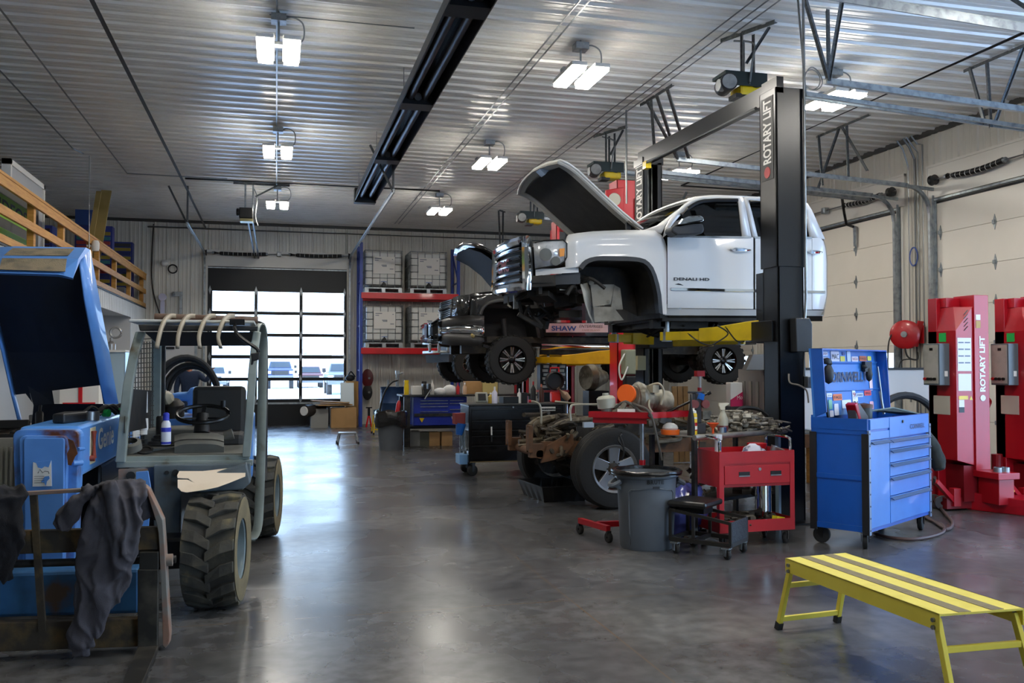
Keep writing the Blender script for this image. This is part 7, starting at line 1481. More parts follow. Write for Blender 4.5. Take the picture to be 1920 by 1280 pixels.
q = MB(); q.prism([at(842, 663, Y=18.85), at(797, 666, Y=19.7), at(800, 680, Y=19.7), at(842, 678, Y=18.85)], (.1, .1, 0)); q.build('skid_plate', mat('skid_grey', '#4b4f54', .5, .4), ft_)
q = MB(); q.bx(3.6, 8.8, 19.2, 20.3, 1.85, 2.05); q.cyl((4.06, 19, 1.66), (4.06, 20.5, 1.66), .07); q.build('frame', GRS, ft_)
for c, s in (((4.06, 18.98, 1.66), -1), ((4.0, 20.5, 1.66), 1), ((8.0, 18.98, 1.66), -1), ((8.0, 20.5, 1.66), 1)): road_wheel(ft_, c, .42, .3, .24, CHROME if s < 0 else RIMB, 5, s, 0, 0, 26)
# ---- red lifts B and C
LRED = mat('lift_red', '#d01420', .35, 0, c2='#b9101b', sc=2, coat=.3)
def red_lift(y0, y1, xa, xb, label, top=4.48):
    t = thing('two_post_lift', label, 'vehicle lift', (xa + .2, (y0 + y1) / 2, 0))
    for y, s, x0 in ((y0, 1, xa), (y1, -1, xb)):
        column(t, x0, x0 + .38, y, s, 0, top, .34, LRED)
        q = MB(); q.bx(x0 + .03, x0 + .35, min(y + s * .05, y + s * .2), max(y + s * .05, y + s * .2), .02, top - .2); q.build('inner_channel', BLACKM, t)
        q = MB(); q.cyl((x0 + .24, y + s * .26, .02), (x0 + .24, y + s * .26, 2.4), .035, n=12); q.build('lift_cylinder', CHROME, t, smooth=True)
        q = MB(); q.bx(x0 + .02, x0 + .38, min(y + s * .1, y + s * .4), max(y + s * .1, y + s * .4), 1.6, 2.1); q.build('carriage', LRED, t, bev=.005)
        q = MB(); q.bx(x0 - .15, x0 + .57, y - .3, y + .3, 0, .02); q.build('base_plate', LRED, t)
    q = MB(); q.cyl((xa + .3, y0 - .02, .1), (xa + .3, y0 - .02, 4.2), .018, n=8); q.build('pipe', STEEL, t, smooth=True)
    return t
lb = red_lift(13.05, 17.35, 5.06, 5.32, 'red two-post lift with amber arms under the black pickup')
q = MB(); q.prism([(4.86, 13.0, 3.55), (5.16, 13.0, 3.55), (5.16, 13.0, 4.36), (4.86, 13.0, 4.3)], (0, .04, 0)); q.build('gusset_plate', LRED, lb, bev=.01)
q = MB(); q.lathe((5.0, 12.99, 4.16), [(0, 0), (.1, 0), (.1, .01)], (0, -1, 0), 20); q.build('emblem', mat('emblem_cream', '#cfc9b4', .5), lb)
arm(lb, (5.12, 13.4), (4.28, 14.75), 1.74, LIFTY, .16); arm(lb, (5.2, 13.4), (6.2, 14.75), 1.7, LIFTY, .14); arm(lb, (5.05, 17.0), (4.3, 16.2), 1.72, LIFTY, .16); arm(lb, (5.2, 17.0), (6.2, 16.2), 1.72, LIFTY, .14)
q = MB(); q.bx(5.1, 5.4, 12.85, 13.02, 1.48, 1.86); q.build('power_unit', mat('unit_green', '#8f9079', .5, .2, c2='#77785f', sc=4), lb, bev=.02)
q = MB(); q.bx(5.12, 5.36, 12.86, 13.0, .9, 1.46); q.build('fluid_tank', BLACKP, lb, bev=.02)
q = MB(); q.tube(spline([(5.1, 12.84, 1.8), (5.0, 12.82, 1.6), (5.04, 12.82, 1.4), (5.15, 12.84, 1.6)]), .012, 6); q.tube(spline([(5.26, 12.2, 1.8), (5.4, 12.2, 1.6), (5.35, 12.2, 1.35), (5.22, 12.2, 1.32)]), .014, 6); q.build('cable', PAPER, lb, smooth=True)
red_lift(18.0, 21.7, 5.6, 5.6, 'red two-post lift under the far pickup at the back')
# ---- pallet rack with four caged tanks
RKB = mat('rack_blue', '#1f3f9e', .4, 0, c2='#1a3588', sc=4)
rk = thing('pallet_rack', 'pallet rack with blue uprights and red beams holding four white tanks', 'rack', (3.5, 24.9, 0))
for x in (2.18, 4.82):
    for y in (24.4, 25.3): q = MB(); q.bx(x - .04, x + .04, y - .04, y + .04, 0, 4.92); q.build('upright', RKB, rk)
    for z in (.3, 1.5, 2.7, 3.9): q = MB(); q.bar((x, 24.4, z), (x, 25.3, z + .9), .03, .04); q.bar((x, 24.4, z), (x, 25.3, z), .03, .04); q.build('brace', RKB, rk)
for z in (3.5, 2.02):
    for y in (24.38, 25.3): q = MB(); q.bx(2.18, 4.82, y - .03, y + .03, z - .08, z + .08); q.build('beam', LRED, rk, bev=.006)
    q = MB()
    for k in range(22): q.bx(2.25 + k * .118, 2.262 + k * .118, 24.38, 25.3, z + .082, z + .092)
    for k in range(5): q.bx(2.2, 4.8, 24.42 + k * .2, 24.432 + k * .2, z + .086, z + .096)
    q.build('wire_deck', GALV, rk)
IBC = mat('tank_plastic', '#d7d9d6', .45, c2='#c8cbc8', sc=1.5)
def tank(x, z, label):
    t = thing('caged_tank', label, 'tank', (x, 24.9, z), 0, 'caged tanks on the pallet rack')
    def k_(q, nm, m, par=None, **kw): return q.build(nm, m, par or t, local=True, **kw)
    q = MB(); q.bx(-.48, .48, -.45, .45, .17, 1.1); k_(q, 'bottle', IBC, bev=.06)
    q = MB()
    for i in range(6):
        zz_ = .2 + i * .185; q.tube([(-.5, -.47, zz_), (.5, -.47, zz_), (.5, .47, zz_), (-.5, .47, zz_)], .011, 6, closed=True)
    for i in range(6):
        xx = -.5 + i * .2
        for y in (-.47, .47): q.cyl((xx, y, .12), (xx, y, 1.13), .011, n=6)
        for x_ in (-.5, .5): q.cyl((x_, -.47 + i * .188, .12), (x_, -.47 + i * .188, 1.13), .011, n=6)
    k_(q, 'cage', GALV, smooth=True)
    q = MB(); q.bx(-.28, .3, -.492, -.482, .5, .96); s_ = k_(q, 'sign_plate', PAPER)
    q = MB()
    for xx, zz_, w in ((-.24, .9, .18), (-.24, .85, .1), (-.06, .72, .14), (-.04, .69, .12), (.16, .62, .1), (.22, .88, .03)): q.bx(xx, xx + w, -.4935, -.492, zz_, zz_ + .02)
    k_(q, 'print', mat('grey_ink', '#7d8494', .7), s_)
    q = MB(); q.cyl((0, -.45, .2), (0, -.56, .2), .055, n=14); q.cyl((0, -.5, .2), (0, -.5, .29), .02); k_(q, 'valve', BLACKP, smooth=True); q = MB(); q.bx(-.08, .08, -.54, -.52, .275, .29); k_(q, 'valve_handle', BLUE)
    q = MB()
    for xx in (-.45, 0, .45): q.bx(xx - .05, xx + .05, -.46, .46, 0, .1)
    q.bx(-.5, .5, -.46, .46, .1, .13); k_(q, 'pallet', GALV); q = MB(); q.bx(-.42, .42, -.44, .4, .02, .1); k_(q, 'pallet_shadow_gap', BLACKP) if 0 else None
tank(2.78, 3.595, 'caged white tank on the upper rack shelf, left of the two'); tank(4.0, 3.595, 'caged white tank on the upper rack shelf, right of the two'); tank(2.8, 2.115, 'caged white tank on the lower rack shelf, left of the two'); tank(4.02, 2.115, 'caged white tank on the lower rack shelf, partly behind the trucks')
# ---- corner by the rack
def box1(name, c, sz, m, label, cat, rz=0, rx=0, bev=.004): q = MB(); q.box(c, sz, rz, 0, rx); return one(name, q, m, label, cat, bev=bev)
box1('cardboard_box', (1.72, 24.35, .26), (.66, .5, .52), CARD, 'brown cardboard box on the floor at the foot of the rack', 'box')
box1('grey_box', (1.1, 24.35, .25), (.45, .35, .5), mat('greyish_box', '#8c8d8a', .7), 'pale grey box beside the cardboard box near the glazed door', 'box')
q = MB(); q.box((1.45, 24.3, .6), (.9, .55, .03), .2); q.box((1.5, 24.3, .65), (.75, .5, .02), -.1); q.box((1.3, 24.3, .69), (.8, .45, .015), .1, .06); one('cardboard_sheets', q, CARD, 'loose stack of flattened cardboard sheets near the glazed door', 'cardboard')
q = MB(); q.cyl((.72, 24.1, .45), (1.2, 24.6, .45), .16, n=20); one('paper_roll', q, mat('roll_dark', '#2a2521', .7), 'dark roll lying left of the flattened cardboard', 'roll', smooth=True)
q = MB(); q.cyl((.69, 24.07, .45), (.715, 24.095, .45), .12, n=18); one('roll_end', q, PAPER, 'white round end of a roll by the cardboard stack', 'roll')
box1('sheet_metal', (1.84, 24.62, .86), (.36, .03, .62), mat('panel_blue_grey', '#a7b3ba', .3, .4), 'leaning pale grey metal panel in front of the yellow box', 'panel', 0, -.15)
box1('tall_carton', (1.98, 24.95, .6), (.34, .2, 1.2), mat('carton_tan', '#b98c4e', .8), 'tall tan carton standing against the rack', 'box', .1)
q = MB(); q.ball((1.94, 24.92, 1.29), .11, 12, (1.2, .9, .8)); q.tube(spline([(1.87, 24.92, 1.33), (1.96, 24.95, 1.46), (2.08, 25.0, 1.32)]), .02, 6); one('black_bag', q, BLACKP, 'black object lying on top of the tall tan carton', 'bag', smooth=True)
for z, r, m, l, n_ in ((1.28, .2, mat('reel_maroon', '#5c1218', .4), 'dark red hose reel on the back wall right of the rack post', 'hose_reel'), (.89, .17, BLACKP, 'black round cable reel on the back wall under the red reel', 'cable_reel')):
    t = thing(n_, l, 'reel', (2.47, 25.3, z)); q = MB(); q.lathe((2.47, 25.44, z), [(0, 0), (r, 0), (r, .03), (r * .6, .05), (r * .6, .1), (r, .12), (r * 1.02, .17), (r * .3, .2), (0, .2)], (-.25, -1, 0), 24); q.xf(Matrix.Translation((2.47, 25.4, z)) @ Matrix.Diagonal((.75, 1, 1.25, 1)) @ Matrix.Translation((-2.47, -25.4, -z))); q.build('drum', m, t, smooth=True); q = MB(); q.cyl((2.5, 25.24, z), (2.48, 25.2, z), .03); q.build('hub', GALV, t)
dr_ = thing('oil_drum', 'dark blue steel drum with a hand pump near the back wall', 'drum', (2.53, 20.2, 0)); DBL = mat('drum_blue', '#1d3a63', .45, .2, c2='#18304f', sc=3)
q = MB(); pf = [(0, 0), (.29, 0), (.3, .02)] 
for z in (.4, .8): pf += [(.29, z - .03), (.305, z), (.29, z + .03)]
q.lathe((2.53, 20.2, 0), pf + [(.29, 1.13), (.3, 1.15), (.285, 1.15), (.28, 1.13), (0, 1.13)], n=28); q.build('shell', DBL, dr_, smooth=True)
q = MB(); q.cyl((2.6, 20.1, 1.13), (2.6, 20.1, 1.45), .035); q.cyl((2.6, 20.1, 1.42), (2.72, 20.1, 1.47), .02); q.cyl((2.4, 20.15, 1.13), (2.4, 20.15, 1.3), .02); q.box((2.6, 20.1, 1.47), (.08, .08, .08)); q.build('hand_pump', GALV, dr_)
q = MB(); q.tube(spline([(2.6, 19.95, 1.3), (2.45, 19.9, 1.25), (2.3, 19.88, 1.05), (2.2, 19.88, .7), (2.2, 19.9, .4)]), .02, 7); q.build('hose', BLACKP, dr_, smooth=True)
def stool(name, label, c, w, d, h, m, top, rz=0):
    t = thing(name, label, 'step stool', c, rz); q = MB(); q.bx(-w / 2, w / 2, -d / 2, d / 2, h - .03, h); q.build('step', top, t, local=True, bev=.006)
    for x in (-1, 1):
        for y in (-1, 1): q = MB(); q.bar((x * w * .46, y * d * .46, h - .02), (x * w * .58, y * d * .58, .02), .028, .028); l_ = q.build('leg', m, t, local=True); q = MB(); q.bx(x * w * .58 - .02, x * w * .58 + .02, y * d * .58 - .02, y * d * .58 + .02, 0, .05); q.build('foot', BLACKP, l_, local=True)
    return t
stool('step_stool', 'small chrome step stool alone on the aisle floor', (1.44, 19.1, 0), .36, .3, .24, CHROME, mat('stool_top', '#8f9498', .3, .6))
ys_ = stool('step_ladder', 'yellow step ladder half behind the bin with the black bag', (2.42, 21.7, 0), .34, .4, .46, YEL, YEL)
q = MB(); q.bar((-.19, -.22, .12), (.19, -.22, .12), .025, .025); q.build('rung', YEL, ys_, local=True)
q = MB(); q.box((2.36, 21.65, .52), (.2, .16, .12), .5); q.ball((2.38, 21.6, .55), .07, 8); one('power_drill', q, mat('drill_mix', '#4f6670', .5, c2='#1b1d1f', sc=10), 'small power tool lying on the yellow step ladder', 'power tool')
js = thing('jack_stand', 'red jack stand on the floor beside the blue rack post', 'jack stand', (2.38, 24.2, 0)); q = MB()
for a in range(4): q.bar((2.38 + .1 * math.cos(a * 1.57 + .78), 24.2 + .1 * math.sin(a * 1.57 + .78), 0), (2.38, 24.2, .36), .03, .02)
q.build('legs', LRED, js); q = MB(); q.bx(2.35, 2.41, 24.17, 24.23, .3, .52); q.bx(2.3, 2.46, 24.15, 24.25, .5, .53); q.build('saddle', BLACKM, js)
wb = thing('waste_bin', 'grey waste bin with black bag folded over its rim, by the workbench', 'waste bin', (2.15, 17.58, 0))
q = MB(); q.lathe((2.15, 17.58, 0), [(0, 0), (.22, 0), (.27, .66), (.285, .68), (.26, .68), (.2, .05)], n=28); q.build('body', GREY, wb, smooth=True)
q = MB(); rr = []
for z, r in ((.69, .25), (.74, .29), (.7, .315), (.55, .31), (.46, .3)): rr.append([Vector((2.15 + (r + .012 * math.sin(7 * t + z * 20)) * math.cos(t), 17.58 + (r + .012 * math.sin(9 * t)) * math.sin(t), z + (.03 * math.sin(3 * t) if z < .6 else .015 * math.sin(5 * t)))) for t in (2 * math.pi * k / 36 for k in range(36))])
q.grid(rr, True); q.build('bin_liner', mat('bin_bag', '#161617', .25), wb, smooth=True)
q = MB(); q.lathe((2.26, 17.5, .68), [(0, 0), (.045, 0), (.045, .2), (.02, .27), (0, .27)], (.15, 0, 1), 14); one('red_bottle', q, RED, 'red bottle sticking out of the bagged grey bin', 'bottle', smooth=True)
# ---- workbench
bw = thing('workbench', 'dark steel workbench along the back with a blue drawer chest beneath', 'workbench', (3.8, 18.3, 0))
q = MB(); q.bx(2.42, 5.2, 17.95, 18.8, 1.0, 1.035); q.build('bench_top', DKST, bw, bev=.004)
for x in (2.52, 5.1):
    for y in (18.02, 18.72): q = MB(); q.bx(x - .06, x + .06, y - .05, y + .05, 0, 1.0); q.build('leg', DKST, bw)
q = MB(); q.bx(2.45, 5.2, 18.0, 18.75, .36, .41); q.build('lower_shelf', BLACKM, bw)
bc = thing('drawer_chest', 'blue drawer chest hanging under the workbench top', 'tool chest', (3.15, 18.3, .41)); BCH = mat('chest_blue', '#2437a8', .35, 0, c2='#1f3096', sc=3, coat=.3)
q = MB(); q.bx(2.66, 3.75, 18.08, 18.6, .42, .99); q.build('carcass', BCH, bc, bev=.006)
for x0, x1, zs in ((2.8, 3.36, (.92, .86, .8, .70)), (3.4, 3.68, (.92, .86, .74))):
    for z in zs: q = MB(); q.bx(x0, x1, 18.05, 18.08, z - .012, z + .0); q.build('drawer_pull', GALV, bc)
q = MB(); q.bx(2.68, 3.72, 18.06, 18.08, .6, .66); q.build('dark_band', DKST, bc)
text('TOOLS', 'lettering', PAPER, bc, (3.42, 18.065, .54), (1, 0, 0), (0, 0, 1), .05, .24, ext=.004); q = MB(); q.prism([(2.78, 18.06, .57), (2.88, 18.06, .57), (2.83, 18.06, .48)], (0, .02, 0)); q.build('badge', YEL, bc)
for x, s, m, l in ((2.62, (.26, .3, .3), mat('tote_clear', '#8f9190', .4), 'clear plastic tote under the workbench, leftmost'), (2.85, (.22, .3, .28), mat('tote_olive', '#5a5c50', .5), 'dull olive tote under the workbench')): box1('tote', (x + .06, 18.3, s[2] / 2), s, m, l, 'tote')
box1('cardboard_box', (3.1, 18.25, .14), (.215, .25, .28), CARD, 'left one of two small cardboard boxes under the workbench', 'box'); box1('cardboard_box', (3.35, 18.22, .14), (.22, .25, .28), CARD, 'right one of two small cardboard boxes under the workbench', 'box')
def bottle(name, c, r, h, m, capm, label, cat='bottle', neck=.3):
    t = thing(name, label, cat, c); q = MB(); q.lathe((0, 0, 0), [(0, 0), (r, 0), (r, h * .62), (r * neck, h * .8), (r * neck, h * .86), (0, h * .86)], n=14); q.build('body', m, t, local=True, smooth=True)
    q = MB(); q.lathe((0, 0, h * .84), [(r * neck * 1.25, 0), (r * neck * 1.1, h * .16), (0, h * .16)], n=12); q.build('cap', capm, t, local=True, smooth=True)
BZ = 1.036
bottle('spray_can', (2.53, 18.15, BZ), .05, .29, YEL, YEL, 'yellow spray can at the left end of the workbench', 'spray can', .8)
box1('white_box', (2.75, 18.25, BZ + .085), (.2, .15, .17), PAPER, 'white box on the workbench beside the yellow can', 'box')
t = thing('bench_vise', 'grey bench vise on the workbench', 'vise', (2.92, 18.1, BZ)); q = MB(); q.bx(2.86, 2.98, 18.0, 18.2, BZ, BZ + .12); q.bx(2.84, 2.9, 17.98, 18.2, BZ + .1, BZ + .22); q.bx(2.95, 3.0, 17.98, 18.2, BZ + .1, BZ + .22); q.build('body', DKST, t, bev=.01); q = MB(); q.cyl((2.98, 17.9, BZ + .1), (2.85, 17.85, BZ - .08), .012); q.build('handle', GALV, t)
bottle('white_bottle', (3.06, 18.2, BZ), .04, .3, PAPER, PAPER, 'white pointed bottle beside the bench vise')
bottle('black_can', (2.95, 18.55, BZ), .05, .26, BLACKP, BLACKP, 'black can behind the bench vise', 'can', .9)
q = MB(); q.ball((3.22, 18.2, BZ + .05), .12, 14, (1.2, .8, .7)); q.ball((3.42, 18.2, BZ + .08), .13, 14, (1.1, .8, .9)); o = one('plastic_bag', q, mat('bag_white', '#d9d9d8', .35, bump=.4, bsc=14), 'crumpled white plastic bags on the workbench', 'bag', smooth=True)
bottle('red_bottle', (3.58, 18.15, BZ), .035, .24, RED, RED, 'red squeeze bottle on the workbench'); bottle('tan_bottle', (3.72, 18.15, BZ), .04, .24, mat('tan_liquid', '#c9a98c', .3), PAPER, 'tan bottle right of the red squeeze bottle on the workbench')
box1('cardboard_box', (3.95, 18.45, BZ + .13), (.34, .3, .26), CARD, 'cardboard box on the workbench behind the scan tool', 'box'); box1('yellow_carton', (4.28, 18.4, BZ + .12), (.32, .3, .24), mat('pale_yellow', '#c9b878', .7), 'pale yellow carton on the workbench', 'box'); box1('grey_case', (4.62, 18.4, BZ + .12), (.34, .3, .24), mat('case_grey', '#8e8f8b', .6), 'grey case on the workbench under the black truck wheel', 'case')
for k, (x, c) in enumerate(((2.8, '#b59a6a'), (2.98, '#8d8a80'), (3.3, '#2a2a2a'))): box1('shelf_part', (x, 18.25, .46), (.16, .2, .1), mat('shelfpart' + c[1:], c, .6), ['tan part on the lower shelf of the workbench', 'grey part on the lower shelf of the workbench', 'black part on the lower shelf of the workbench'][k], 'part')
# ---- black tool chest on castors
kc = thing('tool_cabinet', 'black wheeled tool chest with tools hung on its left side', 'tool cabinet', (2.72, 12.98, 0)); BKC = mat('chest_black', '#0c0c0e', .25, .1, coat=.4)
q = MB(); q.bx(0, 1.46, 0, .62, .2, 1.03); K(q, 'carcass', BKC, kc, bev=.01); q = MB(); q.bx(-.01, 1.47, -.01, .63, 1.03, 1.05); K(q, 'top', mat('chest_top', '#3c3b39', .5), kc)
for a, b in ((.98, .82), (.81, .68), (.67, .6), (.59, .46), (.45, .24)): q = MB(); q.bx(.04, 1.42, -.012, 0, b, a); d_ = K(q, 'drawer', BKC, kc, bev=.004); q = MB(); q.bx(.05, 1.41, -.025, -.012, a - .02, a - .006); K(q, 'pull', BLACKM, d_)
q = MB(); q.bx(.02, 1.44, -.02, 0, .205, .215); K(q, 'trim_strip', mat('brass_strip', '#9c8757', .4, .5), kc)
q = MB(); q.bx(1.08, 1.32, -.018, -.012, .94, 1.0); bd = K(q, 'badge', PAPER, kc, bev=.004); text('ANDERSON', 'lettering', BLACKP, kc, (1.1, -.019, .955), (1, 0, 0), (0, 0, 1), .03, .2, ext=.001, local=True)
q = MB(); q.cyl((.67, -.012, 1.0), (.67, -.02, 1.0), .012); K(q, 'lock', GALV, kc); q = MB(); q.bx(.325, .345, -.04, -.025, .6, .72); K(q, 'decal', PAPER, kc); q = MB(); q.bx(.325, .345, -.04, -.025, .5, .6); K(q, 'hook', BLACKP, kc)
for x, y in ((.07, .07), (1.39, .07), (.07, .55), (1.39, .55)): caster(kc, x, y, .08, .05, .3, fork=BLACKM, hgt=.2)
box1('red_holder', (2.6, 13.1, .84), (.16, .12, .16), mat('holder_red', '#7d2a25', .6), 'dull red box hung on the left side of the black tool chest', 'holder', .2); q = MB(); q.lathe((2.6, 13.08, .6), [(0, 0), (.05, 0), (.08, .17), (.07, .17), (.04, .01)], (.15, 0, 1), 16); one('blue_cup', q, BLUE, 'blue cup hung under the red box on the black tool chest', 'cup', smooth=True)
for k in range(4): q = MB(); q.bar((2.705, 13.5 - k * .13, .34 + .06 * (k % 2)), (2.705, 13.5 - k * .13, .66), .018, .03); q.cyl((2.695, 13.5 - k * .13, .33 + .06 * (k % 2)), (2.715, 13.5 - k * .13, .33 + .06 * (k % 2)), .03, n=10); one('wrench', q, GALV, 'long steel wrench hung on the left side of the black tool chest', 'wrench', 'wrenches on the side of the black tool chest')
box1('blue_bracket', (2.66, 13.2, .24), (.12, .3, .14), mat('bracket_blue', '#6f9cc9', .5), 'light blue bracket at the foot of the black tool chest', 'bracket')
CZ = 1.052
t = thing('scan_tool', 'grey diagnostic scan tool leaning on the black tool chest', 'scan tool', (2.95, 13.15, CZ)); q = MB(); q.box((2.95, 13.15, CZ + .09), (.19, .05, .16), 0, 0, -.3); q.build('case', mat('scan_grey', '#a19e90', .5), t, bev=.02); q = MB(); q.box((2.95, 13.12, CZ + .095), (.11, .03, .1), 0, 0, -.3); q.build('screen', BLACKP, t)
bottle('yellow_bottle', (3.1, 13.2, CZ), .04, .16, mat('bottle_mustard', '#b99b3c', .4), PAPER, 'mustard yellow bottle beside the scan tool'); bottle('white_bottle', (3.15, 13.15, CZ), .042, .25, mat('bottle_lilac', '#d9d6e6', .4), PAPER, 'white and violet bottle on the black tool chest')
box1('open_case', (3.38, 13.2, CZ + .05), (.24, .2, .1), BLACKP, 'dark open case on the black tool chest', 'case', .1); bottle('white_bottle', (3.53, 13.15, CZ), .03, .22, PAPER, PAPER, 'slim white bottle between the dark case and the black box'); box1('black_carton', (3.6, 13.12, CZ + .08), (.08, .06, .16), BLACKP, 'small black carton on the black tool chest', 'box')
bottle('red_topped_bottle', (3.82, 13.4, CZ), .04, .32, BLACKP, RED, 'dark bottle with a red top on the black tool chest'); bottle('orange_topped_bottle', (3.95, 13.4, CZ), .04, .28, mat('bottle_amber', '#4a2a22', .4), mat('cap_salmon', '#c9745a', .5), 'dark bottle with a salmon top on the black tool chest')
t = thing('work_fan', 'red-handled round black fan standing on the black tool chest', 'fan', (4.15, 13.3, CZ)); q = MB(); q.lathe((4.13, 13.3, CZ + .33), [(0, -.05), (.13, -.05), (.145, -.03), (.145, .05), (.13, .06), (.11, .0), (0, .0)], (0, -1, 0), 26); q.build('drum', mat('fan_black', '#1c1414', .4), t, smooth=True)
q = MB(); q.tube([(4.06, 13.3, CZ + .46), (4.06, 13.3, CZ + .53), (4.2, 13.3, CZ + .53), (4.2, 13.3, CZ + .46)], .014, 6); q.build('handle', LRED, t, smooth=True); q = MB(); q.bx(4.08, 4.22, 13.26, 13.4, CZ, CZ + .16); q.build('base', mat('base_scarlet', '#d9281e', .4), t, bev=.02)
q = MB(); q.tube([(4.16, 13.22, CZ + .22), (4.26, 13.2, CZ + .12), (4.32, 13.2, CZ + .05)], [.03, .06, .05], 10); one('rag', q, mat('rag_tan', '#a98d76', .9), 'tan rag hanging beside the red fan base', 'rag', smooth=True)
# ---- things seen between the lift posts
sh = thing('label_rack', 'shelf of white-labelled small boxes behind the red post', 'shelf', (5.0, 16.3, 0)); q = MB(); q.bx(4.78, 5.3, 16.3, 16.5, 1.0, 1.65); q.build('backboard', BLACKM, sh); q = MB()
for i in range(6):
    for j in range(3): q.bx(4.82 + j * .16 + .02 * (i % 2), 4.92 + j * .16 + .02 * (i % 2), 16.26, 16.3, 1.2 + i * .075, 1.25 + i * .075)
q.build('box_labels', PAPER, sh); q = MB(); q.bx(4.76, 5.32, 16.2, 16.5, 1.12, 1.16); q.build('shelf_edge', LRED, sh); q = MB(); q.bx(4.8, 5.28, 16.3, 16.5, 0, 1.0); q.build('cabinet', BLACKM, sh)
gb_ = thing('gearbox', 'dusty grey gearbox on a stand between the lift posts', 'gearbox', (5.1, 14.2, 0)); q = MB(); q.lathe((4.95, 14.2, 1.42), [(0, 0), (.2, 0), (.24, .1), (.2, .18), (.14, .3), (.1, .4), (0, .4)], (1, .3, 0), 18); q.build('casing', ALU, gb_, smooth=True); q = MB(); q.bx(4.95, 5.3, 14.05, 14.35, 0, 1.2); q.build('stand', BLACKM, gb_)
bd_ = thing('truck_bed', 'white pickup bed taken off and standing behind the blue cabinet', 'truck bed', (8.3, 11.2, 0)); WB = mat('bed_white', '#d6d4d2', .3, 0, coat=.4)
def bed(u, v, y=10.9): return at(u, v, Y=y)
bx_ = [bed(1655, 694), bed(1743, 696)]
q = MB(); ar = [Vector((8.5 + .55 * math.cos(R(a)), 10.9, .62 + .55 * math.sin(R(a)))) for a in range(180, -1, -15)]
q.prism([Vector((6.9, 10.9, .75)), Vector((7.9, 10.9, .62))] + ar[1:-1] + [Vector((9.1, 10.9, .62)), Vector((9.4, 10.9, .75)), Vector((9.4, 10.9, 1.56)), Vector((6.9, 10.9, 1.56))], (0, .06, 0)); q.build('near_side', WB, bd_, bev=.02)
q = MB(); fl2 = [Vector((8.5 + .58 * math.cos(R(a)), 10.88, .62 + .58 * math.sin(R(a)))) for a in range(178, 1, -11)]; q.tube(fl2, .05, 8); q.build('wheel_arch_flare', FLARE, bd_, smooth=True)
q = MB(); q.bx(6.9, 9.4, 12.5, 12.56, .62, 1.56); q.build('far_side', WB, bd_); q = MB(); q.bx(6.9, 9.4, 10.9, 12.56, .6, .7); q.build('floor', DKST, bd_); q = MB(); [q.bx(6.825, 6.84, 11.15 + k * .2, 11.22 + k * .2, .75, 1.38) for k in range(7)]; q.build('ribs', mat('panel_rib', '#9c988f', .5), bd_); q = MB(); q.bx(6.84, 6.9, 10.9, 12.56, .7, 1.56); q.build('front_wall', mat('bed_grey', '#8b8985', .5), bd_); q = MB(); q.bx(6.85, 9.42, 10.88, 10.97, 1.56, 1.585); q.build('rail_cap', BLACKP, bd_)
for x in (7.2, 9.1):
    for y in (11.1, 12.4): q = MB(); q.bx(x - .08, x + .08, y - .08, y + .08, 0, .6); q.build('support_block', WOOD, bd_)
q = MB(); q.prism([at(u, v, Y=11.6) for u, v in [(1398, 694), (1412, 664), (1460, 662), (1460, 694)]], (.1, .3, 0)); one('grey_shell', q, mat('shell_grey', '#6a6864', .5), 'dark grey moulded part resting on the front of the white pickup bed', 'part', bev=.01)
os_ = thing('red_white_drum', 'white and magenta oil container standing before the far white door', 'container', (6.0, 12.4, 0)); p = at(1381, 735, Y=12.4); q = MB(); q.bx(p.x - .1, p.x + .1, 12.4, 12.55, 1.0, 1.36); q.build('shell', PAPER, os_, bev=.01); q = MB(); q.prism([(p.x - .1, 12.39, 1.0), (p.x + .1, 12.39, 1.0), (p.x + .1, 12.39, 1.22), (p.x - .1, 12.39, 1.1)], (0, .02, 0)); q.build('magenta_panel', mat('magenta', '#c3205a', .5), os_); text('Mo', 'lettering', PAPER, os_, (p.x - .0, 12.385, 1.1), (1, 0, .1), (0, 0, 1), .06, .09, ext=.002); q = MB(); q.bx(p.x - .12, p.x + .14, 12.38, 12.6, 0, 1.0); q.build('stand', DKST, os_)
rp2 = thing('red_jack', 'thin red and white lift jack behind the yellow spray can', 'jack', at(1312, 760, Y=11.9)); p = at(1312, 760, Y=11.9); q = MB(); q.cyl((p.x, 11.9, 0), (p.x, 11.9, 1.3), .03, n=10); q.build('tube', LRED, rp2, smooth=True); q = MB(); q.cyl((p.x, 11.9, 1.3), (p.x, 11.9, 1.48), .022, n=10); q.build('ram', PAPER, rp2); q = MB(); q.bx(p.x - .06, p.x + .06, 11.85, 11.95, 1.46, 1.54); q.build('saddle', LRED, rp2)
pl = thing('pallet_boards', 'brown wooden boards leaning behind the engine parts', 'boards', at(1272, 760, Y=14.0)); p = at(1272, 760, Y=14.0)
for k in range(3): q = MB(); q.box((p.x - .06 + k * .1, 14.0, .64), (.085, .03, 1.26), 0, 0, -.05); q.build('board', mat('board_brown', '#86683f', .8, c2='#6f5433', sc=4), pl)
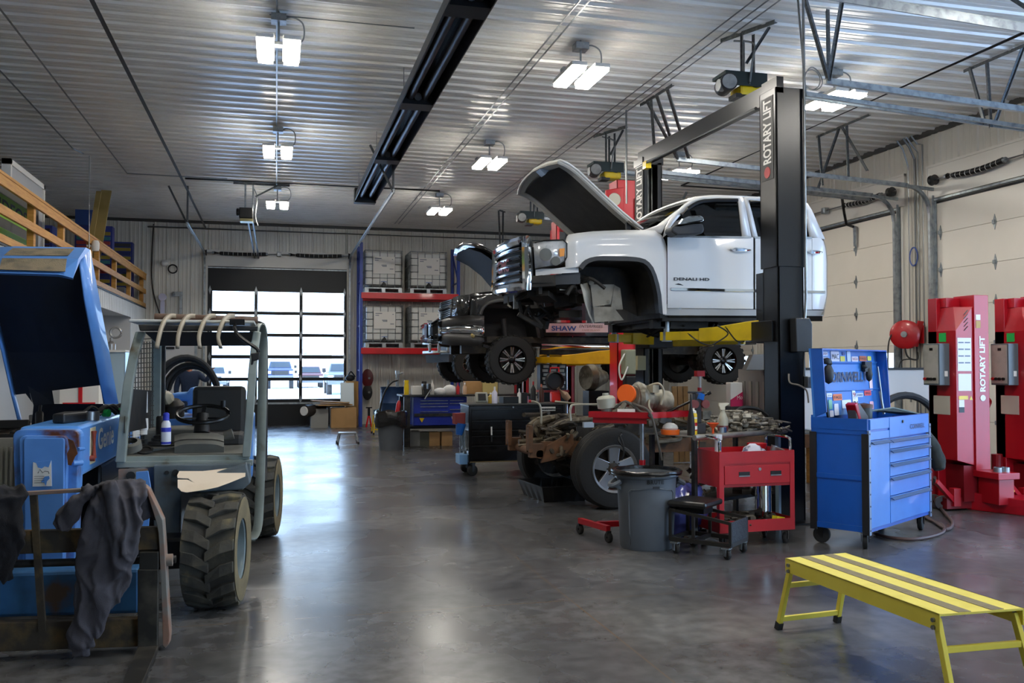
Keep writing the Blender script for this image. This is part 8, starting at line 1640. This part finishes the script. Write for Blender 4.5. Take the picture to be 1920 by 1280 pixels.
# ---- left: door, person, cabinet, storage deck
dm_ = bpy.data.objects.new('door_6', None); COL.objects.link(dm_); dm_['kind'] = 'structure'; dm_.location = (-2.5, 25.4, 0)
q = MB(); q.bx(-2.98, -2.1, 25.36, 25.42, 0, 2.18); q.build('door_leaf', mat('door_grey', '#c9c8c6', .45), dm_, bev=.004); q = MB(); q.bx(-3.04, -2.98, 25.34, 25.44, 0, 2.24); q.bx(-2.1, -2.04, 25.34, 25.44, 0, 2.24); q.bx(-3.04, -2.04, 25.34, 25.44, 2.18, 2.24); q.build('door_frame', GALV, dm_); q = MB(); q.bx(-2.95, -2.6, 25.3, 25.36, 2.06, 2.12); q.build('door_closer', BLACKM, dm_)
CLD = mat('jacket_navy', '#1d2b44', .9); CLK = mat('clothes_dark', '#1a1b20', .9); SKIN = mat('skin', '#b3765a', .6)
pe = thing('person', 'person in dark clothes standing behind the telehandler, arm stretched towards the glazed door', 'person', (-1.75, 20.0, 0)); px_, py_ = -1.75, 20.0
def ell(c, a, b): return [Vector(c) + Vector((a * math.cos(t), b * math.sin(t), 0)) for t in (2 * math.pi * k / 16 for k in range(16))]
vs = {'pelvis': (0, 0, .95), 'chest': (0, 0, 1.3), 'neck': (0, 0, 1.5), 'ls': (-.19, .02, 1.43), 'le': (-.26, .02, 1.15), 'lh': (-.24, -.08, .92), 'rs': (.19, -.02, 1.43), 're': (.34, -.08, 1.3), 'rh': (.44, -.12, 1.48), 'lk': (-.1, 0, .5), 'lf': (-.11, 0, .08), 'rk': (.1, 0, .5), 'rf': (.11, 0, .08), 'lt': (-.11, -.16, .05), 'rt': (.11, -.16, .05)}
ks = list(vs); me = bpy.data.meshes.new('body'); me.from_pydata([vs[k] for k in ks], [(ks.index(a), ks.index(b)) for a, b in (('pelvis', 'chest'), ('chest', 'neck'), ('chest', 'ls'), ('ls', 'le'), ('le', 'lh'), ('chest', 'rs'), ('rs', 're'), ('re', 'rh'), ('pelvis', 'lk'), ('lk', 'lf'), ('lf', 'lt'), ('pelvis', 'rk'), ('rk', 'rf'), ('rf', 'rt'))], [])
bo = bpy.data.objects.new('body', me); COL.objects.link(bo); bo.parent = pe; me.materials.append(CLD); sk = bo.modifiers.new('skin', 'SKIN'); rad = {'pelvis': (.17, .13), 'chest': (.18, .13), 'neck': (.06, .06), 'ls': (.085, .085), 'rs': (.085, .085), 'le': (.06, .06), 're': (.06, .06), 'lh': (.045, .04), 'rh': (.045, .04), 'lk': (.085, .085), 'rk': (.085, .085), 'lf': (.06, .06), 'rf': (.06, .06), 'lt': (.045, .035), 'rt': (.045, .035)}
for i, k in enumerate(ks): me.skin_vertices[0].data[i].radius = rad[k]
me.skin_vertices[0].data[0].use_root = True; s2 = bo.modifiers.new('sub', 'SUBSURF'); s2.levels = 2; s2.render_levels = 2
q = MB(); q.ball((0, 0, 1.68), .1, 16, (.85, .98, 1.2)); q.ball((0, -.1, 1.66), .02, 8, (.8, 1, 1.2)); q.ball((-.085, 0, 1.67), .025, 8, (.4, .8, 1.2)); q.ball((.085, 0, 1.67), .025, 8, (.4, .8, 1.2)); q.cyl((0, 0, 1.48), (0, 0, 1.6), .055); q.build('head', SKIN, pe, local=True, smooth=True)
q = MB(); q.ball((0, .02, 1.72), .108, 16, (.88, 1, 1.0)); q.build('hair', mat('hair_dark', '#241a14', .8), pe, local=True, smooth=True)
for hx, hy, hz, d in ((.45, -.125, 1.52, Vector((.5, -.1, .85))), (-.24, -.09, .88, Vector((0, -.1, -1)))):
    q = MB(); c = Vector((hx, hy, hz)); d.normalize(); a, b, _ = frame(d); q.ball(c, .042, 10, (.8, .6, 1))
    for k in range(4): q.tube([c + a * (k - 1.5) * .018, c + a * (k - 1.5) * .02 + d * .05, c + a * (k - 1.5) * .02 + d * (.085 - .01 * abs(k - 1.3)) - b * .02], .0085, 6)
    q.tube([c + a * .03, c + a * .055 + d * .03, c + a * .055 + d * .06], .01, 6); q.build('hand', SKIN, pe, local=True, smooth=True)
cbn = thing('steel_cabinet', 'bluish steel cabinet in the alcove behind the blue engine hood', 'cabinet', (-3.9, 19.0, 0)); c0 = at(205, 700, Y=19.0); q = MB(); q.bx(c0.x - .1, c0.x + .3, 18.9, 19.4, 0, at(205, 658, Y=19).z); q.build('carcass', mat('cab_steel', '#8fa3b0', .3, .6, c2='#6f8492', sc=2), cbn, bev=.01); q = MB(); q.bx(c0.x + .02, c0.x + .28, 18.89, 18.91, .8, 1.85); q.build('door', mat('cab_glass', '#b9d0dc', .2, .3), cbn); q = MB(); q.bx(c0.x - .1, c0.x + .3, 18.88, 19.4, at(205, 660, Y=19).z, at(205, 656, Y=19).z); q.build('top', PAPER, cbn)
pz = at(205, 656, Y=19).z; q = MB(); q.lathe((c0.x + .02, 19.05, pz), [(0, 0), (.08, 0), (.08, .12), (.03, .18), (.03, .24), (0, .24)], n=14); q.tube([(c0.x + .1 + .1 * math.cos(t), 19.05, pz + .34 + .1 * math.sin(t)) for t in (2 * math.pi * k / 16 for k in range(16))], .025, 8, closed=True); one('pressure_gauge', q, mat('gauge_steel', '#a9a9a8', .3, .6), 'steel gauge and bottle on top of the steel cabinet', 'gauge', smooth=True)
vm = thing('vending_machine', 'red and white machine front seen through the hood opening', 'machine', (-4.9, 16.5, 0)); vx = at(118, 740, Y=16.5).x; q = MB(); q.bx(vx - .05, vx + .55, 16.5, 17.0, 0, 1.7); q.build('case', PAPER, vm); q = MB(); q.bx(vx + .0, vx + .5, 16.48, 16.5, .4, 1.0); q.bx(vx + .24, vx + .3, 16.48, 16.5, 1.0, 1.6); q.build('red_panel', LRED, vm)
# wall things near the man door
q = MB(); p = at(308, 493, Y=25.4); q.ball(p, .09, 12); q.box(p + Vector((.08, .05, .02)), (.12, .1, .14)); one('security_camera', q, WHITE, 'small white camera high on the back wall', 'camera', smooth=True)
q = MB(); p = at(324, 504, Y=25.4); q.tube([p + Vector((.11 * math.cos(t), 0, .11 * math.sin(t))) for t in (2 * math.pi * k / 16 for k in range(16))], .02, 6, closed=True); one('cable_coil', q, BLACKP, 'coil of dark cable hung on the back wall', 'cable', smooth=True)
q = MB(); p = at(305, 557, Y=25.4); q.cyl(p, p - Vector((0, .05, 0)), .1, n=18); q.bx(p.x - .05, p.x + .05, 25.36, 25.42, p.z - .5, p.z - .1); one('wall_sensor', q, mat('sensor_lilac', '#cfd0e6', .4), 'round pale device with a white box on the back wall', 'device', smooth=True)
q = MB(); p = at(333, 551, Y=25.4); q.box(p, (.25, .08, .12)); q.ball(p + Vector((-.1, -.06, 0)), .05, 8); q.bx(p.x + .05, p.x + .12, 25.36, 25.42, p.z - .6, p.z); one('wall_valve', q, GALV, 'small metal fitting on the back wall beside the round device', 'fitting', smooth=True)
q = MB(); q.tube(spline([at(288, 420, Y=25.42), at(285, 480, Y=25.42), at(286, 540, Y=25.42), at(300, 590, Y=25.42)]), .018, 6); one('wall_cable', q, BLACKP, 'black cable running down the back wall by the deck corner', 'cable', smooth=True)
# storage deck
sx = XM - .3; t = thing('banner_sign', 'lime green banner sign propped behind the wooden railing', 'sign', (sx, 13.2, 3.15)); q = MB(); q.bx(sx - .04, sx, 11.9, 15.7, 3.13, 4.2); q.build('board', mat('sign_grey', '#55544f', .7), t); LIME = mat('lime', '#7fae2a', .6); q = MB(); q.bx(sx, sx + .006, 11.9, 15.1, 3.64, 3.96); q.bx(sx, sx + .006, 11.9, 15.4, 3.2, 3.5); q.build('lime_panel', LIME, t)
text('UNDEOS', 'lettering', mat('sign_letters', '#26331a', .6), t, (sx + .01, 12.9, 3.7), (0, 1, 0), (0, 0, 1), .2, 2.1, ext=.002, bold=.02); text('DIESEL SERVICE', 'lettering', mat('sign_letters', '#26331a', .6), t, (sx + .01, 12.7, 3.3), (0, 1, 0), (0, 0, 1), .12, 2.4, ext=.002)
q = MB(); a, b, c, d = at(30, 311, X=-3.7), at(80, 345, X=-3.7), at(76, 380, X=-3.7), at(26, 345, X=-3.7)
a, b = Vector((-3.75, 13.9, 4.47)), Vector((-3.75, 15.9, 4.47)); t = thing('lamp_panel', 'white framed light panel standing on the deck behind the railing', 'panel', (-3.75, 14.9, 3.13)); q.bx(-3.8, -3.72, 14.35, 16.25, 3.13, 4.55); q.build('panel', mat('lens_grey', '#aeb0b3', .4), t); q = MB(); q.bx(-3.82, -3.7, 14.3, 16.3, 4.5, 4.58); q.bx(-3.82, -3.7, 14.3, 14.37, 3.13, 4.58); q.bx(-3.82, -3.7, 16.23, 16.3, 3.13, 4.58); q.build('frame', WHITE, t)
for k, (y, l) in enumerate(((20.05, 'broad yellowish plank leaning upright on the deck'), (19.75, 'narrow yellowish plank leaning beside the broad one'))): q = MB(); q.bar((-3.7 - .08 * k, y, 3.13), (-3.58 - .1 * k, y + 1.05, 5.4 - .08 * k), .04, .2 - .1 * k, (1, 0, 0)); one('plank', q, mat('old_plank', '#a88e52', .7, c2='#98803f', sc=3), l, 'plank')
def bin_rack(x0, x1, y0, y1, z1, label, cols, body=mat('bin_rack_blue', '#23307c', .5)):
    t = thing('bin_cabinet', label, 'bin cabinet', ((x0 + x1) / 2, (y0 + y1) / 2, 3.13)); q = MB(); q.bx(x0, x1, y0, y1, 3.13, z1); q.build('case', body, t)
    rows_ = int((z1 - 3.2) / .11)
    for j in range(rows_): q = MB(); q.bx(x0 + .04, x1 - .04, y0 - .03, y0, 3.2 + j * .11, 3.28 + j * .11); q.build('bin', mat('bin_' + cols[j % len(cols)][1:], cols[j % len(cols)], .5), t)
bin_rack(-4.5, -3.7, 22.6, 22.9, 4.85, 'tall dark blue rack of small red and yellow bins on the deck', ['#8e2f2f', '#8e2f2f', '#2c6b74', '#8a7a28', '#1f2a5c'])
bin_rack(-4.2, -3.55, 24.6, 24.9, 4.75, 'dark blue bin rack nearest the deck corner', ['#8a7a28', '#2b2b2b', '#8a7a28', '#1f2a5c'])
bin_rack(-5.2, -4.4, 20.0, 20.4, 4.45, 'low dark drawer cabinet behind the railing posts', ['#2c1a1c', '#391d20'])
box1('blue_carton', (-4.22, 22.75, 5.035), (.56, .28, .36), mat('carton_blue', '#2f4f92', .5), 'blue and white carton on top of the bin cabinets', 'box'); box1('brown_box', (-4.2, 17.8, 3.4), (.6, .8, .55), mat('box_brown', '#5b4630', .8), 'brown box on the storage deck behind the railing', 'box'); box1('pale_box', (-3.9, 24.3, 3.35), (.5, .5, .42), mat('box_pale', '#9a9a98', .7), 'pale box at the corner of the storage deck', 'box')
# ---- outdoors beyond the glazed door
q = MB(); q.bx(-60, 60, 25.75, 160, -.25, -.05); q.bx(-60, 60, -120, -7.25, -.25, -.05); q.bx(10.7, 120, -7.25, 25.75, -.25, -.05); struct('ground', q, mat('snowy_lot', '#eef0f3', .9, c2='#e2e2e2', sc=.4))
def car(x, y, c, label, up=0, w=1.9):
    t = thing('parked_truck', label, 'truck', (x, y, -.05)); m = mat('car_' + c[1:], c, .4, 0, coat=.4)
    z0 = .45 + up; q = MB(); q.bx(-w / 2, w / 2, 0, 4.8, z0, z0 + .65); K(q, 'body', m, t, bev=.08)
    q = MB(); q.loft([[(-w * .46, 1.4, z0 + .65), (w * .46, 1.4, z0 + .65), (w * .46, 3.6, z0 + .65), (-w * .46, 3.6, z0 + .65)], [(-w * .38, 1.9, z0 + 1.2), (w * .38, 1.9, z0 + 1.2), (w * .38, 3.4, z0 + 1.2), (-w * .38, 3.4, z0 + 1.2)]]); K(q, 'cab', m, t, bev=.04)
    q = MB(); q.prism([(-w * .4, 1.46, z0 + .72), (w * .4, 1.46, z0 + .72), (w * .35, 1.83, z0 + 1.14), (-w * .35, 1.83, z0 + 1.14)], (0, -.02, .01)); K(q, 'windscreen', mat('car_glass', '#1d282e', .45), t)
    q = MB(); q.bx(-w * .32, w * .32, -.03, 0, z0 + .2, z0 + .5); K(q, 'grille', BLACKP, t); q = MB(); q.bx(-w * .5, w * .5, -.1, .05, z0 - .05, z0 + .16); K(q, 'bumper', mat('car_bumper', '#565b60', .5), t)
    for s in (-1, 1):
        q = MB(); q.bx(s * w * .42 - .14, s * w * .42 + .14, -.035, 0, z0 + .28, z0 + .48); K(q, 'headlamp', PAPER, t); q = MB(); q.bx(s * (w * .5 + .16) - .1, s * (w * .5 + .16) + .1, 1.35, 1.42, z0 + .68, z0 + .9); K(q, 'mirror', BLACKP, t)
        for yy in (.9, 3.8): q = MB(); q.cyl((s * (w / 2 - .26), yy, .38), (s * (w / 2 + .02), yy, .38), .38 + up * .3, n=20); K(q, 'wheel', RUB, t, smooth=True)
car(-4.3, 66, '#9aa0a6', 'white truck parked outside, seen through the left glazing'); car(.28, 69, '#1b3263', 'lifted blue truck parked outside, seen through the middle glazing', .4); car(2.6, 72, '#4a1e28', 'dark red car parked outside behind the silver truck', 0, 1.9); car(3.9, 53.5, '#5b6269', 'silver truck parked outside, seen through the right glazing', .2, 2.0)
for x0, x1, y, h, c, l in ((-22, -2.2, 105, 3.4, '#b9bdc2', 'pale long building across the lot, left part'), (3.3, 6.1, 105, 3.2, '#a89b95', 'pale building across the lot, right part')):
    t = thing('building', l, 'building', ((x0 + x1) / 2, y, -.05)); q = MB(); q.bx(x0, x1, y, y + 12, -.05, h); q.build('wall', mat('bld' + c[1:], c, .8), t); q = MB(); q.bx(x0 - .3, x1 + .3, y - .4, y + 12.4, h, h + .5); q.build('roof', mat('bld_roof', '#dfe4ea', .6), t)
